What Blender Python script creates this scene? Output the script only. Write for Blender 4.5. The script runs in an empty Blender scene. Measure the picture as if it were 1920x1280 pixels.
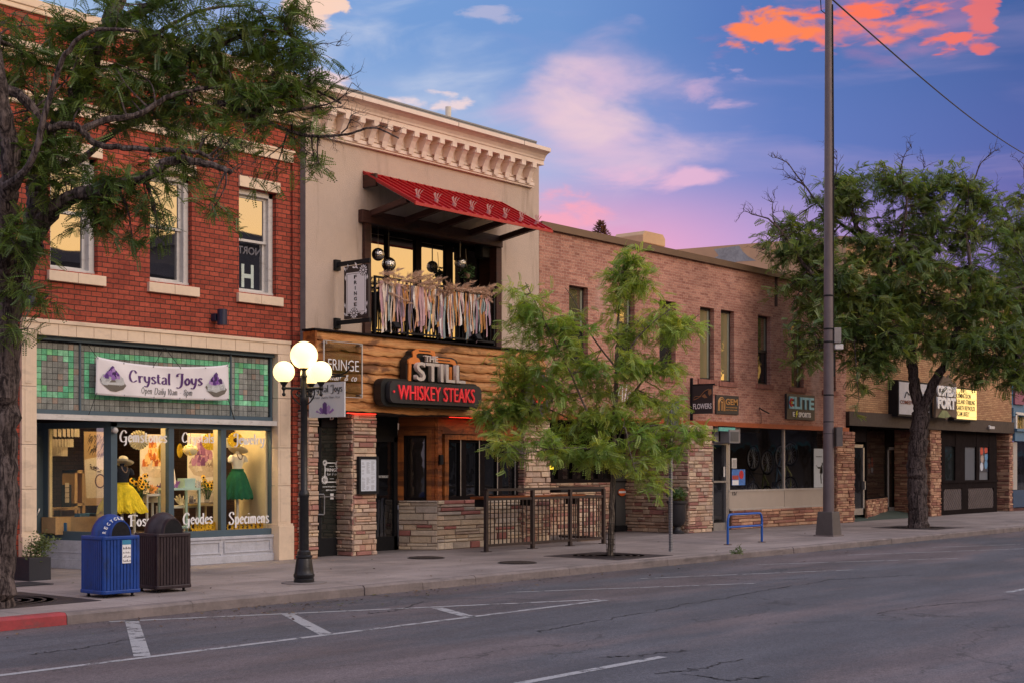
import bpy, math, random
import numpy as np
from mathutils import Vector, Matrix
rad = math.radians
scene = bpy.context.scene
# ---------------------------------------------------------------- camera
FPX, VX, HY, CH, DST = 2620.0, 3150.0, 874.0, 1.7, 19.6
PHI = math.atan((VX - 960) / FPX)
FW = Vector((math.cos(PHI), math.sin(PHI), 0)); RT = Vector((math.sin(PHI), -math.cos(PHI), 0)); UP = Vector((0, 0, 1))
cam_d = bpy.data.cameras.new('camera'); cam = bpy.data.objects.new('camera', cam_d); scene.collection.objects.link(cam)
cam.location = (0, -DST, CH); cam.rotation_euler = (rad(90), 0, PHI - rad(90))
cam_d.sensor_width = 36; cam_d.lens = FPX / 1920 * 36; cam_d.shift_y = (HY - 640) / 1920
cam_d.clip_end = 3000; cam_d.clip_start = .1
scene.camera = cam
CAM = Vector(cam.location)
def ray(px, py): return FW + RT * ((px - 960) / FPX) + UP * ((HY - py) / FPX)
def P(px, py, Y=0.0):            # a measured point on a plane parallel to the facades
    d = ray(px, py); return CAM + d * ((Y + DST) / d.y)
def G(px, py, z=0.0):            # a measured point on the ground
    d = ray(px, py); return CAM + d * ((z - CH) / d.z)
def AT(px, py, t): return CAM + ray(px, py) * t
def depth_of(p): return (Vector(p) - CAM).dot(FW)
def X(px, Y=0.0): return P(px, 0, Y).x
def Z(px, py, Y=0.0): return P(px, py, Y).z

# ---------------------------------------------------------------- node helper
class NT:
    def __init__(s, nt): s.nt = nt; nt.nodes.clear()
    def n(s, t, **kw):
        x = s.nt.nodes.new(t)
        for k, v in kw.items(): setattr(x, k, v)
        return x
    def put(s, sock, v):
        if hasattr(v, 'bl_idname') or isinstance(v, bpy.types.NodeSocket): s.nt.links.new(v, sock)
        else:
            if hasattr(sock.default_value, '__len__') and not hasattr(v, '__len__'): v = [v] * len(sock.default_value)
            if hasattr(v, '__len__') and len(v) == 3 and len(sock.default_value) == 4: v = list(v) + [1]
            sock.default_value = v
    def m(s, op, a, b=0.0, c=None, clamp=False):
        x = s.n('ShaderNodeMath', operation=op, use_clamp=clamp); s.put(x.inputs[0], a); s.put(x.inputs[1], b)
        if c is not None: s.put(x.inputs[2], c)
        return x.outputs[0]
    def mix(s, f, a, b, blend='MIX'):
        x = s.n('ShaderNodeMix', data_type='RGBA', blend_type=blend); x.clamp_factor = True
        s.put(x.inputs[0], f); s.put(x.inputs[6], a); s.put(x.inputs[7], b); return x.outputs[2]
    def ss(s, v, a, b, o0=0.0, o1=1.0):
        x = s.n('ShaderNodeMapRange', interpolation_type='SMOOTHSTEP'); s.put(x.inputs[0], v)
        for i, q in enumerate((a, b, o0, o1)): s.put(x.inputs[i + 1], q)
        return x.outputs[0]
    def ramp(s, f, stops):
        x = s.n('ShaderNodeValToRGB'); e = x.color_ramp.elements
        while len(e) < len(stops): e.new(.5)
        for q, (p, c) in zip(e, stops): q.position = p; q.color = list(c) + [1] if len(c) == 3 else c
        s.put(x.inputs[0], f); return x.outputs[0]
    def noise(s, vec, scale, detail=4, rough=.55, dist=0.0):
        x = s.n('ShaderNodeTexNoise'); s.put(x.inputs['Vector'], vec)
        s.put(x.inputs['Scale'], scale); s.put(x.inputs['Detail'], detail); s.put(x.inputs['Roughness'], rough); s.put(x.inputs['Distortion'], dist)
        return x.outputs['Fac']
    def xyz(s, x, y, z):
        c = s.n('ShaderNodeCombineXYZ')
        for i, v in enumerate((x, y, z)): s.put(c.inputs[i], v)
        return c.outputs[0]
    def sep(s, v):
        c = s.n('ShaderNodeSeparateXYZ'); s.put(c.inputs[0], v); return c.outputs[0], c.outputs[1], c.outputs[2]
    def mapp(s, v, scale=(1, 1, 1), loc=(0, 0, 0), rot=(0, 0, 0)):
        c = s.n('ShaderNodeMapping'); s.put(c.inputs[0], v); c.inputs[1].default_value = loc; c.inputs[2].default_value = rot; c.inputs[3].default_value = scale
        return c.outputs[0]
    def bump(s, h, strength=.3, dist=.01):
        c = s.n('ShaderNodeBump'); s.put(c.inputs['Height'], h); c.inputs['Strength'].default_value = strength; c.inputs['Distance'].default_value = dist
        return c.outputs[0]
def lin(r, g, b, k=1.0):
    f = lambda c: (c / 255 / 12.92 if c / 255 <= .04045 else ((c / 255 + .055) / 1.055) ** 2.4) * k
    return (f(r), f(g), f(b))

# ---------------------------------------------------------------- sky
world = bpy.data.worlds.new('World'); scene.world = world; world.use_nodes = True
def build_sky():
    T = NT(world.node_tree)
    out = T.n('ShaderNodeOutputWorld'); bg = T.n('ShaderNodeBackground')
    T.nt.links.new(bg.outputs[0], out.inputs[0])
    gen = T.n('ShaderNodeTexCoord').outputs['Generated']
    nrm = T.n('ShaderNodeVectorMath', operation='NORMALIZE'); T.put(nrm.inputs[0], gen)
    x, y, z = T.sep(nrm.outputs[0])
    az = T.m('MULTIPLY', T.m('ARCTAN2', y, x), 180 / math.pi)
    el = T.m('MULTIPLY', T.m('ARCSINE', z), 180 / math.pi)
    u = T.m('DIVIDE', T.m('SUBTRACT', 60, az), 40, clamp=True)      # 0 at the northern end of the street's sky, 1 down the street
    low = T.ramp(u, [(0, lin(215, 196, 218)), (.42, lin(242, 176, 200)), (.56, lin(244, 162, 192)), (.66, lin(230, 168, 206)), (.76, lin(194, 160, 212)), (1, lin(126, 112, 178))])
    mid = T.ramp(u, [(0, lin(205, 212, 232)), (.4, lin(182, 200, 230)), (.55, lin(166, 180, 224)), (.66, lin(134, 152, 212)), (.78, lin(104, 128, 196)), (1, lin(88, 104, 172))])
    top = T.ramp(u, [(0, lin(168, 192, 226)), (.35, lin(120, 160, 216)), (.55, lin(112, 150, 208)), (.72, lin(90, 124, 190)), (1, lin(70, 100, 162))])
    c = T.mix(T.ss(el, 8.4, 12.6), low, mid); c = T.mix(T.ss(el, 11.5, 17.5), c, top)
    p2 = T.xyz(az, T.m('MULTIPLY', el, 1.5), 0)
    def rot(v, a, sx, sy, off): return T.mapp(v, (sx, sy, 1), (off, off * .37, 0), (0, 0, rad(a)))
    def cloud(c, a0, e0, ra, re, scale, thr, soft, col, alpha, off, ang=0, stretch=1.6, detail=6):
        n = T.noise(rot(p2, ang, 1 / stretch, 1, off), scale, detail, .52, .35)
        da = T.m('DIVIDE', T.m('SUBTRACT', az, a0), ra); de = T.m('DIVIDE', T.m('SUBTRACT', el, e0), re)
        r2 = T.m('ADD', T.m('MULTIPLY', da, da), T.m('MULTIPLY', de, de))
        v = T.m('SUBTRACT', n, T.m('MULTIPLY', r2, .16))
        f = T.m('MULTIPLY', T.ss(v, thr, thr + soft), alpha)
        return T.mix(f, c, col)
    # thin veils
    v1 = T.noise(rot(p2, 24, .35, 1.5, 3.1), .26, 5, .5, .5)
    c = T.mix(T.m('MULTIPLY', T.ss(v1, .5, .78), T.ss(el, 6, 20, .4, .18)), c, lin(206, 176, 214))
    pink = lin(232, 178, 206); cream = lin(250, 214, 204)
    c = cloud(c, 36.3, 13.2, 4.2, 3.4, .3, .27, .4, lin(220, 190, 216), .95, 7.7, -25)
    c = cloud(c, 36.8, 14.4, 2.2, 1.7, .34, .29, .36, lin(236, 204, 214), .85, 1.7, -25)
    c = cloud(c, 34.8, 11.7, 3.2, .6, .5, .34, .22, lin(240, 188, 214), .8, 2.2, -12, 2.4)
    c = cloud(c, 31.6, 14.9, 1.6, .9, .7, .36, .2, lin(214, 178, 210), .6, 12.2, -18)
    c = cloud(c, 37.6, 10.0, 2.0, 1.1, .6, .34, .2, lin(250, 170, 190), .85, 5.2)
    c = cloud(c, 47.9, 18.2, 1.25, 1.1, .8, .32, .12, lin(255, 214, 190), .95, 9.0)
    c = cloud(c, 47.4, 15.3, .9, .7, .9, .34, .14, lin(250, 216, 212), .85, 9.9)
    c = cloud(c, 43.3, 14.5, 1.5, .45, .9, .34, .16, lin(250, 218, 214), .85, 4.4)
    c = cloud(c, 45.5, 15.3, 7, 3, .3, .34, .36, lin(206, 212, 232), .8, 14.4)
    c = cloud(c, 41, 17.9, 1.6, .35, .9, .36, .2, lin(196, 190, 216), .6, 6.4)
    # the burning cloud
    c = cloud(c, 25.4, 17.2, 5.0, 1.5, .6, .3, .3, lin(190, 130, 168), .5, 3.3, -10, 1.9)
    c = cloud(c, 26.0, 16.75, 3.0, .62, 1.2, .34, .22, lin(244, 128, 114), .95, 3.3, -28, 2.0, 7); c = cloud(c, 25.0, 17.7, 3.8, .6, 1.25, .38, .2, lin(255, 120, 92), 1, 21.7, -14, 1.9, 7); c = cloud(c, 22.6, 16.1, 1.2, .4, 1.1, .33, .1, lin(250, 118, 100), .9, 31.0, -6, 2.2, 6)
    c = cloud(c, 29.5, 17.1, 1.6, .8, 1.15, .29, .2, lin(255, 134, 88), 1, 8.8, -6, 1.5, 7)
    c = cloud(c, 21.4, 17.0, .75, 1.2, .8, .33, .1, lin(240, 116, 108), .85, 11.3, -60, 2.0, 6)
    # the rest of the dome: glow of the set sun behind the camera
    wd = Vector((math.cos(rad(-62)), math.sin(rad(-62)), 0))
    hl = T.m('MAXIMUM', T.m('SQRT', T.m('ADD', T.m('MULTIPLY', x, x), T.m('MULTIPLY', y, y))), .001)
    dt = T.m('DIVIDE', T.m('ADD', T.m('MULTIPLY', x, wd.x), T.m('MULTIPLY', y, wd.y)), hl)
    w = T.ss(dt, -.05, .75)
    gold = T.ramp(T.m('DIVIDE', el, 60, clamp=True), [(0, (.9, .52, .2)), (.08, (2.6, 1.42, .36)), (.2, (2.1, 1.36, .7)), (.34, (1.7, 1.4, 1.28)), (.6, (1.38, 1.28, 1.34)), (1, (1.0, 1.02, 1.2))])
    gold = T.mix(1, gold, (GLOW, GLOW, GLOW), 'MULTIPLY')
    dome = T.ramp(T.m('DIVIDE', el, 90, clamp=True), [(0, (.6, .48, .56)), (.2, (.6, .58, .78)), (.5, (.72, .73, .95)), (1, (.85, .87, 1.1))])
    far = T.mix(w, dome, gold)
    front = T.m('MULTIPLY', T.ss(T.m('ABSOLUTE', T.m('SUBTRACT', az, 40)), 60, 28), T.ss(el, 40, 21))
    c = T.mix(front, far, c)
    c = T.mix(T.ss(el, -1, -3), c, (.1, .09, .09))
    T.put(bg.inputs[0], c); bg.inputs[1].default_value = 1
GLOW = 1.0
build_sky()
sun_d = bpy.data.lights.new('sun', 'SUN'); sun = bpy.data.objects.new('sun', sun_d); scene.collection.objects.link(sun)
sun_d.energy = .7; sun_d.angle = rad(22); sun_d.color = (1, .83, .72)
sd = Vector((math.cos(rad(-80)) * math.cos(rad(24)), math.sin(rad(-80)) * math.cos(rad(24)), math.sin(rad(24))))
sun.rotation_euler = sd.to_track_quat('Z', 'Y').to_euler(); sun.location = (0, -60, 40)
vs = scene.view_settings; vs.view_transform = 'Standard'; vs.look = 'None'; vs.exposure = 0; vs.gamma = 1; vs.use_curve_mapping = False
scene.render.engine = 'CYCLES'; cy = scene.cycles
cy.use_denoising = True; cy.max_bounces = 8; cy.transparent_max_bounces = 16; cy.sample_clamp_indirect = 8; cy.caustics_reflective = False; cy.caustics_refractive = False

# ---------------------------------------------------------------- objects and meshes
COL = scene.collection
def thing(name, label, cat, loc=(0, 0, 0), rz=0, group=None):
    o = bpy.data.objects.new(name, None); COL.objects.link(o); o.location = loc; o.rotation_euler.z = rz; o.empty_display_size = .1
    o['label'] = label; o['category'] = cat
    if group: o['group'] = group
    return o
def tag(o, label, cat, group=None):
    o['label'] = label; o['category'] = cat
    if group: o['group'] = group
    return o
def struct(o): o['kind'] = 'structure'; return o
def stuff(o): o['kind'] = 'stuff'; return o
def root_of(o):
    while o.parent: o = o.parent
    return o
class MB:
    def __init__(s): s.v = []; s.f = []; s.c = []
    def add(s, vs, fs, col=None):
        b = len(s.v); s.v += [tuple(v) for v in vs]
        for f in fs: s.f.append([b + i for i in f]); s.c.append(col or (1, 1, 1))
        return s
    def box(s, x0, x1, y0, y1, z0, z1, col=None):
        if x0 > x1: x0, x1 = x1, x0
        if y0 > y1: y0, y1 = y1, y0
        if z0 > z1: z0, z1 = z1, z0
        return s.add([(x0, y0, z0), (x1, y0, z0), (x1, y1, z0), (x0, y1, z0), (x0, y0, z1), (x1, y0, z1), (x1, y1, z1), (x0, y1, z1)],
                     [(0, 3, 2, 1), (4, 5, 6, 7), (0, 1, 5, 4), (1, 2, 6, 5), (2, 3, 7, 6), (3, 0, 4, 7)], col)
    def obox(s, o, U, V, N, u0, u1, v0, v1, n0, n1, col=None):     # box along free axes
        p = lambda a, b, c: Vector(o) + U * a + V * b + N * c
        return s.add([p(u0, v0, n0), p(u1, v0, n0), p(u1, v1, n0), p(u0, v1, n0), p(u0, v0, n1), p(u1, v0, n1), p(u1, v1, n1), p(u0, v1, n1)],
                     [(0, 3, 2, 1), (4, 5, 6, 7), (0, 1, 5, 4), (1, 2, 6, 5), (2, 3, 7, 6), (3, 0, 4, 7)], col)
    def poly(s, pts, N, d, col=None):                               # extruded outline
        n = len(pts); N = Vector(N); a = [Vector(p) for p in pts]; b = [p + N * d for p in a]
        return s.add(a + b, [tuple(range(n))[::-1], tuple(range(n, 2 * n))] + [(i, (i + 1) % n, n + (i + 1) % n, n + i) for i in range(n)], col)
    def quad(s, a, b, c, d, col=None): return s.add([a, b, c, d], [(0, 1, 2, 3)], col)
    def tube(s, pts, r, n=8, col=None):
        pts = [Vector(p) for p in pts]; k = len(pts)
        if not hasattr(r, '__len__'): r = [r] * k
        ref = None; rings = []
        for i, p in enumerate(pts):
            t = (pts[min(i + 1, k - 1)] - pts[max(i - 1, 0)]); t = t.normalized() if t.length > 1e-9 else Vector((0, 0, 1))
            if ref is None: ref = t.orthogonal().normalized()
            a = ref - t * ref.dot(t); a = a.normalized() if a.length > 1e-6 else t.orthogonal().normalized(); ref = a; b = t.cross(a)
            rings += [p + (a * math.cos(2 * math.pi * j / n) + b * math.sin(2 * math.pi * j / n)) * r[i] for j in range(n)]
        fs = [(i * n + j, i * n + (j + 1) % n, (i + 1) * n + (j + 1) % n, (i + 1) * n + j) for i in range(k - 1) for j in range(n)]
        fs += [tuple(range(n))[::-1], tuple(range((k - 1) * n, k * n))]
        return s.add(rings, fs, col)
    def lathe(s, prof, c=(0, 0, 0), n=16, col=None, ph=0.0):
        c = Vector(c); vs = [c + Vector((r * math.cos(ph + 2 * math.pi * j / n), r * math.sin(ph + 2 * math.pi * j / n), z)) for r, z in prof for j in range(n)]; k = len(prof)
        fs = [(i * n + j, i * n + (j + 1) % n, (i + 1) * n + (j + 1) % n, (i + 1) * n + j) for i in range(k - 1) for j in range(n)]
        fs += [tuple(range(n))[::-1], tuple(range((k - 1) * n, k * n))]
        return s.add(vs, fs, col)
    def ball(s, c, r, n=14, m=9, sq=(1, 1, 1), col=None):
        return s.lathe([(max(1e-4, r * sq[0] * math.sin(math.pi * i / m)), -r * sq[2] * math.cos(math.pi * i / m)) for i in range(m + 1)], c, n, col)
    def build(s, name, mat, parent=None, smooth=False, bevel=0, local=False, origin=None):
        me = bpy.data.meshes.new(name); off = Vector((0, 0, 0))
        if parent is not None and not local: off = Vector(root_of(parent).location)
        elif origin is not None: off = Vector(origin)
        me.from_pydata([tuple(Vector(v) - off) for v in s.v], [], s.f)
        if any(c != (1, 1, 1) for c in s.c):
            at = me.color_attributes.new('Col', 'FLOAT_COLOR', 'CORNER'); d = []
            for f, c in zip(s.f, s.c): d += [c[0], c[1], c[2], 1] * len(f)
            at.data.foreach_set('color', d)
        me.materials.append(mat)
        if smooth:
            me.polygons.foreach_set('use_smooth', [True] * len(me.polygons)); me.set_sharp_from_angle(angle=rad(40))
        me.update()
        o = bpy.data.objects.new(name, me); COL.objects.link(o)
        if parent is not None: o.parent = parent
        elif origin is not None: o.location = origin
        if bevel:
            b = o.modifiers.new('bevel', 'BEVEL'); b.width = bevel; b.segments = 2; b.limit_method = 'ANGLE'; b.angle_limit = rad(40)
        return o
def wall(mb, x0, x1, z0, z1, Y, holes, rev=.2):                      # wall face with openings and their reveals
    xs = sorted({x0, x1, *[h[0] for h in holes], *[h[1] for h in holes]}); zs = sorted({z0, z1, *[h[2] for h in holes], *[h[3] for h in holes]})
    xs = [x for x in xs if x0 <= x <= x1]; zs = [z for z in zs if z0 <= z <= z1]
    for i in range(len(xs) - 1):
        for j in range(len(zs) - 1):
            cx, cz = (xs[i] + xs[i + 1]) / 2, (zs[j] + zs[j + 1]) / 2
            if any(h[0] < cx < h[1] and h[2] < cz < h[3] for h in holes): continue
            mb.quad((xs[i], Y, zs[j]), (xs[i + 1], Y, zs[j]), (xs[i + 1], Y, zs[j + 1]), (xs[i], Y, zs[j + 1]))
    for a, b, c, d in holes:
        mb.quad((a, Y, c), (a, Y, d), (a, Y + rev, d), (a, Y + rev, c)); mb.quad((b, Y, c), (b, Y + rev, c), (b, Y + rev, d), (b, Y, d))
        mb.quad((a, Y, d), (b, Y, d), (b, Y + rev, d), (a, Y + rev, d))
        if c > z0: mb.quad((a, Y, c), (a, Y + rev, c), (b, Y + rev, c), (b, Y, c))
    return mb
def copy_tree(o, loc, rz=None, label=None, parent=None):
    c = o.copy(); COL.objects.link(c)
    if parent: c.parent = parent
    else:
        c.location = loc
        if rz is not None: c.rotation_euler.z = rz
        if label: c['label'] = label
    for ch in o.children: copy_tree(ch, None, parent=c)
    return c

# ---------------------------------------------------------------- materials
def mat(name, col, rough=.6, metal=0.0, var=.12, scale=3.0, bump=0.0, bscale=60, emit=0.0, ecol=None, spec=.5, coat=0, attr=False, trans=0, dirt=None):
    m = bpy.data.materials.new(name); m.use_nodes = True; T = NT(m.node_tree)
    out = T.n('ShaderNodeOutputMaterial'); b = T.n('ShaderNodeBsdfPrincipled'); T.nt.links.new(b.outputs[0], out.inputs[0])
    tc = T.n('ShaderNodeTexCoord').outputs['Object']
    base = col
    if attr: base = T.n('ShaderNodeVertexColor', layer_name='Col').outputs[0]
    n1 = T.noise(tc, scale, 5, .6); n2 = T.noise(tc, scale * 7.3, 4, .6)
    nn = T.m('ADD', T.m('MULTIPLY', n1, .6), T.m('MULTIPLY', n2, .4))
    k = T.ss(nn, .3, .7, 1 - var, 1 + var)
    c = T.mix(1, base, T.xyz(k, k, k), 'MULTIPLY') if var else base
    if dirt:
        dn = T.ss(T.noise(T.mapp(tc, dirt[1]), 1, 5, .65), .52, .72, 0, dirt[2]); c = T.mix(dn, c, dirt[0])
    T.put(b.inputs['Base Color'], c)
    T.put(b.inputs['Roughness'], T.ss(n2, .3, .7, max(.02, rough - .08), min(1, rough + .08)))
    b.inputs['Metallic'].default_value = metal; b.inputs['Specular IOR Level'].default_value = spec; b.inputs['Coat Weight'].default_value = coat
    if bump: T.put(b.inputs['Normal'], T.bump(T.noise(tc, bscale, 4, .6), bump, .01))
    if emit: T.put(b.inputs['Emission Color'], ecol or col); b.inputs['Emission Strength'].default_value = emit
    if trans: b.inputs['Transmission Weight'].default_value = trans
    return m
def brickmat(name, c1, c2, mortar, bw, bh, ms, var=.25, dark=(.5, .5, .5), rough=.8, bump=.6, patch=None, offset=.5):
    m = bpy.data.materials.new(name); m.use_nodes = True; T = NT(m.node_tree)
    out = T.n('ShaderNodeOutputMaterial'); b = T.n('ShaderNodeBsdfPrincipled'); T.nt.links.new(b.outputs[0], out.inputs[0])
    x, y, z = T.sep(T.n('ShaderNodeTexCoord').outputs['Object'])
    v = T.xyz(T.m('ADD', x, y), z, 0)
    wob = T.mapp(v, (1, 1, 1))
    br = T.n('ShaderNodeTexBrick'); br.offset = offset; T.put(br.inputs['Vector'], wob)
    for k, q in (('Color1', c1), ('Color2', c2), ('Mortar', mortar), ('Scale', 1.0), ('Mortar Size', ms), ('Mortar Smooth', .3), ('Bias', 0.0), ('Brick Width', bw), ('Row Height', bh)): T.put(br.inputs[k], q)
    n1 = T.noise(v, .7, 5, .6); n2 = T.noise(v, 24, 4, .65)
    k = T.m('MULTIPLY', T.ss(n1, .3, .7, 1 - var * .5, 1 + var * .5), T.ss(n2, .25, .75, 1 - var, 1 + var))
    c = T.mix(1, br.outputs[0], T.xyz(k, k, k), 'MULTIPLY')
    if patch: c = T.mix(T.ss(T.noise(T.mapp(v, (1, .35, 1)), patch[1], 5, .65), .54, .7, 0, patch[2]), c, patch[0])
    T.put(b.inputs['Base Color'], c); b.inputs['Roughness'].default_value = rough; b.inputs['Specular IOR Level'].default_value = .3
    h = T.m('SUBTRACT', T.m('MULTIPLY', n2, .35), br.outputs['Fac'])
    T.put(b.inputs['Normal'], T.bump(h, bump, .008))
    return m
def glassmat(name, refl, tint, see=0.0, wob=.012, rcol=(1, 1, 1), wscale=1.3, fk=.8):
    m = bpy.data.materials.new(name); m.use_nodes = True; T = NT(m.node_tree)
    out = T.n('ShaderNodeOutputMaterial'); g = T.n('ShaderNodeBsdfGlossy'); d = T.n('ShaderNodeBsdfDiffuse'); t = T.n('ShaderNodeBsdfTransparent')
    g.inputs['Roughness'].default_value = .015; T.put(g.inputs['Color'], rcol); T.put(d.inputs['Color'], tint); T.put(t.inputs['Color'], (.93, .95, .94))
    tc = T.n('ShaderNodeTexCoord').outputs['Object']
    if wob: T.put(g.inputs['Normal'], T.bump(T.noise(tc, wscale, 2, .5), wob, 1.0))
    a = T.n('ShaderNodeMixShader'); a.inputs[0].default_value = see; T.nt.links.new(d.outputs[0], a.inputs[1]); T.nt.links.new(t.outputs[0], a.inputs[2])
    f = T.n('ShaderNodeFresnel'); f.inputs[0].default_value = 1.5
    e = T.n('ShaderNodeMixShader'); T.put(e.inputs[0], T.m('ADD', T.m('MULTIPLY', f.outputs[0], fk), refl, clamp=True)); T.nt.links.new(a.outputs[0], e.inputs[1]); T.nt.links.new(g.outputs[0], e.inputs[2])
    T.nt.links.new(e.outputs[0], out.inputs[0])
    return m
# ---------------------------------------------------------------- shared materials
white_paint = mat('white_paint', (.62, .6, .57), .5, var=.08, dirt=((.3, .27, .24), (6, 6, 14), .5))
black_metal = mat('black_metal', (.014, .014, .016), .6, var=.2, spec=.2)
dark_frame = mat('dark_frame', (.02, .016, .016), .9, var=.2, spec=.0)
brown_metal = mat('brown_metal', (.045, .03, .028), .45, var=.15)
alu = mat('aluminium', (.42, .42, .43), .35, .7, var=.1)
steel = mat('galvanised_steel', (.3, .32, .36), .45, .6, var=.2, scale=8)
slate_paint = mat('slate_paint', lin(72, 92, 104), .5, var=.1, scale=2)
cream_room = mat('cream_plaster', (.72, .6, .38), .8, var=.08)
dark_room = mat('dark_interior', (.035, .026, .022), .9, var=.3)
glass_up = glassmat('upper_window_glass', .34, (.015, .016, .02), 0, .0025, wscale=.8)
glass_shop = glassmat('shop_glass', .0, (.02, .02, .02), 1.0, .0, fk=.3)
glass_dark = glassmat('dark_glass', .06, (.012, .013, .015), .35, .006)
red_brick = brickmat('red_brick', lin(174, 82, 62), lin(140, 62, 47), lin(72, 50, 42), .205, .082, .008, .22, bump=.8)
pink_brick = brickmat('pink_brick', lin(188, 138, 118), lin(152, 102, 88), lin(186, 156, 140), .2, .0685, .005, .3, bump=.5, patch=(lin(200, 178, 168), .4, .55))
tan_brick = brickmat('tan_brick', lin(194, 154, 114), lin(164, 122, 90), lin(120, 86, 64), .3, .0655, .006, .25, bump=.9, patch=(lin(150, 96, 76), .5, .4))
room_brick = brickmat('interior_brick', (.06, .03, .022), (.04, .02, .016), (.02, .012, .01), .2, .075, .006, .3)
terracotta = mat('cream_terracotta', lin(226, 204, 178), .5, var=.07, scale=2, dirt=((.34, .27, .2), (2, 2, 5), .35))
marble = mat('grey_marble', lin(186, 188, 196), .35, var=.14, scale=5, dirt=((.32, .33, .37), (4, 4, 9), .55))
joint = mat('dark_joint', (.09, .06, .045), .9, var=.2)
concrete_grey = mat('grey_flashing', (.22, .22, .22), .6, var=.12)
gold_brown = mat('rust_fascia', lin(160, 78, 40), .6, var=.2, scale=4)
def wood_mat(name, c1, c2, dark, sx=.6, sz=9):
    m = bpy.data.materials.new(name); m.use_nodes = True; T = NT(m.node_tree)
    out = T.n('ShaderNodeOutputMaterial'); b = T.n('ShaderNodeBsdfPrincipled'); T.nt.links.new(b.outputs[0], out.inputs[0])
    tc = T.n('ShaderNodeTexCoord').outputs['Object']; x, y, z = T.sep(tc)
    v = T.xyz(T.m('ADD', x, y), 0, z)
    g = T.noise(T.mapp(v, (sx, 1, sz)), 2.2, 6, .65, .6); big = T.noise(T.mapp(v, (.9, 1, 2.2)), 1.6, 4, .6, .4); fine = T.noise(T.mapp(v, (3, 1, 60)), 2, 4, .6)
    c = T.mix(T.ss(g, .35, .68), c1, c2)
    c = T.mix(T.ss(big, .5, .66, 0, .85), c, dark); c = T.mix(T.ss(fine, .4, .75, 0, .45), c, dark)
    kn = T.n('ShaderNodeTexVoronoi'); T.put(kn.inputs['Vector'], T.mapp(v, (1.6, 1, 4.5))); kn.inputs['Scale'].default_value = 1.0
    c = T.mix(T.ss(kn.outputs['Distance'], .16, .05, 0, .9), c, dark)
    T.put(b.inputs['Base Color'], c); b.inputs['Roughness'].default_value = .6; b.inputs['Specular IOR Level'].default_value = .35
    T.put(b.inputs['Normal'], T.bump(T.m('ADD', g, fine), .5, .01)); return m
log_wood = wood_mat('log_wood', lin(220, 162, 102), lin(190, 120, 64), lin(96, 58, 34))
trim_wood = wood_mat('trim_wood', lin(196, 118, 54), lin(150, 84, 36), lin(84, 46, 22), 8, .8)
orange_wood = wood_mat('orange_wood', lin(188, 104, 46), lin(146, 78, 36), lin(80, 42, 20))
timber = wood_mat('dark_timber', lin(76, 44, 34), lin(60, 34, 27), lin(36, 20, 17))
stone_m = mat('sandstone', (1, 1, 1), .85, var=.2, scale=5, bump=.7, bscale=22, attr=True, spec=.25)
leaf_dirt = (.2, .18, .15)
WARM = [lin(206, 178, 154), lin(200, 166, 142), lin(214, 190, 162), lin(184, 142, 126), lin(194, 170, 152), lin(168, 120, 110), lin(208, 182, 158)]
PALE = [lin(210, 192, 170), lin(196, 180, 162), lin(216, 200, 178), lin(200, 186, 172), lin(208, 184, 158), lin(168, 112, 104), lin(188, 168, 152), lin(206, 186, 160)]
BROWN = [lin(190, 148, 122), lin(172, 126, 106), lin(198, 160, 132), lin(158, 114, 98), lin(182, 140, 116), lin(150, 104, 92), lin(188, 152, 126)]
def stones(mb, o, U, N, L, H, pal, seed, hmin=.05, hmax=.13, lmin=.16, lmax=.5, relief=.03):
    R = random.Random(seed); o = Vector(o); V = UP
    mort = tuple(c * .42 for c in pal[0]); mb.obox(o, U, V, N, 0, L, 0, H, -.06, -.022, mort)
    z = 0
    while z < H - .01:
        h = min(R.uniform(hmin, hmax), H - z)
        if H - z - h < .04: h = H - z
        u = -R.uniform(0, lmax * .6)
        while u < L - .01:
            l = R.uniform(lmin, lmax); a, b = max(0, u), min(L, u + l); u += l
            if b - a < .015: continue
            if L - b < .05: b = L; u = L
            cuts = [(z, z + h)]
            if h > .1 and R.random() < .25: cuts = [(z, z + h * .45), (z + h * .45, z + h)]
            for za, zb in cuts:
                c = R.choice(pal); k = R.uniform(.78, 1.12); c = tuple(min(1, q * k) for q in c); d = R.uniform(-.006, relief); g = .005; i = min(.014, (b - a) * .2, (zb - za) * .25)
                p = lambda uu, zz, n: o + U * uu + V * zz + N * n
                w = lambda: R.uniform(-.006, .006)
                q = [p(a + g, za + g, -.03), p(b - g, za + g, -.03), p(b - g, zb - g, -.03), p(a + g, zb - g, -.03)]
                f = [p(a + g + .003, za + g + .003, d - .012), p(b - g - .003, za + g + .003, d - .012), p(b - g - .003, zb - g - .003, d - .012), p(a + g + .003, zb - g - .003, d - .012)]
                t = [p(a + g + i, za + g + i, d + w()), p(b - g - i, za + g + i, d + w()), p(b - g - i, zb - g - i, d + w()), p(a + g + i, zb - g - i, d + w())]
                side = lambda s: [(s + j, s + (j + 1) % 4, s + 4 + (j + 1) % 4, s + 4 + j) for j in range(4)]
                mb.add(q + f + t, side(0) + side(4) + [(8, 9, 10, 11)], c)
        z += h
    return mb
UX = Vector((1, 0, 0)); NY = Vector((0, -1, 0)); UY = Vector((0, 1, 0)); NXm = Vector((-1, 0, 0))
def pier(mb, x0, x1, y0, y1, z0, z1, pal, seed, **k):                # stone on the front and on the side that faces up the street
    stones(mb, (x0, y0, z0), UX, NY, x1 - x0, z1 - z0, pal, seed, **k)
    stones(mb, (x0, y1, z0), -UY, NXm, y1 - y0, z1 - z0, pal, seed, **k)
    return mb
def px_of(p):
    d = Vector(p) - CAM; return 960 + FPX * d.dot(RT) / d.dot(FW)

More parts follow.
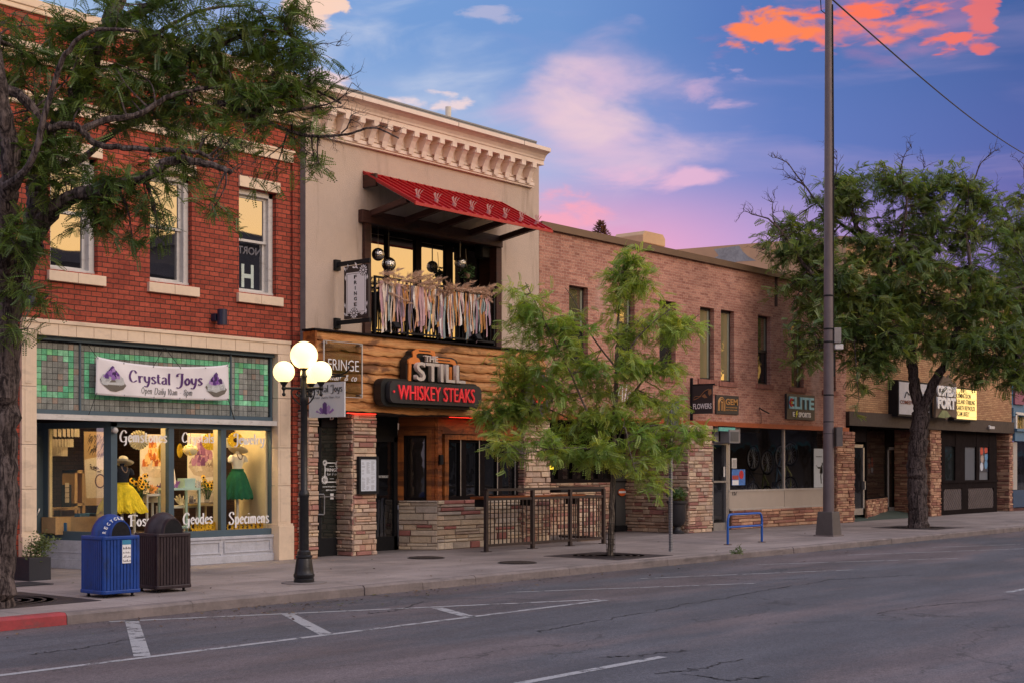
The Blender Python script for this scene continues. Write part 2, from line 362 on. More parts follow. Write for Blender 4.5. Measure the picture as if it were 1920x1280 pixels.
# ---------------------------------------------------------------- ground
def ground_mats():
    m = bpy.data.materials.new('asphalt'); m.use_nodes = True; T = NT(m.node_tree)
    out = T.n('ShaderNodeOutputMaterial'); b = T.n('ShaderNodeBsdfPrincipled'); T.nt.links.new(b.outputs[0], out.inputs[0])
    tc = T.n('ShaderNodeTexCoord').outputs['Object']
    n = T.noise(tc, 70, 3, .7); sp = T.noise(tc, 210, 2, .6); big = T.noise(T.mapp(tc, (.14, .5, 1)), 1, 5, .6, .4); mid = T.noise(T.mapp(tc, (.35, 1, 1)), 1.3, 5, .65)
    c = T.mix(T.ss(big, .42, .6), (.078, .078, .09), (.118, .096, .1))
    gr = T.noise(tc, 26, 3, .75); lane = T.noise(T.mapp(tc, (.03, .9, 1)), 1, 4, .6); k = T.m('MULTIPLY', T.m('MULTIPLY', T.ss(n, .3, .72, .6, 1.45), T.ss(gr, .3, .7, .78, 1.25)), T.m('MULTIPLY', T.m('MULTIPLY', T.ss(mid, .3, .7, .78, 1.18), T.ss(lane, .35, .65, .86, 1.12)), T.ss(sp, .52, .8, 1, 1.7)))
    c = T.mix(1, c, T.xyz(k, k, k), 'MULTIPLY')
    vor = T.n('ShaderNodeTexVoronoi', feature='DISTANCE_TO_EDGE')
    dn = T.n('ShaderNodeTexNoise'); T.put(dn.inputs['Vector'], tc); dn.inputs['Scale'].default_value = .9; dn.inputs['Detail'].default_value = 6
    vv = T.n('ShaderNodeVectorMath', operation='MULTIPLY_ADD'); T.put(vv.inputs[0], dn.outputs['Color']); vv.inputs[1].default_value = (2.2, 2.2, 0); T.put(vv.inputs[2], tc)
    T.put(vor.inputs['Vector'], T.mapp(vv.outputs[0], (.1, .4, 1))); vor.inputs['Scale'].default_value = 1
    cr = T.m('MULTIPLY', T.ss(vor.outputs['Distance'], .007, .001), T.ss(T.noise(tc, .35, 3, .5), .46, .56))
    c = T.mix(T.m('MULTIPLY', cr, .6), c, (.02, .018, .018))
    T.put(b.inputs['Base Color'], c); T.put(b.inputs['Roughness'], T.ss(mid, .3, .7, .62, .8)); b.inputs['Specular IOR Level'].default_value = .35
    T.put(b.inputs['Normal'], T.bump(T.m('ADD', n, sp), .45, .008))
    s = bpy.data.materials.new('pavement_concrete'); s.use_nodes = True; T = NT(s.node_tree)
    out = T.n('ShaderNodeOutputMaterial'); b = T.n('ShaderNodeBsdfPrincipled'); T.nt.links.new(b.outputs[0], out.inputs[0])
    tc = T.n('ShaderNodeTexCoord').outputs['Object']; x, y, z = T.sep(tc)
    slab = T.n('ShaderNodeTexBrick'); slab.offset = 0; T.put(slab.inputs['Vector'], tc)
    for k_, q in (('Color1', (.34, .285, .262)), ('Color2', (.275, .236, .226)), ('Mortar', (.11, .09, .085)), ('Scale', 1.0), ('Mortar Size', .007), ('Mortar Smooth', .2), ('Brick Width', 1.75), ('Row Height', 1.72)): T.put(slab.inputs[k_], q)
    n = T.noise(tc, 40, 4, .65); mid = T.noise(T.mapp(tc, (.6, 1, 1)), .9, 6, .65); st = T.noise(tc, 2.6, 6, .7)
    gv_ = T.n('ShaderNodeTexVoronoi'); T.put(gv_.inputs['Vector'], tc); gv_.inputs['Scale'].default_value = 2.6; gum = T.m('MAXIMUM', T.ss(gv_.outputs['Distance'], .07, .1, .62, 1), T.ss(T.noise(tc, 1.1, 2, .5), .56, .46)); k = T.m('MULTIPLY', T.m('MULTIPLY', gum, T.ss(T.noise(T.mapp(tc, (.5, 2.5, 1)), .8, 5, .7), .55, .75, 1, .74)), T.m('MULTIPLY', T.ss(n, .3, .7, .85, 1.12), T.m('MULTIPLY', T.ss(mid, .3, .7, .72, 1.16), T.ss(st, .56, .72, 1, .76))))
    c = T.mix(1, slab.outputs[0], T.xyz(k, k, k), 'MULTIPLY')
    T.put(b.inputs['Base Color'], c); b.inputs['Roughness'].default_value = .8; b.inputs['Specular IOR Level'].default_value = .25
    T.put(b.inputs['Normal'], T.bump(T.m('SUBTRACT', n, T.m('MULTIPLY', slab.outputs['Fac'], 2)), .25, .006))
    return m, s
asphalt, paving = ground_mats()
CY = -5.2
struct(MB().quad((-900, -900, -.2), (1400, -900, -.2), (1400, 900, -.2), (-900, 900, -.2)).build('ground', mat('packed_earth', (.12, .1, .085), .9, var=.3, scale=.4)))
struct(MB().quad((-80, -40, -.14), (400, -40, -.14), (400, CY + .05, -.14), (-80, CY + .05, -.14)).build('road', asphalt))
struct(MB().box(-80, 400, CY + .17, 3, -.19, 0).build('pavement', paving))
kb = MB(); curb_c = mat('curb_concrete', (.2, .165, .155), .8, var=.25, scale=2.5, bump=.4, bscale=30, dirt=((.06, .05, .05), (1.2, 1, 9), .6))
Rk = random.Random(3); x = -20.0; redx = G(143, 1150, 0).x
while x < 120:
    l = Rk.choice((1.2, 1.8, 2.4, 3.0)); x1 = x + l
    if x < redx < x1: x1 = redx
    if x1 > redx + .01:
        a = CY + Rk.uniform(-.012, .012); z = Rk.uniform(-.006, .004); kb.add([(x + .006, a, -.19), (x1 - .006, a, -.19), (x1 - .006, a + .012, z - .03), (x + .006, a + .012, z - .03), (x1 - .006, a + .045, z), (x + .006, a + .045, z), (x1 - .006, CY + .168, .002), (x + .006, CY + .168, .002)], [(0, 1, 2, 3), (3, 2, 4, 5), (5, 4, 6, 7), (0, 3, 5, 7), (1, 6, 4, 2)])
    x = x1
struct(kb.build('curb', curb_c, smooth=False))
struct(MB().add([(-25, CY, -.19), (redx, CY, -.19), (redx, CY + .012, -.03), (-25, CY + .012, -.03), (redx, CY + .045, 0), (-25, CY + .045, 0), (redx, CY + .168, .002), (-25, CY + .168, .002)], [(0, 1, 2, 3), (3, 2, 4, 5), (5, 4, 6, 7), (1, 6, 4, 2)]).build('red_painted_curb', mat('red_curb_paint', lin(150, 52, 56), .6, var=.25, scale=4, dirt=((.1, .06, .06), (3, 3, 8), .6))))
# painted markings, worn
mk = bpy.data.materials.new('road_paint'); mk.use_nodes = True; T = NT(mk.node_tree)
o_ = T.n('ShaderNodeOutputMaterial'); b_ = T.n('ShaderNodeBsdfPrincipled'); t_ = T.n('ShaderNodeBsdfTransparent'); ms_ = T.n('ShaderNodeMixShader')
tc_ = T.n('ShaderNodeTexCoord').outputs['Object']; T.put(b_.inputs['Base Color'], (.36, .36, .37)); b_.inputs['Roughness'].default_value = .7
T.put(ms_.inputs[0], T.m('MULTIPLY', T.ss(T.noise(tc_, 5, 6, .7), .34, .5), T.ss(T.noise(tc_, 60, 3, .6), .3, .5, .55, .95)))
T.nt.links.new(t_.outputs[0], ms_.inputs[1]); T.nt.links.new(b_.outputs[0], ms_.inputs[2]); T.nt.links.new(ms_.outputs[0], o_.inputs[0])
RZ = -.136
def stripe(mb, a, b, w):
    a, b = Vector(a), Vector(b); a.z = b.z = RZ; d = (b - a).normalized(); n = Vector((-d.y, d.x, 0)) * w / 2
    mb.quad(a - n, b - n, b + n, a + n)
ln = MB(); RH = -.14
g = lambda x, y: G(x, y, RH)
yo = -8.25; stripe(ln, (-30, yo, 0), (g(1145, 1125).x, yo, 0), .1)
stripe(ln, g(205, 1165), (g(1145, 1125).x, yo + .13, 0), .1)
for a, b in (((247, 1162), (267, 1231)), ((540, 1151), (614, 1190)), ((820, 1139), (885, 1157))):
    A, B = g(*a), g(*b); stripe(ln, A, B + (B - A).normalized() * -.05, .16)
stripe(ln, g(950, 1110), g(1415, 1093), .07); stripe(ln, g(1200, 1084), g(1612, 1067), .07); stripe(ln, g(1415, 1058), g(1800, 1046), .07); stripe(ln, g(1590, 1040), g(1920, 1028), .07); stripe(ln, g(1740, 1026), g(1960, 1018), .07)
stripe(ln, (g(930, 1290).x, -12.05, 0), (g(1265, 1233).x, -12.05, 0), .11)
stripe(ln, (g(1265, 1233).x + 9, -12.05, 0), (g(1265, 1233).x + 12, -12.05, 0), .11)
struct(ln.build('road_markings', mk))
tar = MB(); Rt = random.Random(77)
for pts in (((1010, 1184), (1105, 1166), (1250, 1140), (1400, 1112), (1560, 1086), (1740, 1076)), ((1345, 1083), (1430, 1087), (1520, 1084)), ((1230, 1262), (1310, 1254), (1395, 1234)), ((1290, 1264), (1360, 1274), (1450, 1268)), ((1120, 1232), (1200, 1228), (1290, 1218)), ((1640, 1150), (1760, 1132), (1900, 1122)), ((60, 1226), (150, 1216), (250, 1196)), ((690, 1150), (740, 1144), (800, 1126))):
    q = [g(*p_) for p_ in pts]; ps = []
    for a, b in zip(q, q[1:]):
        for k in range(14): ps.append(a + (b - a) * (k / 14) + Vector((Rt.gauss(0, .025), Rt.gauss(0, .035), 0)))
    w_ = [Rt.uniform(.004, .014) for _ in ps]
    for i in range(len(ps) - 1):
        d = (ps[i + 1] - ps[i]).normalized(); n_ = Vector((-d.y, d.x, 0)); up_ = Vector((0, 0, .0045))
        tar.quad(ps[i] - n_ * w_[i] + up_, ps[i + 1] - n_ * w_[i + 1] + up_, ps[i + 1] + n_ * w_[i + 1] + up_, ps[i] + n_ * w_[i] + up_)
struct(tar.build('road_cracks', mat('tar_crack', (.02, .018, .02), .8, var=.3)))
# far side of the street, seen only mirrored in the glass
struct(MB().box(-80, 400, -46, -36.5, -.19, 0).build('far_pavement', paving))

# ---------------------------------------------------------------- red brick building
BA = thing('red_brick_building', 'two-storey red brick building with cream terracotta shopfront and green glass tile transom', 'building', (X(-300), 0, 0))
ax0, ax1 = X(-300), X(560)
wz1, wz0 = Z(448, 350), Z(448, 547); wx = [(X(448), X(518)), (X(281), X(281) + X(518) - X(448)), (X(94), X(94) + X(518) - X(448))]
sx0, sx1, sz1 = X(37), X(541), 3.99
w = wall(MB(), ax0, ax1, 0, 8.8, 0, [(a, b, wz0, wz1) for a, b in wx] + [(sx0, sx1, 0, sz1)], .22)
w.box(X(546), ax1 - .002, -.045, 0, 0, 7.98); w.quad((ax1, 0, 0), (ax1, 9, 0), (ax1, 9, 8.8), (ax1, 0, 8.8)); w.quad((ax0, .4, 8.6), (ax1, .4, 8.6), (ax1, 14, 8.6), (ax0, 14, 8.6)); w.quad((ax0, .4, 8.6), (ax0, .4, 8.8), (ax1, .4, 8.8), (ax1, .4, 8.6))
w.build('wall', red_brick, BA)
def blocks(mb, x0, x1, y0, y1, z0, z1, n):
    for i in range(n):
        a, b = x0 + (x1 - x0) * i / n, x0 + (x1 - x0) * (i + 1) / n; mb.box(a + .003, b - .003, y0, y1, z0, z1)
    return mb
m = MB(); m.box(ax0, ax1 + .0, -.06, .45, 8.8, 8.93); m.box(ax0, X(560), -.04, 0, 8.72, 8.8); m.build('coping', terracotta, BA, bevel=.012)
m = MB(); blocks(m, ax0, X(560) + .02, -.2, 0, 8.1, 8.2, 40); blocks(m, ax0, X(560), -.13, 0, 8.03, 8.1, 40); blocks(m, ax0, X(560), -.07, 0, 7.96, 8.03, 40); m.build('cornice', terracotta, BA, bevel=.006)
m = MB(); blocks(m, ax0, X(547), -.05, 0, 7.27, 7.41, 30); m.box(ax0, X(547), -.075, 0, 7.41, 7.44); m.box(ax0, X(547) + .01, -.095, 0, 7.44, 7.475); m.build('belt_course', terracotta, BA)
def sash_window(x0, x1, z0, z1):
    win = MB(); win.box(x0, x0 + .07, .1, .24, z0, z1); win.box(x1 - .1, x1, .1, .24, z0, z1); win.box(x0, x1, .1, .24, z1 - .1, z1 + .0); win.box(x0, x1, .08, .24, z0, z0 + .05)
    win = win.build('window', white_paint, BA, bevel=.006)
    zm = Z(450, 449.5, .16) - 0 * z0; s = MB()
    for (za, zb, y) in ((zm - .02, z1 - .1, .17), (z0 + .05, zm + .02, .205)):
        s.box(x0 + .07, x0 + .12, y, y + .035, za, zb); s.box(x1 - .16, x1 - .1, y, y + .035, za, zb); s.box(x0 + .12, x1 - .16, y, y + .035, za, za + .045); s.box(x0 + .12, x1 - .16, y, y + .035, zb - .045, zb)
    s.build('sash', white_paint, win)
    MB().quad((x0 + .1, .19, zm), (x1 - .13, .19, zm), (x1 - .13, .19, z1 - .1), (x0 + .1, .19, z1 - .1)).build('pane', glass_up, win)
    MB().quad((x0 + .1, .225, z0 + .06), (x1 - .13, .225, z0 + .06), (x1 - .13, .225, zm), (x0 + .1, .225, zm)).build('pane', glass_up, win)
    a = x0 - .03; l = MB(); dz = (x0 - x0)
    blocks(l, x0 - .01, x1 + .075, -.035, .1, Z(446.7, 349), Z(446.7, 328.6), 3); l.build('lintel', terracotta, win, bevel=.004)
    l = MB(); blocks(l, x0 - .06, x1 + .12, -.07, .1, Z(443, 565, -.07), Z(443, 548, -.07), 2); l.build('sill', terracotta, win, bevel=.006)
for a, b in wx: sash_window(a, b, wz0, wz1)
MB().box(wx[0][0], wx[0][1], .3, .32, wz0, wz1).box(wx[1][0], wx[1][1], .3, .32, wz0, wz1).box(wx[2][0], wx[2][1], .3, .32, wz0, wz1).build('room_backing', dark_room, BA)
# terracotta shopfront surround
tz1 = 3.745; tx0, tx1 = X(65), X(517.5)
m = MB(); blocks(m, sx0 - .0, sx1, -.06, .1, tz1, 3.93, 17); m.box(sx0, sx1, -.08, .1, 3.93, 3.99)
for a, b in ((sx0, tx0), (tx1, sx1)):
    for za, zb in ((.66, 1.35), (1.356, 2.04), (2.046, 2.94), (2.946, tz1 - .004)):
        m.box(a, b, -.06, .5, za, zb); m.box(a + .05, b - .09, -.068, -.06, za + .04, zb - .04)
    m.box(a - .02, b + .04, -.11, .5, .0, .62); m.box(a - .02, b + .04, -.085, .5, .62, .66)
m.build('shopfront_surround', terracotta, BA, bevel=.005)
# tile transom
tile_m = mat('glass_tile', (1, 1, 1), .22, var=.28, scale=9, attr=True, spec=.6); R = random.Random(5)
tz0 = 2.60; td = .0955; nc = int((tx1 - tx0) / td); nr = int((tz1 - .04 - tz0) / td); m = MB(); m.box(tx0, tx1, .13, .2, tz0, tz1, (.02, .022, .024))
def ring(c0, c1, r0, r1):
    s = set()
    for c in range(c0, c1 + 1):
        for r in range(r0, r1 + 1):
            if c in (c0, c1) or r in (r0, r1) or (c in (c0 + 1, c1 - 1) and r in (r0 + 1, r1 - 1)): s.add((c, r))
    return s
colx = lambda px: int((X(px, .13) - tx0) / td)
green = ring(colx(70), colx(137), 2, nr - 2) | ring(colx(160), colx(424), 2, nr - 2) | ring(colx(441), colx(500), 2, nr - 2)
for c in range(nc):
    strip = R.uniform(.75, 1.2)
    for r in range(nr):
        if (c, r) in green: k = R.uniform(.8, 1.25); col = tuple(q * k for q in R.choice([lin(116, 194, 150), lin(106, 186, 142), lin(138, 204, 164), lin(98, 176, 138), lin(122, 196, 140)]))
        else: k = strip * R.uniform(.9, 1.1); col = tuple(q * k for q in ((.25, .265, .245) if R.random() < .93 else (.34, .27, .22)))
        a, z = tx0 + c * td, tz0 + r * td; y = .13 - R.uniform(.006, .012); m.box(a + .004, a + td - .004, y, .13, z + .004, z + td - .004, col)
m.build('tile_transom', tile_m, BA)
m = MB(); fy = .09; m.box(tx0, tx1, .04, .16, tz1 - .06, tz1 - .002); m.box(tx0, tx1, fy, .16, 2.53, 2.6)
for q in (tx0 + .01, tx1 - .05): m.box(q, q + .04, fy, .16, 2.6, tz1 - .06)
for q in (150, 433): m.box(X(q, fy), X(q, fy) + .03, fy + .01, .13, 2.6, tz1 - .06)
m.build('transom_frame', slate_paint, BA)
MB().box(tx0, tx1, -.03, .2, 2.44, 2.527).build('white_band', white_paint, BA)
# shop windows
gy = .16; F0 = .12; gz0, gz1 = .58, 2.352
cx = X(208, F0); fr = MB()
fr.box(cx, X(220, F0), F0, .24, .47, 2.44); fr.box(cx, tx1, F0, .22, 2.352, 2.438); fr.box(cx, tx1, F0 - .02, .22, .47, .58)
for a, b in ((316.6, 326.6), (414.5, 424.4), (508, 516)): fr.box(X(a, F0), X(b, F0), F0, .22, .58, 2.352)
fr.build('shop_window_frame', slate_paint, BA, bevel=.006)
panes = [(220, 317), (326.6, 414.5), (424.4, 508)]
for i, (a, b) in enumerate(panes): MB().quad((X(a, F0), gy, gz0), (X(b, F0), gy, gz0), (X(b, F0), gy, gz1), (X(a, F0), gy, gz1)).build('shop_window_pane', glass_shop, BA)
dv = Vector((-.19, .982, 0)).normalized(); c0 = Vector((cx, F0 + .03, 0)); L = 0
while px_of(c0 + dv * L) > 91: L += .02
nv = Vector((-dv.y, dv.x, 0)); nv = nv if nv.x < 0 else -nv
fr = MB(); fr.obox(c0, dv, UP, nv, 0, .14, .47, 2.44, -.08, 0); fr.obox(c0, dv, UP, nv, L, L + .12, .47, 2.44, -.08, .01); fr.obox(c0, dv, UP, nv, .14, L, .47, .62, -.08, .0); fr.obox(c0, dv, UP, nv, .14, L, 2.34, 2.44, -.08, 0)
fr.build('entry_window_frame', slate_paint, BA)
p = lambda l, z: c0 + dv * l + UP * z - nv * .03
MB().quad(p(.14, .62), p(L, .62), p(L, 2.34), p(.14, 2.34)).build('entry_window_pane', glass_shop, BA)
MB().obox(c0, dv, UP, nv, L - .03, L + .0, .62, 2.34, -.07, -.005).build('entry_window_stop', cream_room, BA)
EN_O, EN_D, EN_N, EN_L = c0.copy(), dv.copy(), nv.copy(), L; ey = (c0 + dv * (L + .12)).y; ex = (c0 + dv * (L + .12)).x
dm = MB(); dm.box(tx0 - .3, ex + .02, ey, ey + .05, 0, 2.44); dm.box(X(66, ey), X(88, ey), ey - .02, ey, .1, 2.3); dm = dm.build('entrance_door', slate_paint, BA, bevel=.006)
hp = P(69, 958, ey - .05); MB().tube([hp + Vector((0, 0, -.06)), hp + Vector((.02, -.02, 0)), hp + Vector((.05, 0, .05))], .014).build('door_handle', alu, dm, True)
MB().quad((tx0, .12, 2.439), (cx, .12, 2.439), (ex + .3, ey, 2.439), (tx0 - .3, ey, 2.439)).build('entry_soffit', dark_frame, BA)
m = MB(); mx1 = X(519.5, .06); m.box(cx - .02, mx1, .07, .2, 0, .47); m.box(cx - .04, mx1, .03, .2, 0, .13); m.box(cx - .04, mx1, .04, .2, .42, .468)
for a, b in ((226, 319), (326, 417), (424, 512)):
    xa, xb = X(a), X(b)
    m.box(xa, xb, .05, .07, .17, .195); m.box(xa, xb, .05, .07, .365, .39); m.box(xa, xa + .03, .05, .07, .195, .365); m.box(xb - .03, xb, .05, .07, .195, .365); m.box(xb, xb + .05, .055, .07, .0, .47)
m.obox(c0, dv, UP, nv, 0, L + .12, 0, .47, -.08, .02); m.obox(c0, dv, UP, nv, 0, L + .12, 0, .16, .02, .05); m.obox(c0, dv, UP, nv, 0, L + .12, .26, .285, .02, .03)
m.build('marble_base', marble, BA, bevel=.006)
# shop interior
rz = 3.3; m = MB(); m.box(ex - .4, X(560) - .1, 5.0, 5.1, 0, rz); m.box(ex - .45, ex - .35, ey + .1, 5.0, 0, rz); m.build('back_room_wall', room_brick, BA)
m = MB(); m.box(tx1 - .06, tx1 + .1, .22, 1.1, .3, rz)
for q in (326.6, 424.4): m.box(X(q, F0) - .1, X(q, F0) - .04, .22, .36, .5, 2.42)
m.build('display_jamb', cream_room, BA)
MB().box(tx1 - .02, tx1 + .1, 1.1, 5, 0, rz).build('side_room_wall', room_brick, BA)
MB().box(ex - .4, tx1 + .1, .2, 5, rz, rz + .1).build('ceiling', dark_room, BA)
MB().box(cx + .02, tx1, .23, 5, .3, .42).box(ex - .4, cx, ey + .1, 5, .0, .3).build('display_floor', mat('display_floor', (.16, .11, .075), .6, var=.2), BA)
lamp_warm = mat('warm_display_lamp', (1, .8, .5), .5, var=0, emit=70.0, ecol=(1, .7, .33))
m = MB()
for q in (250, 365, 462): m.box(X(q, .6) - .35, X(q, .6) + .35, .45, .6, 2.98, 3.02)
m.box(X(250, 1.9) - .3, X(250, 1.9) + .3, 1.9, 2.05, 3.05, 3.1); m.box(ex - .1, ex + .1, 2.1, 2.5, 3.05, 3.1)
m.build('display_light', lamp_warm, BA)

# ---------------------------------------------------------------- stucco building
YB = -.19
BB = thing('stucco_building', 'tall beige stucco building with white bracketed cornice over a log clad ground floor', 'building', (X(573, YB), YB, 0))
bx0, bx1 = X(573, YB), X(1010.5, YB); YW = -.48
oz1, oz0 = Z(696, 416, YB), Z(696, 621, YB); ox0, ox1 = X(696, YB), X(931, YB)
stucco = mat('beige_stucco', lin(194, 175, 160), .9, var=.06, scale=.9, bump=1.0, bscale=45, spec=.2, dirt=(lin(132, 112, 98), (2.2, 2.2, .3), .6))
m = wall(MB(), bx0, bx1, 2.75, 8.3, YB, [(ox0, ox1, oz0, oz1)], .1); m.quad((bx1, YB, 2.75), (bx1, 9, 2.75), (bx1, 9, 8.75), (bx1, YB, 8.75)); m.quad((bx0, YB, 8.3), (bx1, YB, 8.3), (bx1, YB, 8.75), (bx0, YB, 8.75)); m.quad((bx0, .3, 8.72), (bx1, .3, 8.72), (bx1, 12, 8.72), (bx0, 12, 8.72)); m.quad((bx1, 9, 2), (bx1, 9, 8.75), (bx0, 9, 8.75), (bx0, 9, 2))
m.build('wall', stucco, BB)
MB().box(bx0 - .003, bx0 + .0, YB + .001, .0, 0, 8.72).box(bx0, bx0 + .03, YB + .002, .3, 0, 2.4).build('side_return', mat('grey_stucco', (.2, .19, .185), .9, var=.2, scale=1.2, bump=.4), BB)
# cornice: frieze, brackets, cyma, coping
cx0, cx1 = X(586, YB - .05), X(999, YB - .05); cb = Z(999, 347, YB - .05); ct = Z(1010, 308, YB - .3)
cm = mat('white_cornice', lin(232, 214, 200), .6, var=.07, scale=1.5, dirt=(lin(190, 166, 146), (1.5, 1.5, 4), .5))
m = MB(); m.box(cx0, cx1, YB - .04, YB, cb, ct); m.box(cx0, cx1, YB - .075, YB, cb - .07, cb - .035); m.box(cx0, cx1, YB - .1, YB, cb - .035, cb + .035); m.box(cx0, cx1, YB - .065, YB, cb + .07, cb + .1)
n = 17; hB = ct - cb - .03; step = (cx1 - cx0 - .55) / (n - 1)
for i in range(n):
    c = cx0 + .3 + step * i; w_ = .07
    prof = [(0, ct), (-.27, ct), (-.27, ct - .1), (-.24, ct - .12), (-.19, ct - .18), (-.13, ct - .3), (-.1, ct - .42), (-.1, cb + .1), (0, cb + .1)]
    a = [Vector((c - w_, YB - .04 + y, z)) for y, z in prof]; m.poly(a, (1, 0, 0), 2 * w_); m.box(c - w_ - .015, c + w_ + .015, YB - .29, YB - .04, ct - .1, ct - .05)
    if i < n - 1: m.box(c + w_ + .05, c + step - w_ - .05, YB - .055, YB - .04, cb + .15, ct - .22)
m.build('frieze', cm, BB, bevel=.005)
e0, e1 = X(588, YB - .5), X(1033, YB - .5)
def crown_prof(h): return [(.0, 0), (-.3, 0), (-.3, .09), (-.32, .1), (-.33, .14), (-.37, .2), (-.43, .24), (-.5, .265), (-.5, .345), (0, .345)]
m = MB(); m.poly([Vector((e0, YB + y, ct + z)) for y, z in crown_prof(0)], (1, 0, 0), e1 - e0); m.box(e0, e1, YB - .31, YB, ct - .001, ct + .03)
m.build('cornice', cm, BB)
zc = ct + .345; zt_c = Z(1006, 265.5, YB - .12); m = MB(); m.box(bx0, X(1006, YB - .12), YB - .12, YB + .2, zc - .3, zt_c - .03); m.box(bx0, X(1007, YB - .14), YB - .14, YB + .22, zt_c - .03, zt_c); m.build('parapet_cap', concrete_grey, BB)
m = MB()
for q in (680, 860, 983): m.box(X(q, YB - .5), X(q, YB - .5) + .008, YB - .505, YB - .1, ct + .26, ct + .348)
m.build('cornice_joint', joint, BB)
# recessed balcony
fl = oz0; m = MB(); m.box(ox0 - .02, ox0, YB + .1, .3, fl, oz1); m.box(ox1, ox1 + .02, YB + .1, .3, fl, oz1); m.box(ox0, ox1, YB + .1, .4, oz1, oz1 + .03); m.box(ox0, ox1, YB, .9, fl - .05, fl); m.build('balcony_lining', timber, BB)
hz0, hz1 = Z(680, 416, YB - .12), Z(680, 392, YB - .12); hx0, hx1 = X(680, YB - .12), X(943, YB - .12)
MB().box(hx0, hx1, YB - .12, YB + .02, hz0, hz1).build('header_beam', timber, BB, bevel=.008)
for a, b in ((684.5, 696), (931, 941)): MB().box(X(a, YB - .08), X(b, YB - .08), YB - .08, YB + .12, Z(588, 616, YW) - .02, hz0).build('post', timber, BB, bevel=.006)
m = MB(); yw = .3; wt = Z(697, 436, yw); q = [X(p_, yw) for p_ in (690, 724.5, 729.5, 779, 789, 835.5, 848, 867, 877, 900, 905)]
m.box(q[0], ox1 + .1, yw, yw + .1, wt, oz1 + .03)
for i in (1, 3, 5, 7, 9): m.box(q[i], q[i + 1], yw - .02, yw + .1, fl, wt)
m.box(q[10], ox1 + .1, yw - .0, yw + .1, fl, wt); m.build('balcony_window_frame', dark_frame, BB)
for i in (0, 2, 4, 6): MB().quad((q[i], yw + .03, fl), (q[i + 1], yw + .03, fl), (q[i + 1], yw + .03, wt), (q[i], yw + .03, wt)).build('balcony_window_pane', glass_up, BB)
MB().quad((q[8], yw + .03, fl), (q[9], yw + .03, fl), (q[9], yw + .03, wt), (q[8], yw + .03, wt)).build('balcony_door_pane', glass_dark, BB)
# railing
ry = YB - .1; r0, r1 = P(697, 516, ry), P(697, 619.5, ry); rx1 = X(926, ry); m = MB()
m.box(ox0, rx1, ry - .02, ry + .02, r0.z - .04, r0.z); m.box(ox0, rx1, ry - .02, ry + .02, r1.z, r1.z + .035)
nb = int((rx1 - ox0) / .11)
for i in range(nb + 1):
    xx = ox0 + (rx1 - ox0) * i / nb; k = .02 if i % 8 == 0 else .008; m.box(xx - k, xx + k, ry - k, ry + k, r1.z - (.05 if k > .01 else 0), r0.z)
m.build('balcony_railing', black_metal, BB)
# awning
def solve_y(px, py, Xc):                       # point on the vertical plane X = Xc seen at that pixel
    d = ray(px, py); t = Xc / d.x; return CAM + d * t
aw0 = P(680.5, 326, YB); aw1 = P(938.5, 379, YB); af0 = solve_y(777.5, 381.5, aw0.x); af1 = solve_y(1034.5, 430, aw1.x + .0)
fy_, fz_ = (af0.y + af1.y) / 2, (af0.z + af1.z) / 2; zt = (aw0.z + aw1.z) / 2; x0, x1 = aw0.x, aw1.x
awn_red = mat('red_metal_roofing', lin(170, 20, 28), .4, .0, var=.1)
A_, Bv = Vector((x0, YB, zt)), Vector((x0, fy_, fz_)); sl = (Bv - A_); Ls = sl.length; S = sl.normalized(); Nn = UX.cross(S); Nn = Nn if Nn.z > 0 else -Nn
m = MB(); m.obox(A_, UX, S, Nn, 0, x1 - x0, 0, Ls, -.03, 0); ns = 17
for i in range(ns + 1):
    u = (x1 - x0) * i / ns; m.obox(A_, UX, S, Nn, u - .012, u + .012, 0, Ls, 0, .035)
    if i < ns: m.obox(A_, UX, S, Nn, u + .03, u + (x1 - x0) / ns - .03, 0, .05, .0, .03)
m.box(x0 - .02, x1 + .02, fy_ - .03, fy_ + .0, fz_ - .055, fz_ + .0)
awn = m.build('awning', awn_red, BB)
MB().obox(A_, UX, S, Nn, .03, x1 - x0 - .03, .03, Ls - .03, -.045, -.031).build('awning_soffit', mat('grey_soffit', (.26, .24, .23), .8), awn)
m = MB(); m.box(x0 - .005, x0 + .05, YB - .35, YB, zt - .3, zt - .06); m.build('awning_end_cap', timber, awn)
for i in range(5):
    m = MB(); xx = x0 + .12 + (x1 - x0 - .24) * i / 4; a = Vector((xx, YB - .1, hz1 - .06)); b = A_ + S * Ls * .8 + UX * (xx - x0) - Nn * .06; d = (b - a).normalized(); nn = UX.cross(d); m.obox(a, UX, d, nn, -.05, .05, 0, (b - a).length, -.055, .055); m.build('awning_strut', timber, awn)
sg_m = mat('clear_plastic', (.5, .3, .3), .2, var=0)
for i in range(8):
    m = MB(); xx = (x1 - x0) * (i + .55) / 8.0; o = A_ + S * (Ls * .84) + UX * xx + Nn * .03
    for k in (-1, 0, 1): m.add([o, o + UX * (.09 * k + .04) + Nn * .17 - S * .04, o + UX * (.09 * k - .03) + Nn * .14 - S * .02], [(0, 1, 2)])
    m.obox(o, UX, S, Nn, -.03, .03, -.03, .03, -.03, .05); m.build('snow_guard', sg_m, awn)
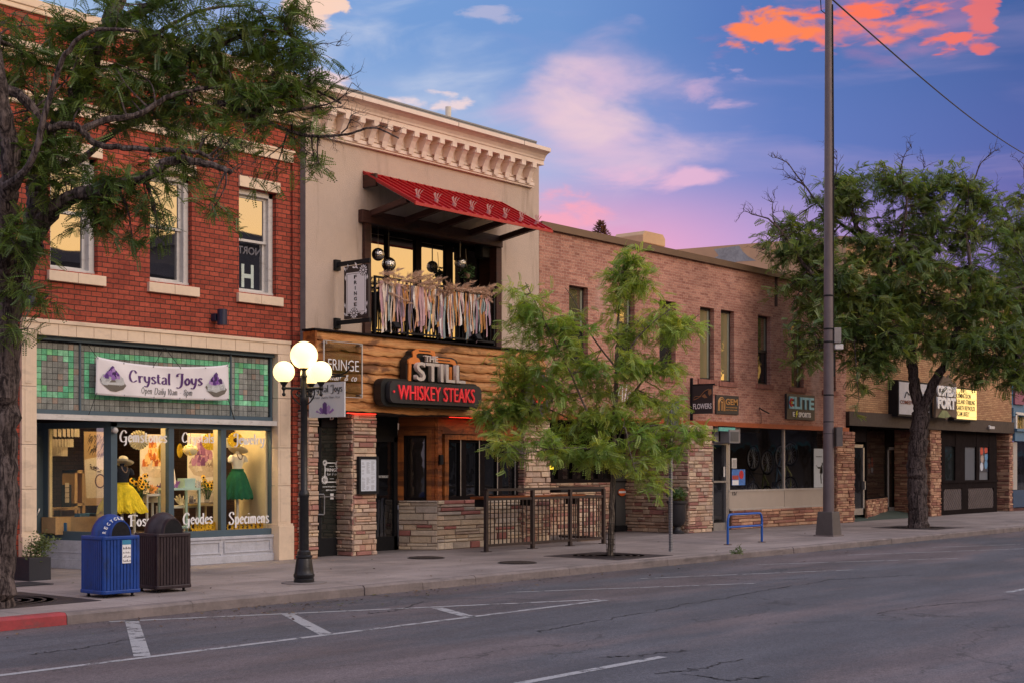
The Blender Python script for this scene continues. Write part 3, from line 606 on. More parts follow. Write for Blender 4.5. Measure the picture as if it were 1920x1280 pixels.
# log cladding
lz1, lz0 = Z(588, 617, YW), Z(648, 770.5, YW); lx0, lx1 = X(588, YW), X(1023, YW); rows = 8; R = random.Random(11); hh = (lz1 - lz0) / rows; m = MB()
for r in range(rows):
    zb = lz0 + hh * r; nx = 150; ph = R.uniform(0, 9); vs_, fs_ = [], []
    kk = [R.uniform(.004, .018) for _ in range(4)]; fq = [R.uniform(.9, 2.6), R.uniform(3, 7), R.uniform(.5, 1.4), R.uniform(9, 16), R.uniform(1, 3), R.uniform(22, 36)]; f = lambda x: kk[0] * math.sin(x * fq[0] + ph) + 1.4 * kk[1] * math.sin(x * fq[1] + ph * 2.3) * math.sin(x * fq[2] + ph) + kk[2] * .8 * math.sin(x * fq[3] + ph * 3) * math.sin(x * fq[4] + ph) + kk[3] * .5 * math.sin(x * fq[5] + ph)
    cuts = sorted(R.uniform(0, nx) for _ in range(2))
    for i in range(nx + 1):
        x_ = lx0 + (lx1 - lx0) * i / nx; e = f(x_) if r else f(x_) * .6; off = .012 * sum(1 for c_ in cuts if i > c_)
        vs_ += [(x_, YW + .06, zb + hh + .03), (x_, YW + .0 - off * .5 + .0, zb + hh * .6), (x_, YW - .006 - off * .3 + .004 * math.sin(x_ * 9 + ph), zb + e + .02), (x_, YW - .003, zb + e), (x_, YW + .06, zb + e + .005)]
    for i in range(nx):
        for k in range(4): fs_.append((i * 5 + k, i * 5 + k + 1, (i + 1) * 5 + k + 1, (i + 1) * 5 + k))
    m.add(vs_, fs_)
m.build('log_cladding', log_wood, BB, smooth=True)
m = MB(); m.box(lx0 - .0, lx0 + .035, YW - .05, YB, lz0 - .02, lz1 - .03); m.build('corner_board', trim_wood, BB)
m = MB(); m.box(lx0 - .03, lx1 + .03, YW - .06, YB + .0, lz1 - .02, lz1 + .015); m.build('cladding_flashing', dark_frame, BB)
MB().box(lx0, lx1, YW + .07, YB + .6, lz0 - .015, lz0 + .02).build('cladding_soffit', mat('dark_soffit', (.05, .035, .03), .8), BB)
led = mat('red_led', (1, .05, .03), .4, var=0, emit=6.0, ecol=(1, .03, .015))
m = MB(); m.box(X(650, -.33), X(704, -.33), -.35, -.33, lz0 - .027, lz0 - .018); m.box(X(850, -.4), X(905, -.4), -.3, -.28, lz0 - .02, lz0 - .016); m.build('led_strip', led, BB)
# ground floor
PF = -.3; zs = lz0 - .015
st = MB(); pier(st, X(577, PF), X(597, PF), PF, .2, 0, zs, WARM, 4, lmin=.2, lmax=.4); pier(st, X(661.5, PF), X(706, PF), PF, .2, 0, zs, WARM, 9); st.build('stone_pier', stone_m, BB)
dy = .12; d0, d1 = X(597, dy), X(655, dy); dz = Z(600, 800, dy)
m = MB(); m.box(d0 - .02, d1 + .3, dy + .06, dy + .12, 0, zs); m.box(d0, d0 + .07, dy - .01, dy + .06, 0, zs); m.box(d1 - .22, d1 + .1, dy - .01, dy + .06, 0, zs); m.box(d0, d1, dy - .01, dy + .06, dz, zs); m.box(d0, d1, dy, dy + .05, 0, .34); d = m.build('salon_door', black_metal, BB, bevel=.004)
MB().quad((d0 + .07, dy + .02, .34), (d1 - .22, dy + .02, .34), (d1 - .22, dy + .02, dz), (d0 + .07, dy + .02, dz)).build('pane', glassmat('door_glass', .08, (.02, .025, .022), 0, .006), d)
h = P(602, 945, dy - .08); m = MB(); m.tube([(h.x, dy, h.z + .19), (h.x + .08, dy - .07, h.z + .19), (h.x + .09, dy - .07, h.z + .17), (h.x + .09, dy - .07, h.z - .17), (h.x + .08, dy - .07, h.z - .19), (h.x, dy, h.z - .19)], .014); m.box(d0 + .02, d1 - .2, dy - .012, dy, Z(620, 931, dy), Z(620, 931, dy) + .02); m.build('handle', alu, d, True)
# entrance recess of the restaurant
B0 = G(747, 1030, 0); B1 = G(820, 1030.6, 0); BH = Z(820, 937.5, B1.y); by = B1.y; bxr = X(984, by)
e = (B1 - B0); eL = e.length; eU = e.normalized(); eN = Vector((eU.y, -eU.x, 0))
st = MB(); stones(st, B0, eU, eN, eL, BH, PALE, 21, hmin=.06, hmax=.15, lmin=.25, lmax=.75); stones(st, (B1.x, by, 0), UX, NY, bxr - B1.x, BH, PALE, 22, hmin=.06, hmax=.15, lmin=.25, lmax=.75); st.build('stone_bulkhead', stone_m, BB)
st = MB(); pier(st, X(984, PF), X(1032, PF), PF, .3, 0, zs, WARM, 31); st.build('stone_pier', stone_m, BB)
ry0 = B0.y + .02; m = MB(); xa, xb = X(705, ry0), B0.x
m.box(xa - .3, xb + .05, ry0 + .05, ry0 + .1, 0, zs); m.box(xb - .1, xb, ry0, ry0 + .05, 0, 2.3); m.box(xa - .3, xb, ry0, ry0 + .05, 0, .28); m.box(xa - .3, xb, ry0, ry0 + .05, 2.2, 2.32); d = m.build('restaurant_door', black_metal, BB)
MB().quad((xa - .25, ry0 + .03, .28), (xb - .1, ry0 + .03, .28), (xb - .1, ry0 + .03, 2.2), (xa - .25, ry0 + .03, 2.2)).build('pane', glass_dark, d)
def lap(mb, o, U, N, L, z0, z1, h=.16):
    z = z0
    while z < z1 - .01:
        zt_ = min(z + h, z1); a = Vector(o)
        mb.add([a + UP * z + N * .022, a + U * L + UP * z + N * .022, a + U * L + UP * zt_ + N * .002, a + UP * zt_ + N * .002, a + UP * z - N * .02, a + U * L + UP * z - N * .02, a + U * L + UP * zt_ - N * .02, a + UP * zt_ - N * .02], [(0, 1, 2, 3), (4, 5, 1, 0), (0, 3, 7, 4), (1, 5, 6, 2)]); z = zt_
    return mb
# splayed wall with one window
sw0, sw1 = .0, 0.0
u = 0
while px_of(B0 + eU * u) < 756: u += .01
w0 = u
while px_of(B0 + eU * u) < 799: u += .01
w1 = u; wz = Z(790, 815, (B0 + eU * u).y); I_ = -eN * .06
m = MB(); lap(m, B0 + eU * (w1 + .1) + I_, eU, eN, eL - w1 - .1 - .0, BH, wz + .08); lap(m, B0 + I_, eU, eN, eL, wz + .08, zs); lap(m, Vector((B1.x, by + .06, 0)), UX, NY, X(832, by) - B1.x, BH, zs); lap(m, Vector((X(832, by), by + .06, 0)), UX, NY, bxr - X(832, by), Z(836, 812, by), zs, .3); m.build('wood_siding', orange_wood, BB)
m = MB(); m.obox(B0 + I_, eU, UP, eN, -.02, .1, BH, wz + .12, -.04, .03); m.obox(B0 + I_, eU, UP, eN, w1, w1 + .1, BH, wz + .12, -.04, .03); m.obox(B0 + I_, eU, UP, eN, .1, w1, wz, wz + .1, -.04, .028)
xq = [X(q_, by + .1) for q_ in (829, 836, 972, 982)]; zt2, zb2 = Z(836, 823, by + .1), BH + .08
m.box(xq[0], xq[1], by + .02, by + .12, BH, zt2 + .1); m.box(xq[2], xq[3], by + .02, by + .12, BH, zs); m.box(xq[1], xq[2], by + .022, by + .12, zt2, zt2 + .1); m.build('window_trim', trim_wood, BB)
m = MB(); m.obox(B0 + I_, eU, UP, eN, .1, .16, BH, wz, -.05, 0); m.obox(B0 + I_, eU, UP, eN, w1 - .05, w1, BH, wz, -.05, 0); m.obox(B0 + I_, eU, UP, eN, .1, w1, BH, BH + .06, -.05, 0); m.obox(B0 + I_, eU, UP, eN, .1, w1, wz - .05, wz, -.05, 0)
wn = m.build('entrance_side_window', dark_frame, BB); p_ = lambda a, z: B0 + I_ - eN * .03 + eU * a + UP * z
MB().quad(p_(.16, BH + .06), p_(w1 - .05, BH + .06), p_(w1 - .05, wz - .05), p_(.16, wz - .05)).build('pane', glass_dark, wn)
m = MB(); yy = by + .12; m.box(xq[1], xq[2], by + .04, yy + .06, BH, zb2); m.box(xq[1], xq[2], yy - .03, yy + .06, zt2 - .06, zt2)
for a, b in ((860, 871), (896, 905.5), (930, 938.5), (964, 972)): m.box(X(a, yy), X(b, yy), yy - .05, yy + .06, zb2, zt2)
m.box(xq[1], xq[1] + .03, yy - .03, yy + .06, zb2, zt2); wn = m.build('restaurant_window', dark_frame, BB)
gl_rest = glassmat('restaurant_glass', .1, (.012, .013, .015), .0, .012, wscale=2)
for a, b in ((837, 860), (871, 896), (905.5, 930), (938.5, 964)): MB().quad((X(a, yy), yy + .01, zb2), (X(b, yy), yy + .01, zb2), (X(b, yy), yy + .01, zt2), (X(a, yy), yy + .01, zt2)).build('pane', gl_rest, wn)
m = MB(); al = MB()
for q_ in (861, 896, 930, 963): al.box(X(q_, yy) - .025, X(q_, yy), yy - .056, yy - .05, zb2, zt2)
al.build('window_track', alu, wn)
b = P(827, 861, by); MB().box(b.x - .05, b.x + .05, by - .03, by + .03, b.z - .1, b.z + .1).build('intercom', black_metal, BB, bevel=.01)
# vent pipe on the roof
vp = P(840.5, 201, 3.0); MB().tube([(vp.x, 3, 8.6), (vp.x, 3, vp.z)], .07, 12).build("vent_pipe", mat("pipe_white", (.6, .58, .5), .6), BB)
# ---------------------------------------------------------------- pink brick building
BC = thing('pink_brick_building', 'two-storey weathered pink brick building with tall narrow windows and a stone clad ground floor', 'building', (X(1011), 0, 0))
c0x, c1x = X(1011), X(1586); cz0 = Z(1291, 787.5); czr = Z(1447, 516)
wins = [(1067, 1102.5, 534, 691, 1), (1156, 1190, 549, 697, 1), (1236.5, 1267, 562, 704.5, 1), (1312.5, 1339, 574.5, 709.5, 0), (1351.6, 1376.6, 580, 714, 0), (1421, 1445.3, 590, 719, 1), (1484, 1507, 599.5, 725, 0), (1545, 1567, 609, 731, 0)]
hol = [(X(a), X(b), Z(a, d), Z(a, c)) for a, b, c, d, s in wins]
m = wall(MB(), c0x, c1x, cz0, czr, 0, hol, .2); m.quad((c0x, .35, czr - .3), (c1x, .35, czr - .3), (c1x, 16, czr - .3), (c0x, 16, czr - .3)); m.quad((c0x, .35, czr - .3), (c0x, .35, czr), (c1x, .35, czr), (c1x, .35, czr - .3))
m.build('wall', pink_brick, BC)
cap = mat('brown_metal_cap', lin(112, 88, 68), .55, .2, var=.1); m = MB(); m.box(c0x, c1x, -.07, .4, czr, czr + .1); m.box(c0x, c1x, -.09, -.06, czr - .05, czr + .11); m.build('roof_cap', cap, BC)
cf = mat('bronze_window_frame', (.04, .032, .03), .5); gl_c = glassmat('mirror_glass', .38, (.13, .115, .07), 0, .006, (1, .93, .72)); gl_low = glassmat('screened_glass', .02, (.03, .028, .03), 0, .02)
gl_pair = glassmat('glow_tinted_glass', .32, (.34, .29, .15), 0, .006, (1, .93, .72)); grn = mat('pale_sash', (.3, .32, .25), .5)  # lighter pane copy: the warm sky glow is put into its tint
for (a, b, z0, z1), (_, _, _, _, sas) in zip(hol, wins):
    m = MB(); y = .13; m.box(a, a + .035, y, y + .07, z0, z1); m.box(b - .05, b, y, y + .07, z0, z1); m.box(a, b, y, y + .07, z0, z0 + .05); m.box(a, b, y, y + .07, z1 - .06, z1); zm = z0 + (z1 - z0) * .49
    if sas: m.box(a, b, y - .01, y + .07, zm - .035, zm + .035)
    wn = m.build('window', cf, BC)
    MB().box(b - .1, b - .05, y + .015, y + .05, zm if sas else z0 + .05, z1 - .06).build('sash', grn, wn)
    zz = zm if sas else z0
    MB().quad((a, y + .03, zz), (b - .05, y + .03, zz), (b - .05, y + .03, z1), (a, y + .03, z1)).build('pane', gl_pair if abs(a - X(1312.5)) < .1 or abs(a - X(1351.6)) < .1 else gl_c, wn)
    if sas: MB().quad((a, y + .03, z0), (b - .05, y + .03, z0), (b - .05, y + .03, zm), (a, y + .03, zm)).build('screen', gl_low, wn)
    m = MB(); n = int((b - a + .24) / .075)
    for i in range(n):
        u = a - .12 + (b - a + .24) * i / n; m.box(u + .004, u + (b - a + .24) / n - .004, -.04, .13, z0 - .13, z0 - .0)
    m.build('sill', mat('sill_brick', lin(150, 100, 86), .85, var=.3, scale=9), wn)
m = MB(); m.box(c0x + .0, c1x + .02, -.1, .12, cz0 - .12, cz0 + .0); m.build('rust_fascia', gold_brown, BC)
m = MB(); xs_ = X(1455); m.box(xs_ - .07, xs_ + .07, -.012, .0, Z(1455, 575), czr - .04); m.build('downpipe_stain', mat('stained_brick', lin(70, 42, 38), .9, var=.4, scale=3), BC)
hz = cz0 - .12
# ground floor, from the patio to the bicycle shop
PR = 1.8; sp = MB(); stones(sp, (X(1193, PR), PR, 0), UX, NY, X(1291, -.12) - X(1193, PR) + .4, hz, WARM, 41, lmin=.3, lmax=.9); pier(sp, X(1291, -.22), X(1336, -.22), -.22, PR, 0, hz, WARM, 42); pier(sp, X(1569.5, -.2), X(1602.5, -.2), -.2, .3, 0, hz, BROWN, 43); stones(sp, (X(1372, .05), .05, 0), UX, NY, X(1571) - X(1372, .05), Z(1376, 956, .05), BROWN, 44, lmin=.3, lmax=.8, hmin=.07)
sp.build('stone_wall', stone_m, BC)
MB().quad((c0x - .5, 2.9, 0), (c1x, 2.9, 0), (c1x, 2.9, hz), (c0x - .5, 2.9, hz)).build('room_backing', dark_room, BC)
MB().box(c0x - .3, X(1336), .0, 2.9, hz - .02, hz).build('soffit', dark_frame, BC)
m = MB(); y = PR; a, b = X(1020, y), X(1150, y); zs1 = Z(1050, 897, y)
m.box(a, b, y, y + .1, zs1 - .1, zs1); m.box(a, b, y, y + .1, 2.35, hz)
for q0, q1 in ((1030, 1034), (1045, 1054), (1072, 1081), (1097, 1106), (1120, 1128)): m.box(X(q0, y), X(q1, y), y - .02, y + .1, zs1, 2.45)
wn = m.build('patio_window', dark_frame, BC)
MB().quad((a, y + .06, zs1), (b, y + .06, zs1), (b, y + .06, 2.45), (a, y + .06, 2.45)).build('pane', glassmat('patio_glass', .12, (.03, .03, .03), .75, .01), wn)
st = MB(); stones(st, (a, y - .05, 0), UX, NY, X(1148, y) - a, zs1 - .1, WARM, 45); st.build('stone_bulkhead', stone_m, BC)
m = MB(); pq = PR - .1; da, db = X(1150, pq), X(1193, pq); m.box(da, da + .09, pq - .02, PR, 0, hz); m.box(db - .22, db, pq - .08, PR, 0, hz); m.box(da, db, pq - .02, PR, 0, .16); m.box(da, db, pq - .02, PR, 2.2, 2.35); m.box(da, db, pq - .01, PR - .05, 1.3, 1.33); dr = m.build('patio_door', black_metal, BC)
MB().quad((da + .09, pq + .03, .16), (db - .22, pq + .03, .16), (db - .22, pq + .03, 2.2), (da + .09, pq + .03, 2.2)).build('pane', mat('grey_shade', (.07, .07, .068), .5), dr)
# bicycle shop door, transom and show window
y = .1; ea, eb = X(1336, y), X(1366, y); et, eb0 = Z(1350, 833, y), Z(1350, 975, y); m = MB()
m.box(ea, eb, y, y + .1, et, et + .06); m.box(eb - .16, eb, y - .02, y + .1, 0, et); m.box(ea, ea + .05, y, y + .1, 0, et); m.box(ea, eb, y, y + .1, 0, .2); m.box(ea, eb, y - .03, y + .1, Z(1350, 904, y), Z(1350, 904, y) + .05)
dr = m.build('shop_door', alu, BC); MB().quad((ea, y + .05, .2), (eb - .16, y + .05, .2), (eb - .16, y + .05, et), (ea, y + .05, et)).build('pane', glass_dark, dr)
MB().box(ea + .55, eb - .18, y - .005, y + .0, Z(1357, 893, y), Z(1357, 874, y)).build('paper_notice', white_paint, dr)
m = MB(); y = .1; xa, xb = X(1366, y), X(1571, y); t0, t1, b1, b0 = hz, Z(1370, 918, y), Z(1370, 919, y), Z(1370, 953, y)
xm = X(1470, y); m.box(xm - .03, xm + .03, y - .02, y + .06, b1, t0); m.box(xb - .16, xb, y - .02, y + .06, b0, t0); m.box(xa, xa + .04, y - .02, y + .06, b1, t0); m.box(xa, xb, y - .03, y + .06, b1 - .03, b1 + .02); m.box(xa, xb, y - .05, y + .1, b0 - .05, b0); m.build('show_window_frame', mat('cream_metal', (.44, .4, .36), .45), BC)
MB().box(xa, xm - .01, y - .01, y + .05, b0, b1 - .03).box(xm + .01, xb, y - .01, y + .05, b0, b1 - .03).build('show_window_panel', mat('beige_panel', lin(176, 164, 152), .6, var=.05), BC)
MB().quad((xa, y + .03, b1), (xb, y + .03, b1), (xb, y + .03, t0), (xa, y + .03, t0)).build('show_window_pane', glassmat('show_glass', .035, (.02, .02, .02), .9, .008), BC)
MB().box(X(1555, y), X(1560, y), y - .06, y + .0, 1.3, t0).build('window_post', gold_brown, BC)
m = MB(); q0, q1 = P(1340, 831, -.0), P(1388, 806, 0); m.box(ea - .05, X(1388, 0), .0, .12, et + .06, hz - .0); m.build('transom_panel', mat('transom_grey', (.22, .2, .2), .6), BC)
MB().box(X(1348, -.01), X(1361, -.01), -.012, .0, Z(1354, 827), Z(1354, 808)).build('transom_pane', dark_frame, BC)
# ---------------------------------------------------------------- tan brick building
BD = thing('tan_brick_building', 'tall tan roman brick building with a dark fascia and a long plain plastered side wall', 'building', (X(1586), 0, 0))
d0x, d1x = X(1586), X(1897); dzt = 8.75; dz0, dz1 = Z(1586, 796.5), Z(1586, 770.5)
hz_d = dz0
nm = (X(1641), X(1656), Z(1648, 662), Z(1648, 612))
m = wall(MB(), d0x, d1x, dz0, dzt, 0, [nm], .15); m.build('wall', tan_brick, BD)
plaster = mat('tan_plaster', lin(196, 164, 128), .9, var=.12, scale=.5, bump=.5, bscale=12, dirt=(lin(170, 140, 112), (.1, .6, .3), .7))
m = MB(); sy = 24.0
m.add([(d0x, 0, dz0), (d0x, sy, dz0), (d0x, sy, dzt + .75), (d0x, 0, dzt)], [(0, 1, 2, 3)]); m.quad((d0x, 0, dzt), (d1x, 0, dzt), (d1x, sy, dzt), (d0x, sy, dzt)); m.box(d0x + .01, d1x, sy, sy + .1, 0, dzt); m.quad((d1x, 0, 0), (d1x, sy, 0), (d1x, sy, dzt), (d1x, 0, dzt)); m.build('side_wall', plaster, BD)
a = solve_y(1372, 477, d0x - .01); b = a
m = MB(); R = random.Random(2); cy_, cz_ = (a.y + b.y) / 2, (a.z + b.z) / 2 - .25
m.add([(d0x - .006, cy_ - dy_ * .9, cz_ + .25 + dz_ * .42) for dy_, dz_ in ((-.75, .55), (-.55, .0), (-.9, -.25), (-.5, -.8), (.25, -.62), (1.0, -.7), (.7, -.35), (.45, .12), (.3, .6))], [tuple(range(9))]); m.build('bare_patch', mat('bare_render', (.3, .33, .33), .9, var=.3, scale=2), BD)
MB().box(nm[0], nm[1], .12, .2, nm[2], nm[3]).build('upper_window', glass_up, BD)
fas = mat('dark_fascia', lin(58, 46, 40), .7, var=.22, scale=1.2); xk = X(1868); MB().box(d0x, xk - .01, -.12, .1, dz0, dz1).box(xk, d1x, -.1, .1, dz0, dz1).build('fascia', fas, BD)
MB().quad((d0x, -.1, dz0 + .002), (d1x, -.1, dz0 + .002), (d1x, 3, dz0 + .002), (d0x, 3, dz0 + .002)).build('soffit', dark_frame, BD)
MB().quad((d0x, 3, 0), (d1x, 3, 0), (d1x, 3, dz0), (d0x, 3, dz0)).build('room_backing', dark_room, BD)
green_floor = mat('green_ramp', lin(70, 84, 76), .8, var=.15)
MB().add([(X(1606), .0, .004), (X(1764), .0, .004), (X(1764), 1.4, .2), (X(1606), 1.4, .2)], [(0, 1, 2, 3)]).build('entrance_ramp', green_floor, BD)
def framed_door(name, px0, px1, pt, pb, y, glass, fr=.1):
    a, b, t, z = X(px0, y), X(px1, y), Z(px0, pt, y), Z(px0, pb, y); m = MB(); m.box(a, a + fr, y, y + .08, z, t); m.box(b - fr, b, y, y + .08, z, t); m.box(a, b, y, y + .08, t - fr, t); m.box(a, b, y, y + .08, z, z + .2); d = m.build(name, alu, BD)
    MB().quad((a + fr, y + .04, z + .2), (b - fr, y + .04, z + .2), (b - fr, y + .04, t - fr), (a + fr, y + .04, t - fr)).build('pane', glass, d); MB().box(b - fr * 1.3, b - fr * .6, y - .07, y - .0, (t + z) / 2 - .32, (t + z) / 2 - .05).build('handle', alu, d); return a, b, t, z
gdoor = glassmat('recess_glass', .03, (.02, .017, .015), .5, .02)
a, b, t, z = framed_door('glass_door', 1598, 1621, 832, 965, .35, gdoor); MB().box(X(1598, .35), X(1624, .35), .36, .42, t + .08, dz0).build('transom', dark_frame, BD)
a2, b2, t2, z2 = framed_door('glass_door', 1664.5, 1691, 837, 961, 1.3, gdoor); MB().box(a2, b2, 1.34, 1.4, t2, dz0).build('transom', dark_frame, BD)
e0, e1 = Vector((X(1625, .35), .35, 0)), Vector((X(1664.5, 1.3), 1.3, 0)); dU = (e1 - e0).normalized(); dN = Vector((dU.y, -dU.x, 0)); dL = (e1 - e0).length; bt = Z(1640, 934, .8)
sp = MB(); stones(sp, e0, dU, dN, dL, bt, BROWN, 51); stones(sp, (X(1691, 1.3), 1.3, 0), UX, NY, X(1760, 1.3) - X(1691, 1.3), dz0, BROWN, 52, lmin=.3, lmax=.9); pier(sp, X(1745, -.02), X(1764.5, -.02), -.02, 1.3, 0, dz0, BROWN, 53); pier(sp, X(1893, -.02), X(1899.5, -.02), -.02, .9, 0, dz0, BROWN, 54)
stones(sp, (X(1870, .9), .9, .0), UX, NY, X(1895, .9) - X(1870, .9), dz0, BROWN, 55, lmin=.3, lmax=.9); sp.build('stone_wall', stone_m, BD)
m = MB(); m.obox(e0, dU, UP, dN, 0, .07, bt, dz0, -.06, 0); m.obox(e0, dU, UP, dN, dL - .2, dL - .12, bt, dz0, -.06, 0); m.obox(e0, dU, UP, dN, 0, dL, bt, bt + .05, -.06, .0); sw = m.build('recess_window', dark_frame, BD); q = lambda u, z: e0 + dU * u - dN * .03 + UP * z
MB().quad(q(.07, bt + .05), q(dL, bt + .05), q(dL, dz0), q(.07, dz0)).build('pane', gdoor, sw)
m = MB(); y = .2; xa, xb = X(1764, y), X(1868, y); zs_ = Z(1770, 900, y)
m.box(xa, xb, y - .06, y + .1, zs_ - .09, zs_); m.box(xa, xb, y, y + .12, 2.42, dz0)
for q0, q1 in ((1764, 1771), (1790.5, 1808.5), (1830, 1835.5), (1854, 1868)): m.box(X(q0, y), X(q1, y), y - .02, y + .12, zs_, dz0)
m.box(xa, xb, y, y + .1, 0, zs_ - .09)
m.box(xa, xb, y - .03, y, .0, .17)
for q0, q1 in ((1764, 1768), (1802, 1814), (1862, 1868)): m.box(X(q0, y), X(q1, y), y - .03, y, .17, zs_ - .09)
m.box(xa, xb, y - .028, y, zs_ - .3, zs_ - .09); wn = m.build('club_window', dark_frame, BD)
for q0, q1, gl in ((1771, 1790.5, glassmat('club_glass', .09, (.02, .025, .025), .0, .015)), (1808.5, 1830, glassmat('club_blind_glass', .1, (.16, .17, .19), 0, .01)), (1835.5, 1854, glassmat('club_blind_glass', .05, (.2, .21, .23), 0, .01))):
    MB().quad((X(q0, y), y + .05, zs_), (X(q1, y), y + .05, zs_), (X(q1, y), y + .05, 2.42), (X(q0, y), y + .05, 2.42)).build('pane', gl, wn)
pb = mat('brown_board', (.085, .068, .072), .7, var=.2)
for q0, q1, sgn in ((1768, 1802, 1), (1814, 1862, -1)):
    m = MB(); a, b, zl, zh = X(q0, y), X(q1, y), .17, zs_ - .3
    k = int((b - a + zh - zl) / .17)
    for i in range(k):
        pts = []
        for s_ in (i * .17 + .018, (i + 1) * .17 - .018):
            lo, hi = max(0, s_ - (b - a)), min(s_, zh - zl); pts.append(((s_ - lo, lo), (s_ - hi, hi)))
        qd = [pts[0][0], pts[1][0], pts[1][1], pts[0][1]]; qd = [((a + u if sgn < 0 else b - u), zl + v) for u, v in qd]
        m.add([(u, y - .012, v) for u, v in qd] + [(u, y, v) for u, v in qd], [(0, 1, 2, 3), (0, 4, 5, 1), (1, 5, 6, 2), (2, 6, 7, 3), (3, 7, 4, 0)])
    m.build('diagonal_boarding', pb, wn)
# ---------------------------------------------------------------- blue building at the end
BE = thing('blue_building', 'narrow slice of a blue painted shop building at the right edge', 'building', (d1x + .02, 0, 0)); e0x, e1x = d1x + .02, d1x + 16
blue = mat('blue_paint', lin(70, 110, 140), .6, var=.1); navy = mat('navy_paint', lin(28, 66, 100), .6, var=.12)
z_ = lambda py: Z(1905, py)
m = MB(); m.box(e0x, e1x, .05, 8, z_(805), 6.4); m.box(e0x, e1x, -.12, .05, z_(826), z_(806)); m.box(e0x, e1x, -.2, .05, z_(808), z_(803)); m.box(e0x, e1x, -.06, .05, z_(780), z_(764)); m.build('wall', blue, BE)
pil_m = mat('stone_white', lin(170, 164, 156), .7)
for q in (.05, 1.6): MB().box(e0x + q, e0x + q + .45, -.02, .1, z_(917), z_(828)).build('pilaster', pil_m, BE)
MB().box(e0x, e1x, -.05, .1, z_(950), z_(918)).build('base_panel', navy, BE)
MB().box(e0x, e1x, -.03, .1, -.0, z_(952)).build('plinth', mat('maroon_paint', lin(70, 26, 34), .6), BE)
MB().box(e0x + .5, e1x, .0, .12, z_(918), z_(826)).build('shop_window', glass_dark, BE)
MB().box(e0x + .35, e0x + 1.1, -.06, .04, z_(803), z_(778)).build('upper_window', glass_dark, BE)
m = MB(); m.box(e0x + .2, e0x + .35, -.08, .04, z_(804), z_(775)); m.box(e0x + .2, e1x, -.08, .04, z_(777), z_(772)); m.build('window_trim', white_paint, BE)
MB().box(e0x + .25, e0x + 1.3, -.03, .045, z_(757), z_(722)).build('upper_panel', mat('rose_panel', lin(140, 80, 100), .7), BE)
# ---------------------------------------------------------------- behind the roofs
cp = P(1224, 450, 7.0); CHM = thing('chimney', 'squat cream chimney with a wide cap rising behind the pink brick roof', 'chimney', (cp.x, 7, czr - .3)); yb = 7.0
xa, xb = X(1201, yb), X(1243, yb); zb_, zt_ = czr - .3, Z(1222, 437, yb); m = MB(); m.box(xa + .12, xb - .1, yb, yb + 1.0, zb_, zt_ - .35); m.build('stack', plaster, CHM)
m = MB(); m.poly([(xa, yb - .1, zt_ - .4), (xb, yb - .1, zt_ - .4), (xb, yb - .1, zt_ - .14), (xb - .14, yb - .1, zt_), (xa + .14, yb - .1, zt_), (xa, yb - .1, zt_ - .14)], (0, 1, 0), 1.2); m.build('chimney_cap', plaster, CHM, bevel=.02)
# ---------------------------------------------------------------- buildings across the street, mirrored in the windows
far_b = mat('grey_far_brick', (.1, .09, .09), .85, var=.3, scale=.6)
def far_block(x0, x1, h, lab, n):
    r = thing('far_building', lab, 'building', ((x0 + x1) / 2, -42, 0)); m = MB(); m.box(x0, x1, -52, -41, 0, h); m.box(x0 - .2, x1 + .2, -52, -40.6, h - .7, h - .3); m.build('wall', far_b, r)
    for k in range(n):
        a = x0 + (x1 - x0) * (k + .25) / n; b = a + (x1 - x0) * .5 / n; MB().box(a, b, -41, -40.9, .6, 3).build('shop_window', dark_frame, r)
        if h > 8: MB().box(a, b, -41, -40.92, h * .5, h * .5 + 2).build('window', dark_frame, r)
    MB().box(x0, x1, -41, -39.6, 3.2, 3.5).build('canopy', mat('teal_canopy', (.02, .16, .15), .6), r)
far_block(28, 47.3, 12.4, 'grey commercial block facing the shops from across the street', 4); far_block(47.5, 56, 14.6, 'tallest narrow grey block facing the shops from across the street', 2); far_block(-30, 26, 8.5, 'lower grey shop row facing the red brick building from across the street', 6); far_block(57.5, 190, 5.6, 'long low grey shop row facing the tan brick building from across the street', 10)
# ---------------------------------------------------------------- lettering
def text(s, name, m, parent, o, U, V, w, h, depth=.008, bold=0.0, shear=0.0, local=False):
    """letters as solid outlines fitted into a w x h rectangle whose lower left corner is o"""
    cu = bpy.data.curves.new(name, 'FONT'); cu.body = s; cu.extrude = .02; cu.offset = bold; cu.shear = shear; cu.resolution_u = 3
    ob = bpy.data.objects.new(name, cu); COL.objects.link(ob); dg = bpy.context.evaluated_depsgraph_get(); dg.update()
    me = bpy.data.meshes.new_from_object(ob.evaluated_get(dg)); bpy.data.objects.remove(ob); bpy.data.curves.remove(cu)
    v = np.empty(len(me.vertices) * 3); me.vertices.foreach_get('co', v); v = v.reshape(-1, 3); lo, hi = v.min(0), v.max(0)
    U, V, o = Vector(U), Vector(V), Vector(o); N = U.cross(V)
    off = Vector((0, 0, 0)) if local or parent is None else Vector(root_of(parent).location)
    k = (v - lo) / np.maximum(hi - lo, 1e-6) * np.array([w, h, depth]); W = np.array(o - off) + k[:, :1] * np.array(U) + k[:, 1:2] * np.array(V) + k[:, 2:] * np.array(N)
    me.vertices.foreach_set('co', W.ravel()); me.update(); me.materials.clear(); me.materials.append(m); me.name = name
    ob = bpy.data.objects.new(name, me); COL.objects.link(ob); ob.parent = parent
    return ob
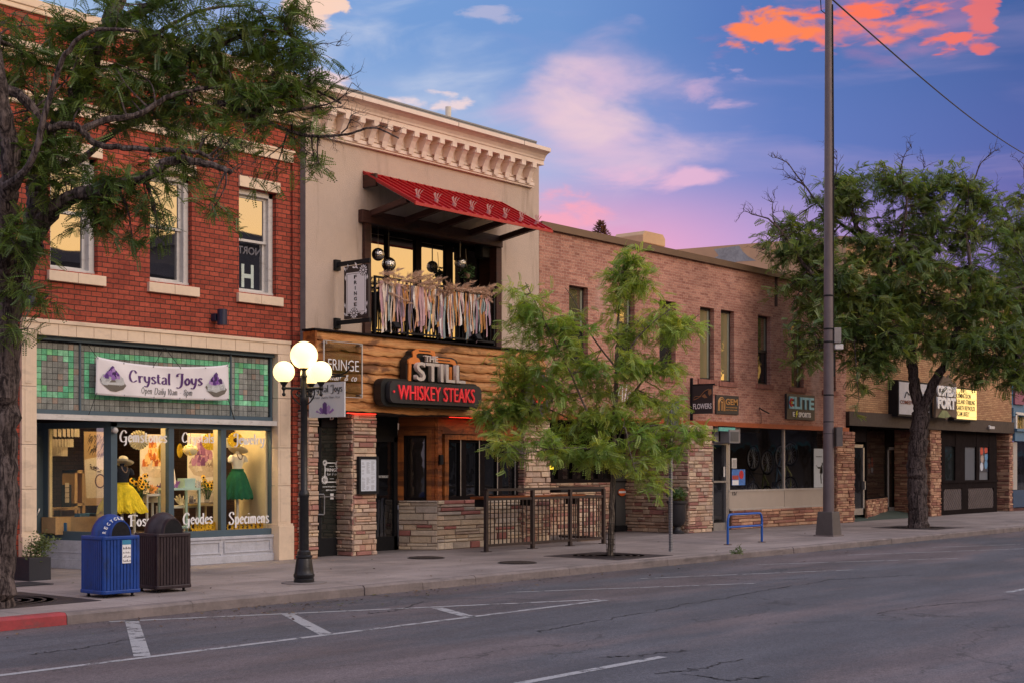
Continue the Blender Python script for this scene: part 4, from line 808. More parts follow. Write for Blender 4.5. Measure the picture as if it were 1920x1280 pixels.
GL = {  # display alphabet drawn with a broad nib: advance width and strokes
 'C': (1.0, [[(.9, 1.3), (.7, 1.66), (.38, 1.55), (.12, .85), (.22, .2), (.52, .02), (.9, .3)]]), 'G': (1.1, [[(.95, 1.3), (.72, 1.66), (.38, 1.55), (.1, .85), (.2, .2), (.5, .02), (.85, .2), (.9, .75)], [(.55, .72), (1.05, .78)], [(.88, .3), (.85, -.3), (.6, -.5)]]),
 'J': (.8, [[(.1, 1.2), (.08, 1.5), (.3, 1.66), (.75, 1.62)], [(.58, 1.62), (.6, .6), (.55, -.1), (.3, -.45), (.02, -.36)]]), 'F': (.95, [[(.0, 1.3), (.15, 1.62), (.95, 1.62), (1.0, 1.45)], [(.3, 1.6), (.3, .05)], [(.1, .02), (.5, .02)], [(.3, .85), (.78, .88)]]), 'S': (.9, [[(.78, 1.3), (.62, 1.65), (.28, 1.6), (.12, 1.25), (.4, .85), (.72, .45), (.55, .03), (.2, -.02), (.05, .35)]]),
 'O': (1.05, [[(.5, 1.62), (.1, .85), (.48, .0), (.92, .8), (.5, 1.62)]]), 'D': (1.05, [[(.2, 1.6), (.22, .05), (.6, .02), (.95, .8), (.6, 1.55), (.05, 1.5)]]), 'H': (1.0, [[(.15, 1.6), (.15, 0)], [(.8, 1.6), (.8, 0)], [(.1, .8), (.85, .85)]]), 'A': (1.0, [[(.02, 0), (.5, 1.65), (.9, 0)], [(.2, .6), (.75, .6)]]),
 'r': (.58, [[(.12, 1), (.15, 0)], [(.16, .6), (.32, .95), (.54, .88)]]), 'y': (.72, [[(.08, 1), (.12, .4), (.32, .12), (.52, .35)], [(.58, 1), (.52, .1), (.3, -.5), (.0, -.42)]]), 's': (.55, [[(.48, .82), (.28, 1), (.1, .78), (.28, .52), (.47, .25), (.27, 0), (.04, .15)]]), 't': (.5, [[(.22, 1.4), (.2, .25), (.45, .05)], [(.02, .98), (.44, 1.02)]]),
 'a': (.68, [[(.12, .85), (.32, 1), (.52, .8), (.52, .15), (.64, .02)], [(.5, .55), (.2, .48), (.08, .2), (.25, 0), (.5, .2)]]), 'l': (.32, [[(.14, 1.65), (.14, .15), (.26, .02)]]), 'o': (.66, [[(.32, 1), (.08, .5), (.32, 0), (.56, .5), (.32, 1)]]), 'e': (.62, [[(.1, .52), (.52, .62), (.34, 1), (.09, .55), (.24, .03), (.55, .2)]]),
 'm': (1.0, [[(.1, 1), (.12, 0)], [(.13, .7), (.32, 1), (.45, .8), (.45, 0)], [(.46, .7), (.66, 1), (.8, .8), (.8, .1), (.92, 0)]]), 'n': (.7, [[(.1, 1), (.12, 0)], [(.13, .7), (.34, 1), (.5, .8), (.5, .1), (.62, 0)]]), 'w': (.95, [[(.05, 1), (.15, .1), (.3, .0), (.44, .8)], [(.44, .9), (.52, .1), (.68, .02), (.85, .6), (.78, 1)]]), 'p': (.7, [[(.12, 1), (.14, -.55)], [(.14, .75), (.36, 1), (.58, .5), (.36, 0), (.15, .2)]]),
 'i': (.3, [[(.13, 1), (.13, .1), (.24, .02)], [(.12, 1.35), (.15, 1.45)]]), 'c': (.55, [[(.5, .8), (.3, 1), (.09, .5), (.28, .02), (.5, .2)]]), 'd': (.72, [[(.55, 1.6), (.55, .1), (.66, 0)], [(.53, .8), (.32, 1), (.09, .5), (.3, 0), (.53, .25)]]), 'h': (.7, [[(.12, 1.6), (.12, 0)], [(.14, .7), (.34, 1), (.5, .8), (.52, .0)]]), 'v': (.65, [[(.05, 1), (.3, 0), (.58, 1)]]), 'k': (.65, [[(.12, 1.6), (.12, 0)], [(.52, 1), (.15, .5), (.58, 0)]]),
 '1': (.4, [[(.05, 1.2), (.22, 1.5), (.2, 0)]]), '0': (.72, [[(.35, 1.5), (.08, .75), (.35, 0), (.62, .75), (.35, 1.5)]]), '8': (.68, [[(.35, .8), (.1, 1.15), (.35, 1.5), (.6, 1.15), (.35, .8), (.06, .4), (.35, 0), (.62, .4), (.35, .8)]]), '-': (.6, [[(.1, .6), (.5, .6)]]), '&': (.85, [[(.75, .1), (.25, 1.1), (.4, 1.45), (.5, 1.1), (.1, .4), (.3, 0), (.7, .6)]]), ' ': (.5, []), ',': (.25, [[(.1, .1), (.05, -.2)]])}
def spline(p, n=7):
    if len(p) < 3: return p
    o = []; q = [p[0]] + list(p) + [p[-1]]
    for i in range(1, len(q) - 2):
        a, b, c, d = (Vector(x) for x in q[i - 1:i + 3])
        for k in range(n):
            t = k / n; o.append(tuple(.5 * ((2 * b) + (c - a) * t + (2 * a - 5 * b + 4 * c - d) * t * t + (3 * b - a - 3 * c + d) * t ** 3)))
    o.append(p[-1]); return o
def nib(s, name, m, parent, o, U, V, w, h, thick=.2, thin=.07, slant=0.0, N=None, local=False, surf=None):
    adv = 0; segs = []
    for ch in s:
        g = GL[ch]
        for st in g[1]: segs.append([(x + adv + y * slant, y) for x, y in spline(st)])
        adv += g[0] + .06
    xs = [p[0] for q in segs for p in q]; ys = [p[1] for q in segs for p in q]; x0, x1, y0, y1 = min(xs), max(xs), min(ys), max(ys); fx, fy = w / (x1 - x0), h / (y1 - y0)
    mb = MB(); U, V, o = Vector(U), Vector(V), Vector(o); N = U.cross(V)
    pt = lambda x, y, l: (surf((x - x0) * fx, (y - y0) * fy) if surf else o + U * (x - x0) * fx + V * (y - y0) * fy) + N * (.004 + .0004 * l)
    for l, q in enumerate(segs):
        L, Rr = [], []
        for i, p in enumerate(q):
            d = Vector(q[min(i + 1, len(q) - 1)]) - Vector(q[max(i - 1, 0)]); d = d.normalized() if d.length else Vector((0, 1))
            a = abs(d.y); wd = (thin + (thick - thin) * a ** 1.3) / 2; nx, ny = -d.y * wd, d.x * wd
            L.append((p[0] + nx, p[1] + ny)); Rr.append((p[0] - nx, p[1] - ny))
        k = len(q); mb.add([pt(*p, l) for p in L + Rr], [(i, i + 1, k + i + 1, k + i)[::-1] for i in range(k - 1)])
    return mb.build(name, m, parent, local=local)
def ribbon(mb, pts, r, N, n=1): return mb.tube(pts, r, 5)
ink_white = mat('white_letter', (.84, .84, .84), .5, var=.03); ink_black = mat('black_letter', (.015, .015, .015), .5, var=0); ink_purple = mat('purple_letter', lin(84, 44, 112), .5, var=.05); cord = mat('dark_cord', (.02, .02, .02), .8)
def board(name, label, cat, x0, x1, z0, z1, y, d, m, frame=None, group=None):
    r = thing(name, label, cat, ((x0 + x1) / 2, y, z0), 0, group); MB().box(x0, x1, y - d, y, z0, z1).build('panel', m, r, bevel=.004)
    if frame:
        f = MB(); t = frame[1]; f.box(x0 - t, x0, y - d - .015, y, z0 - t, z1 + t); f.box(x1, x1 + t, y - d - .015, y, z0 - t, z1 + t); f.box(x0, x1, y - d - .015, y, z0 - t, z0); f.box(x0, x1, y - d - .015, y, z1, z1 + t); f.build('frame', frame[0], r)
    return r
# ---- vinyl banner over the shop
by_ = -.02; q00, q10, q01, q11 = P(178.5, 739, by_), P(427.5, 750, by_), P(178, 667, by_), P(425.5, 682, by_)
BN = thing('vinyl_banner', 'white vinyl banner with purple lettering and two crystal pictures tied over the green tile transom', 'banner', (q00.x, by_, q00.z))
bw = q10.x - q00.x
def bsurf(u, v):
    s, t = u / bw, v / (q01.z - q00.z); top = q01.z + (q11.z - q01.z) * s - .1 * math.sin(math.pi * min(1, s * 1.0)) ** .7 * (1 - .0 * s); bot = q00.z + (q10.z - q00.z) * s - .02 * math.sin(math.pi * s)
    return Vector((q00.x + u, by_ - .02 * math.sin(s * 7 + t * 2) - .016 * math.exp(-((s * 1.15 - (1 - t) * .75) ** 2) * 18) * (1 - s) - .006 * math.sin(s * 26 + t * 5), bot + (top - bot) * t))
m = MB(); nu, nv = 60, 16; bh = q01.z - q00.z
vs_ = [bsurf(bw * i / nu, bh * j / nv) for i in range(nu + 1) for j in range(nv + 1)]; m.add(vs_, [(i * (nv + 1) + j, (i + 1) * (nv + 1) + j, (i + 1) * (nv + 1) + j + 1, i * (nv + 1) + j + 1) for i in range(nu) for j in range(nv)])
sh = m.build('sheet', mat('white_vinyl', (.8, .77, .8), .45, var=.03, scale=1), BN, smooth=True); sol = sh.modifiers.new('solid', 'SOLIDIFY'); sol.thickness = .003; sol.offset = 1
sf = lambda u0, v0: (lambda u, v: bsurf(u0 + u, v0 + v) + Vector((0, -.004, 0)))
nib('Crystal Joys', 'shop_name', ink_purple, BN, (0, 0, 0), UX, UP, bw * .548, bh * .46, .24, .08, 0, surf=sf(bw * .238, bh * .335))
nib('Open Daily 10am - 8pm', 'opening_hours', ink_black, BN, (0, 0, 0), UX, UP, bw * .385, bh * .27, .14, .05, .12, surf=sf(bw * .325, bh * .06))
def crystal_pic(u0, v0, w, h, seed):
    R = random.Random(seed); mb = MB()
    def tri(pts, col, l): mb.add([bsurf(u0 + u * w, v0 + v * h) + Vector((0, -.012 - l * .002, 0)) for u, v in pts], [tuple(range(len(pts)))], col)
    tri([(.0, .42), (.12, .22), (.4, .02), (.62, .0), (.9, .12), (1, .28), (.86, .45), (.75, .55), (.2, .6)], lin(110, 104, 96), 0)
    tri([(.04, .5), (.16, .26), (.5, .17), (.92, .3), (.93, .4), (.8, .62), (.5, .72), (.2, .66)], lin(196, 200, 200), 1)
    for i in range(26):
        a = R.random(); cx_ = .12 + .72 * a; cz = R.uniform(.22, .5); s = R.uniform(.05, .12); k = R.uniform(.7, 1.1); tri([(cx_ - s, cz), (cx_ + s, cz), (cx_ + s * .4, cz + s * 2), (cx_ - s * .5, cz + s * 1.7)], tuple(q * k for q in lin(200, 204, 206)), 2 + i * .03)
    for i in range(40):
        t = R.random(); sp_ = .34 * (1 - t); cx_ = .46 + R.uniform(-1, 1) * sp_; cz = .52 + .36 * t; s = R.uniform(.035, .08); c = R.choice([lin(120, 70, 160), lin(84, 44, 124), lin(150, 108, 186), lin(60, 30, 90), lin(176, 140, 200)]); tri([(cx_ - s, cz - s), (cx_ + s, cz - s), (cx_ + s * .9, cz + s), (cx_, cz + s * 1.9), (cx_ - s * .9, cz + s)], c, 3 + i * .04)
    mb.build('crystal_picture', mat('printed_picture', (1, 1, 1), .5, var=.1, scale=20, attr=True), BN)
crystal_pic(bw * .025, bh * .12, bw * .185, bh * .72, 1); crystal_pic(bw * .815, bh * .1, bw * .165, bh * .72, 2)
m = MB(); eye = lambda u, v: bsurf(bw * u, bh * v) + Vector((0, -.008, 0))
for u in (.005, .2, .42, .62, .81, .995):
    for v in (.96, .04): m.ball(eye(min(.99, max(.01, u)), v), .012, 6, 4)
m.build('eyelet', alu, BN)
m = MB(); tp = lambda px, py: P(px, py, .03)
for a, b in ((eye(.005, .97), tp(165, 645)), (eye(.42, .97), tp(307, 652)), (eye(.62, .97), tp(310, 652)), (eye(.99, .97), tp(433, 662)), (eye(.005, .03), tp(166, 778)), (eye(.995, .03), tp(444, 796)), (eye(.995, .05), tp(440, 790))): m.tube([a, (Vector(a) + Vector(b)) / 2 - UP * .01, b], .005, 5)
m.build('cord', cord, BN)
# ---- words on the shop windows
VN = thing('window_lettering', 'white shop lettering stuck on the panes under the green tile transom', 'lettering', (X(220), gy - .004, .5))
def vinyl(s, x0, x1, pt, pb, name='word'):
    a, b = P(x0, pb, gy - .01), P(x1, pb, gy - .01); t = P(x0, pt, gy - .01); return nib(s, name, ink_white, VN, a, UX, UP, b.x - a.x, t.z - a.z, .26, .1)
vinyl('Gemstones', 225.5, 311.5, 806, 834); vinyl('Crystals', 342, 400, 810, 834); vinyl('Jewelry', 438.5, 494, 812, 837.5); vinyl('Fossils', 241.5, 301, 965, 986); vinyl('Geodes', 344, 397.5, 961, 988.5); vinyl('Specimens', 429.5, 503, 959.5, 989)
# ---- projecting shop sign on the scroll bracket
xs = X(579, YW); S0 = Vector((xs, YW - .02, 0)); near = S0.copy()
while px_of(near) < 646.5: near.y -= .01
zt_, zb_ = solve_y(646, 714.5, xs).z, solve_y(646, 780.5, xs).z; wS = YW - .02 - near.y
SG = thing('projecting_sign', 'square white projecting sign with a purple crystal hanging behind the globe lamp', 'sign', (xs, YW - wS / 2, zb_)); NX = Vector((0, -1, 0))
MB().box(xs - .015, xs + .015, near.y, YW - .02, zb_, zt_).build('panel', mat('sign_white', (.62, .63, .64), .5, var=.03), SG)
f = lambda u, v: Vector((xs - .016, YW - .02 - wS * u, zb_ + (zt_ - zb_) * v)); hS = zt_ - zb_
nib('Crystal Joys', 'shop_name', ink_black, SG, f(.05, .66), NX, UP, wS * .9, hS * .27, .2, .07); nib('Gemstones Jewelry Home Decor', 'tag_line', ink_black, SG, f(.05, .52), NX, UP, wS * .86, hS * .09, .14, .08, .2)
m = MB(); R = random.Random(4)
for u, v0, v1, wd, tl in ((.46, .1, .45, .06, 0), (.54, .1, .36, .05, .03), (.4, .1, .3, .05, -.05), (.6, .1, .26, .045, .08), (.34, .1, .22, .04, -.1), (.5, .08, .24, .05, 0)):
    c = R.choice([lin(130, 90, 160), lin(90, 56, 120), lin(170, 140, 190), lin(150, 110, 176)]); k = .0006 * v1 * 10; p_ = lambda a, b: f(a, b) - UX * (.004 + k)
    m.add([p_(u - wd, v0 + .03), p_(u, v0), p_(u + wd, v0 + .03), p_(u + wd + tl, v1 - .06), p_(u + tl, v1), p_(u - wd + tl, v1 - .06)], [tuple(range(6))], c)
m.build('crystal_emblem', mat('crystal_print', (1, 1, 1), .5, var=.1, attr=True), SG)
m = MB(); zb2_ = zt_ + .1; m.tube([(xs, YW, zb2_), (xs, near.y - .02, zb2_)], .014, 8); m.tube(spline([(xs, YW, zb2_ + .22), (xs, YW - .25, zb2_ + .2), (xs, YW - .55, zb2_ + .06), (xs, YW - .85, zb2_ + .03), (xs, near.y - .1, zb2_ + .1), (xs, near.y - .12, zb2_ + .17), (xs, near.y - .06, zb2_ + .18)]), .014, 8)
for q in (.15, .85): m.tube([(xs, YW - .02 - wS * q, zb2_), (xs, YW - .02 - wS * q, zt_)], .006, 6)
m.build('scroll_bracket', black_metal, SG)
# ---- glass salon sign on the logs
ys = YW - .1; a, b = P(607.5, 742, ys), P(679, 748, ys); t = P(607.5, 637.5, ys).z; GS = thing('glass_sign', 'clear glass plate sign on standoffs with pale lettering on the log cladding', 'sign', (a.x, ys, a.z))
clear = bpy.data.materials.new('clear_acrylic'); clear.use_nodes = True; T = NT(clear.node_tree); o_ = T.n('ShaderNodeOutputMaterial'); s1 = T.n('ShaderNodeBsdfTransparent'); s1.inputs[0].default_value = (.8, .8, .8, 1); s2 = T.n('ShaderNodeBsdfGlossy'); s2.inputs['Roughness'].default_value = .08; s3 = T.n('ShaderNodeMixShader'); s3.inputs[0].default_value = .1; T.nt.links.new(s1.outputs[0], s3.inputs[1]); T.nt.links.new(s2.outputs[0], s3.inputs[2]); T.nt.links.new(s3.outputs[0], o_.inputs[0])
MB().box(a.x, b.x, ys, ys + .008, a.z, t).build('plate', clear, GS); m = MB()
for q in (a.x, b.x): m.box(q - .012, q + .012, ys - .004, ys + .012, a.z, t)
m.box(a.x, b.x, ys - .004, ys + .012, t - .012, t); m.box(a.x, b.x, ys - .004, ys + .012, a.z, a.z + .01); m.build('plate_edge', mat('edge_white', (.55, .52, .48), .4), GS)
m = MB(); W_ = b.x - a.x; H_ = t - a.z
for u in (.05, .95):
    for v in (.05, .96): m.tube([(a.x + W_ * u, ys - .02, a.z + H_ * v), (a.x + W_ * u, YW + .02, a.z + H_ * v)], .018, 8)
m.build('standoff', alu, GS)
text('FRINGE', 'salon_name', ink_white, GS, (a.x + W_ * .1, ys - .006, a.z + H_ * .48), UX, UP, W_ * .8, H_ * .2, .006, -.012); nib('hair & co', 'tag_line', ink_white, GS, (a.x + W_ * .16, ys - .006, a.z + H_ * .3), UX, UP, W_ * .68, H_ * .12, .14, .07, .25)
# ---- restaurant sign
y1 = YW - .06; SL = thing('restaurant_sign', 'layered restaurant sign with an orange still, white block letters and red letters below', 'sign', (X(790, y1), y1, Z(790, 750, y1)))
yf = y1 - .3; L0, L1 = P(731, 752.5, yf), P(903, 764, yf); zt_, zb_ = Z(736, 712.5, yf), Z(736, 754, yf); x0, x1 = L0.x, L1.x; r_ = .14
def lozenge(x0, x1, z0, z1, r): 
    o = []
    for cx_, cz_, a0 in ((x1 - r, z0 + r, -90), (x1 - r, z1 - r, 0), (x0 + r, z1 - r, 90), (x0 + r, z0 + r, 180)): o += [(cx_ + r * math.cos(rad(a0 + k * 15)), cz_ + r * math.sin(rad(a0 + k * 15))) for k in range(7)]
    return o
sign_black = mat('sign_black', (.028, .027, .03), .5, var=.1); sign_side = mat('sign_side', (.008, .008, .009), .5, var=0)
MB().poly([(u, y1 + .02, v) for u, v in lozenge(x0 - .12, x1 + .06, zb_ - .06, zt_ + .05, .16)], (0, -1, 0), .2).build('lozenge_back', sign_side, SL)
MB().poly([(u, y1 - .2, v) for u, v in lozenge(x0, x1, zb_, zt_, .13)], (0, -1, 0), .1).build('lozenge', sign_black, SL)
red_l = mat('red_lit_letter', (.9, .05, .06), .4, var=.05, emit=.22, ecol=(1, .035, .045)); hh_ = zt_ - zb_
text('· WHISKEY STEAKS', 'red_letters', red_l, SL, (x0 + (x1 - x0) * .03, yf - .002, zb_ + hh_ * .17), UX, UP, (x1 - x0) * .88, hh_ * .66, .03, -.004)
ysf = y1 - .2; k0, k1 = P(766, 716, ysf), P(863, 716, ysf); kz0 = Z(766, 713, ysf); kz1 = Z(766, 654, ysf); kw, kh = k1.x - k0.x, kz1 - kz0
kp = lambda u, v, y: (k0.x + kw * u, y, kz0 + kh * v)
orange = mat('sign_orange', lin(232, 136, 62), .5, var=.06); out_ = [(-.02, 0), (-.02, .62), (.02, .75), (.08, .84), (.09, .95), (.14, 1.02), (.42, 1.06), (.52, 1.0), (.55, .86), (.86, .86), (.96, .78), (.98, .6), (1.02, .58), (1.02, .0)]
MB().poly([kp(u, v, y1 + .01) for u, v in out_], (0, -1, 0), .17).build('still_back', sign_side, SL)
m = MB()
def bandp(pts, w, lev=0):                      # flat pipe drawn along a bent line
    ps = [Vector((u * kw, v * kh)) for u, v in pts]; L_, R_ = [], []
    for i, p in enumerate(ps):
        d0 = (ps[i] - ps[i - 1]).normalized() if i else (ps[1] - ps[0]).normalized(); d1 = (ps[i + 1] - ps[i]).normalized() if i < len(ps) - 1 else d0; d = (d0 + d1).normalized(); n_ = Vector((-d.y, d.x)) * (w * kh / 2 / max(.5, d.dot(d0))); L_.append(p + n_); R_.append(p - n_)
    yy_ = y1 - .16 - lev
    for i in range(len(ps) - 1):
        q = [L_[i], L_[i + 1], R_[i + 1], R_[i]]; m.poly([(k0.x + p.x, yy_, kz0 + p.y) for p in q][::-1], (0, -1, 0), .03)
bandp([(.13, .72), (.12, .9), (.18, .97), (.25, .985), (.4, .985), (.48, .95), (.5, .78), (.53, .735), (.8, .735), (.88, .7), (.91, .6)], .15)
bandp([(.03, .0), (.04, .6)], .12); bandp([(.82, .0), (.82, .55)], .12); bandp([(.95, .0), (.95, .55)], .12)
m.poly([kp(u, v, y1 - .16) for u, v in ((.0, .55), (.0, .66), (.05, .74), (.12, .78), (.19, .74), (.22, .66), (.22, .55))][::-1], (0, -1, 0), .04); m.build('still_drawing', orange, SL)
white_l = mat('cream_letter', lin(222, 208, 196), .5, var=.04); text('STILL', 'large_letters', white_l, SL, kp(.09, .01, ysf), UX, UP, kw * .95, kh * .6, .09, .012); text('THE', 'small_letters', white_l, SL, kp(.27, .64, ysf), UX, UP, kw * .25, kh * .2, .06, .02)
m = MB()
for u0, u1, v in ((.2, .42, .985), (.57, .8, .735)): m.box(kp(u0, 0, 0)[0], kp(u1, 0, 0)[0], y1 - .196, y1 - .19, kp(0, v - .015, 0)[2], kp(0, v + .015, 0)[2])
m.build('slot_mark', sign_side, SL)
# round gear sign behind the young tree
c = P(1003, 738, YW - .06); RG = thing('round_sign', 'round black sign with a red emblem on the log cladding behind the young tree', 'sign', (c.x, c.y, c.z - .45))
m = MB(); n = 36; m.poly([(c.x + (.5 if i % 3 else .44) * math.cos(2 * math.pi * i / n), c.y, c.z + (.5 if i % 3 else .44) * math.sin(2 * math.pi * i / n)) for i in range(n)], (0, -1, 0), .12); m.build('disc', sign_black, RG)
m = MB(); m.tube([(c.x + .2 * math.cos(i * .35), c.y - .125, c.z + .2 * math.sin(i * .35)) for i in range(19)], .02, 6); m.tube([(c.x - .1, c.y - .13, c.z - .15), (c.x + .05, c.y - .13, c.z + .05), (c.x - .02, c.y - .13, c.z + .12)], .025, 6); m.build('emblem', red_l, RG)
# ---- blade sign with flowers by the balcony
xs = X(630, YB); zt_ = Z(630, 497, YB); zb_ = Z(630, 606, YB); near = Vector((xs, YB, 0))
while px_of(near) < 692: near.y -= .01
wa = Vector((xs, YB, 0))
while px_of(wa) < 646: wa.y -= .01
FR = thing('blade_sign', 'tall black and white blade sign with flower corners and vertical lettering beside the balcony', 'sign', (xs, (YB + near.y) / 2, zb_))
for z in (zt_, zb_): m = MB(); m.box(xs - .025, xs + .025, near.y - .03, YB - .03, z - .04, z + .04); m.box(xs - .07, xs + .07, YB - .06, YB, z - .11, z + .09); m.build('bracket', black_metal, FR, bevel=.004)
z0, z1 = zb_ + .05, zt_ - .06; wy = wa.y - near.y
MB().box(xs - .02, xs + .02, near.y, wa.y, z0, z1).build('panel', mat('sign_brown_black', (.03, .02, .02), .5), FR)
fp = lambda u, v, l=0: Vector((xs - .0215 - .001 * l, wa.y - wy * u, z0 + (z1 - z0) * v)); qq = lambda mb, u0, u1, v0, v1, l: mb.quad(fp(u0, v0, l), fp(u1, v0, l), fp(u1, v1, l), fp(u0, v1, l))
m = MB(); qq(m, .1, .9, .1, .87, 1); m.build('white_field', ink_white, FR); m = MB()
for u0, u1, v0, v1 in ((.14, .86, .12, .127), (.14, .86, .84, .847), (.14, .15, .12, .847), (.85, .86, .12, .847)): qq(m, u0, u1, v0, v1, 2)
m.build('border_line', ink_black, FR)
for i, ch in enumerate('FRINGE'): w_ = .025 if ch == 'I' else .1; text(ch, 'letter', ink_black, FR, fp(.47 - w_ / 2, .745 - i * .103, 2), NX, UP, wy * w_ * 1.15, (z1 - z0) * .068, .003, .025)
m = MB(); k_ = MB(); asp = (z1 - z0) / wy
def flower(mb, u, v, r, n=12):
    for i in range(n):
        a = 2 * math.pi * i / n; e = lambda rr, da: fp(u + rr * math.cos(a + da), v + rr * math.sin(a + da) / asp, 4 + .5 * (i % 2)); mb.add([e(r * .28, 0), e(r * .75, -.2), e(r, 0), e(r * .75, .2)], [(0, 1, 2, 3)])
def disc(mb, u, v, r, l, n=16): mb.add([fp(u + r * math.cos(2 * math.pi * i / n), v + r * math.sin(2 * math.pi * i / n) / asp, l) for i in range(n)], [tuple(range(n))])
disc(k_, .8, .89, .16, 3); disc(k_, .42, .1, .16, 3); flower(m, .8, .89, .17); flower(m, .42, .1, .17)
R = random.Random(8)
for u, v, a0 in [(.6, .93, 2.6), (.5, .95, 2.9), (.55, .97, 2.2), (.14, .93, 1.4), (.08, .9, 2), (.1, .93, .9), (.95, .82, -1.4), (.93, .78, -1.9), (.65, .07, .3), (.72, .05, .6), (.2, .06, 2.8), (.12, .05, 2.4), (.9, .06, 1.4), (.06, .2, 1.7), (.06, .84, -1.5), (.94, .2, 1.5)]:
    l = .17; p2_ = lambda rr, da: fp(u + rr * math.cos(a0 + da), v + rr * math.sin(a0 + da) / asp, 4); m.add([fp(u, v, 4), p2_(l * .6, -.3), p2_(l, 0), p2_(l * .6, .3)], [(0, 1, 2, 3)])
k_.build('flower_ground', ink_black, FR); m.build('flower_drawing', ink_white, FR); m = MB(); disc(m, .8, .89, .04, 6); disc(m, .42, .1, .04, 6); m.build('flower_eye', ink_white, FR)
# ---- menu case, door lettering
ym = PF - .02; a, b = P(669, 926, ym), P(705.5, 926, ym); t = Z(669, 855, ym); MC = board('menu_case', 'black framed menu case with a white printed sheet on the stone pier', 'menu', a.x + .05, b.x - .05, a.z + .06, t - .05, ym, .05, mat('menu_paper', (.55, .58, .64), .6, var=.02, emit=.12), (black_metal, .055))  # menu sheet gives off a slight glow, though no lamp sits behind it
m = MB(); R = random.Random(6); w_, h_ = b.x - a.x - .1, t - a.z - .11
for cidx in range(3):
    for r in range(30):
        if R.random() < .8 and r not in (14, 15): u = a.x + .05 + w_ * (.08 + .3 * cidx); z = a.z + .06 + h_ * (.05 + r * .03); m.box(u, u + w_ * R.uniform(.1, .24), ym - .0525, ym - .05, z, z + .008)
m.build('print', mat('grey_print', (.36, .37, .4), .6, var=0), MC)
DL = thing('door_lettering', 'white flower framed lettering on the dark glass salon door', 'lettering', (X(620), .1, .9)); yd = dy + .012
a, b = P(606, 905, yd), P(637, 905, yd); t = Z(606, 866, yd); w_, h_ = b.x - a.x, t - a.z; dp = lambda u, v: (a.x + w_ * u, yd, a.z + h_ * v); m = MB()
for u0, u1, v0, v1 in ((.08, .92, .03, .08), (.08, .92, .95, 1), (.08, .13, .03, 1), (.87, .92, .03, 1), (.38, .64, .8, .82), (.38, .64, .2, .22)): m.box(dp(u0, 0)[0], dp(u1, 0)[0], yd - .002, yd, dp(0, v0)[2], dp(0, v1)[2])
for u, v, r in ((.1, .98, .15), (.9, .9, .22), (.08, .16, .22), (.9, .04, .15)):
    for i in range(14):
        an = 2 * math.pi * i / 14; e = lambda rr, da: Vector((dp(u, 0)[0] + w_ * rr * math.cos(an + da), yd - .004, dp(0, v)[2] + w_ * rr * math.sin(an + da))); m.add([e(r * .25, 0), e(r * .7, -.18), e(r, 0), e(r * .7, .18)], [(0, 1, 2, 3)])
m.build('flower_frame', ink_white, DL); text('FRINGE', 'salon_name', ink_white, DL, dp(.14, .56), UX, UP, w_ * .72, h_ * .16, .003, .015); nib('hair & co', 'tag_line', ink_white, DL, dp(.22, .38), UX, UP, w_ * .56, h_ * .13, .14, .08, .2)
text('www.fringefoco.com', 'web_address', ink_white, DL, dp(-.05, -.22), UX, UP, w_ * 1.12, h_ * .09, .003, .01); text('@fringefoco', 'web_address', ink_white, DL, dp(.16, -.38), UX, UP, w_ * .7, h_ * .09, .003, .01)
MB().box(dp(.42, 0)[0], dp(.62, 0)[0], yd - .004, yd, dp(0, -.78)[2], dp(0, -.5)[2]).build('paper_sticker', ink_white, DL); text('B', 'unit_letter', ink_white, DL, (X(615, yd), yd - .05, Z(615, 786, yd)), UX, UP, .1, .12, .004, .01)
RL = thing('opening_lettering', 'small white line of lettering across the dark restaurant door', 'lettering', (X(720), ry0, 1.3)); a = P(707, 895, ry0 + .01); text('OPEN AT NOON DAILY', 'door_text', ink_white, RL, a, UX, UP, X(728.5, ry0) - a.x, .05, .003, .02)
# ---- signs on the pink brick
y = -.02; xs = X(1294.5, 0); zt_, zb_ = Z(1294, 722.5), Z(1294, 775.5); FS = thing('flower_shop_sign', 'black projecting sign with a drawn stem and white lettering on the pink brick', 'sign', (xs, -.5, zb_)); near = Vector((xs, 0, 0))
while px_of(near) < 1336: near.y -= .01
MB().box(xs - .012, xs + .012, near.y, -.06, zb_, zt_).build('panel', sign_black, FS); m = MB(); m.box(xs - .02, xs + .02, -.07, .0, zb_ - .2, zt_ + .2); m.box(xs - .015, xs + .015, near.y - .06, 0, zt_, zt_ + .035); m.build('bracket', black_metal, FS)
wy = -.06 - near.y; fp = lambda u, v: Vector((xs - .016, -.06 - wy * u, zb_ + (zt_ - zb_) * v)); text('FLOWERS', 'shop_name', ink_white, FS, fp(.06, .17), NX, UP, wy * .9, (zt_ - zb_) * .19, .004, .012)
m = MB(); m.tube(spline([fp(.08, .5), fp(.35, .58), fp(.6, .78), fp(.85, .86)]), .012, 5); m.tube(spline([fp(.08, .56), fp(.2, .62), fp(.45, .6)]), .008, 5); m.add([fp(.48, .62), fp(.62, .7), fp(.76, .56), fp(.6, .55)], [(0, 1, 2, 3)]); m.add([fp(.8, .82), fp(.95, .86), fp(.97, .7), fp(.86, .62), fp(.79, .7)], [(0, 1, 2, 3, 4)]); m.build('flower_drawing', mat('bronze_print', lin(150, 110, 76), .5), FS)
a, b = P(1341.5, 774.5, -.02), P(1383.5, 775.5, -.02); t = Z(1341.5, 739, -.02); GM = board('salon_wall_sign', 'black wall sign with a gold arch emblem and gold capitals on pink brick', 'sign', a.x, b.x, a.z, t, -.0, .05, mat('sign_charcoal', (.035, .032, .032), .5)); W_, H_ = b.x - a.x, t - a.z; gold_ = mat('gold_letter', lin(196, 146, 88), .4, .3)
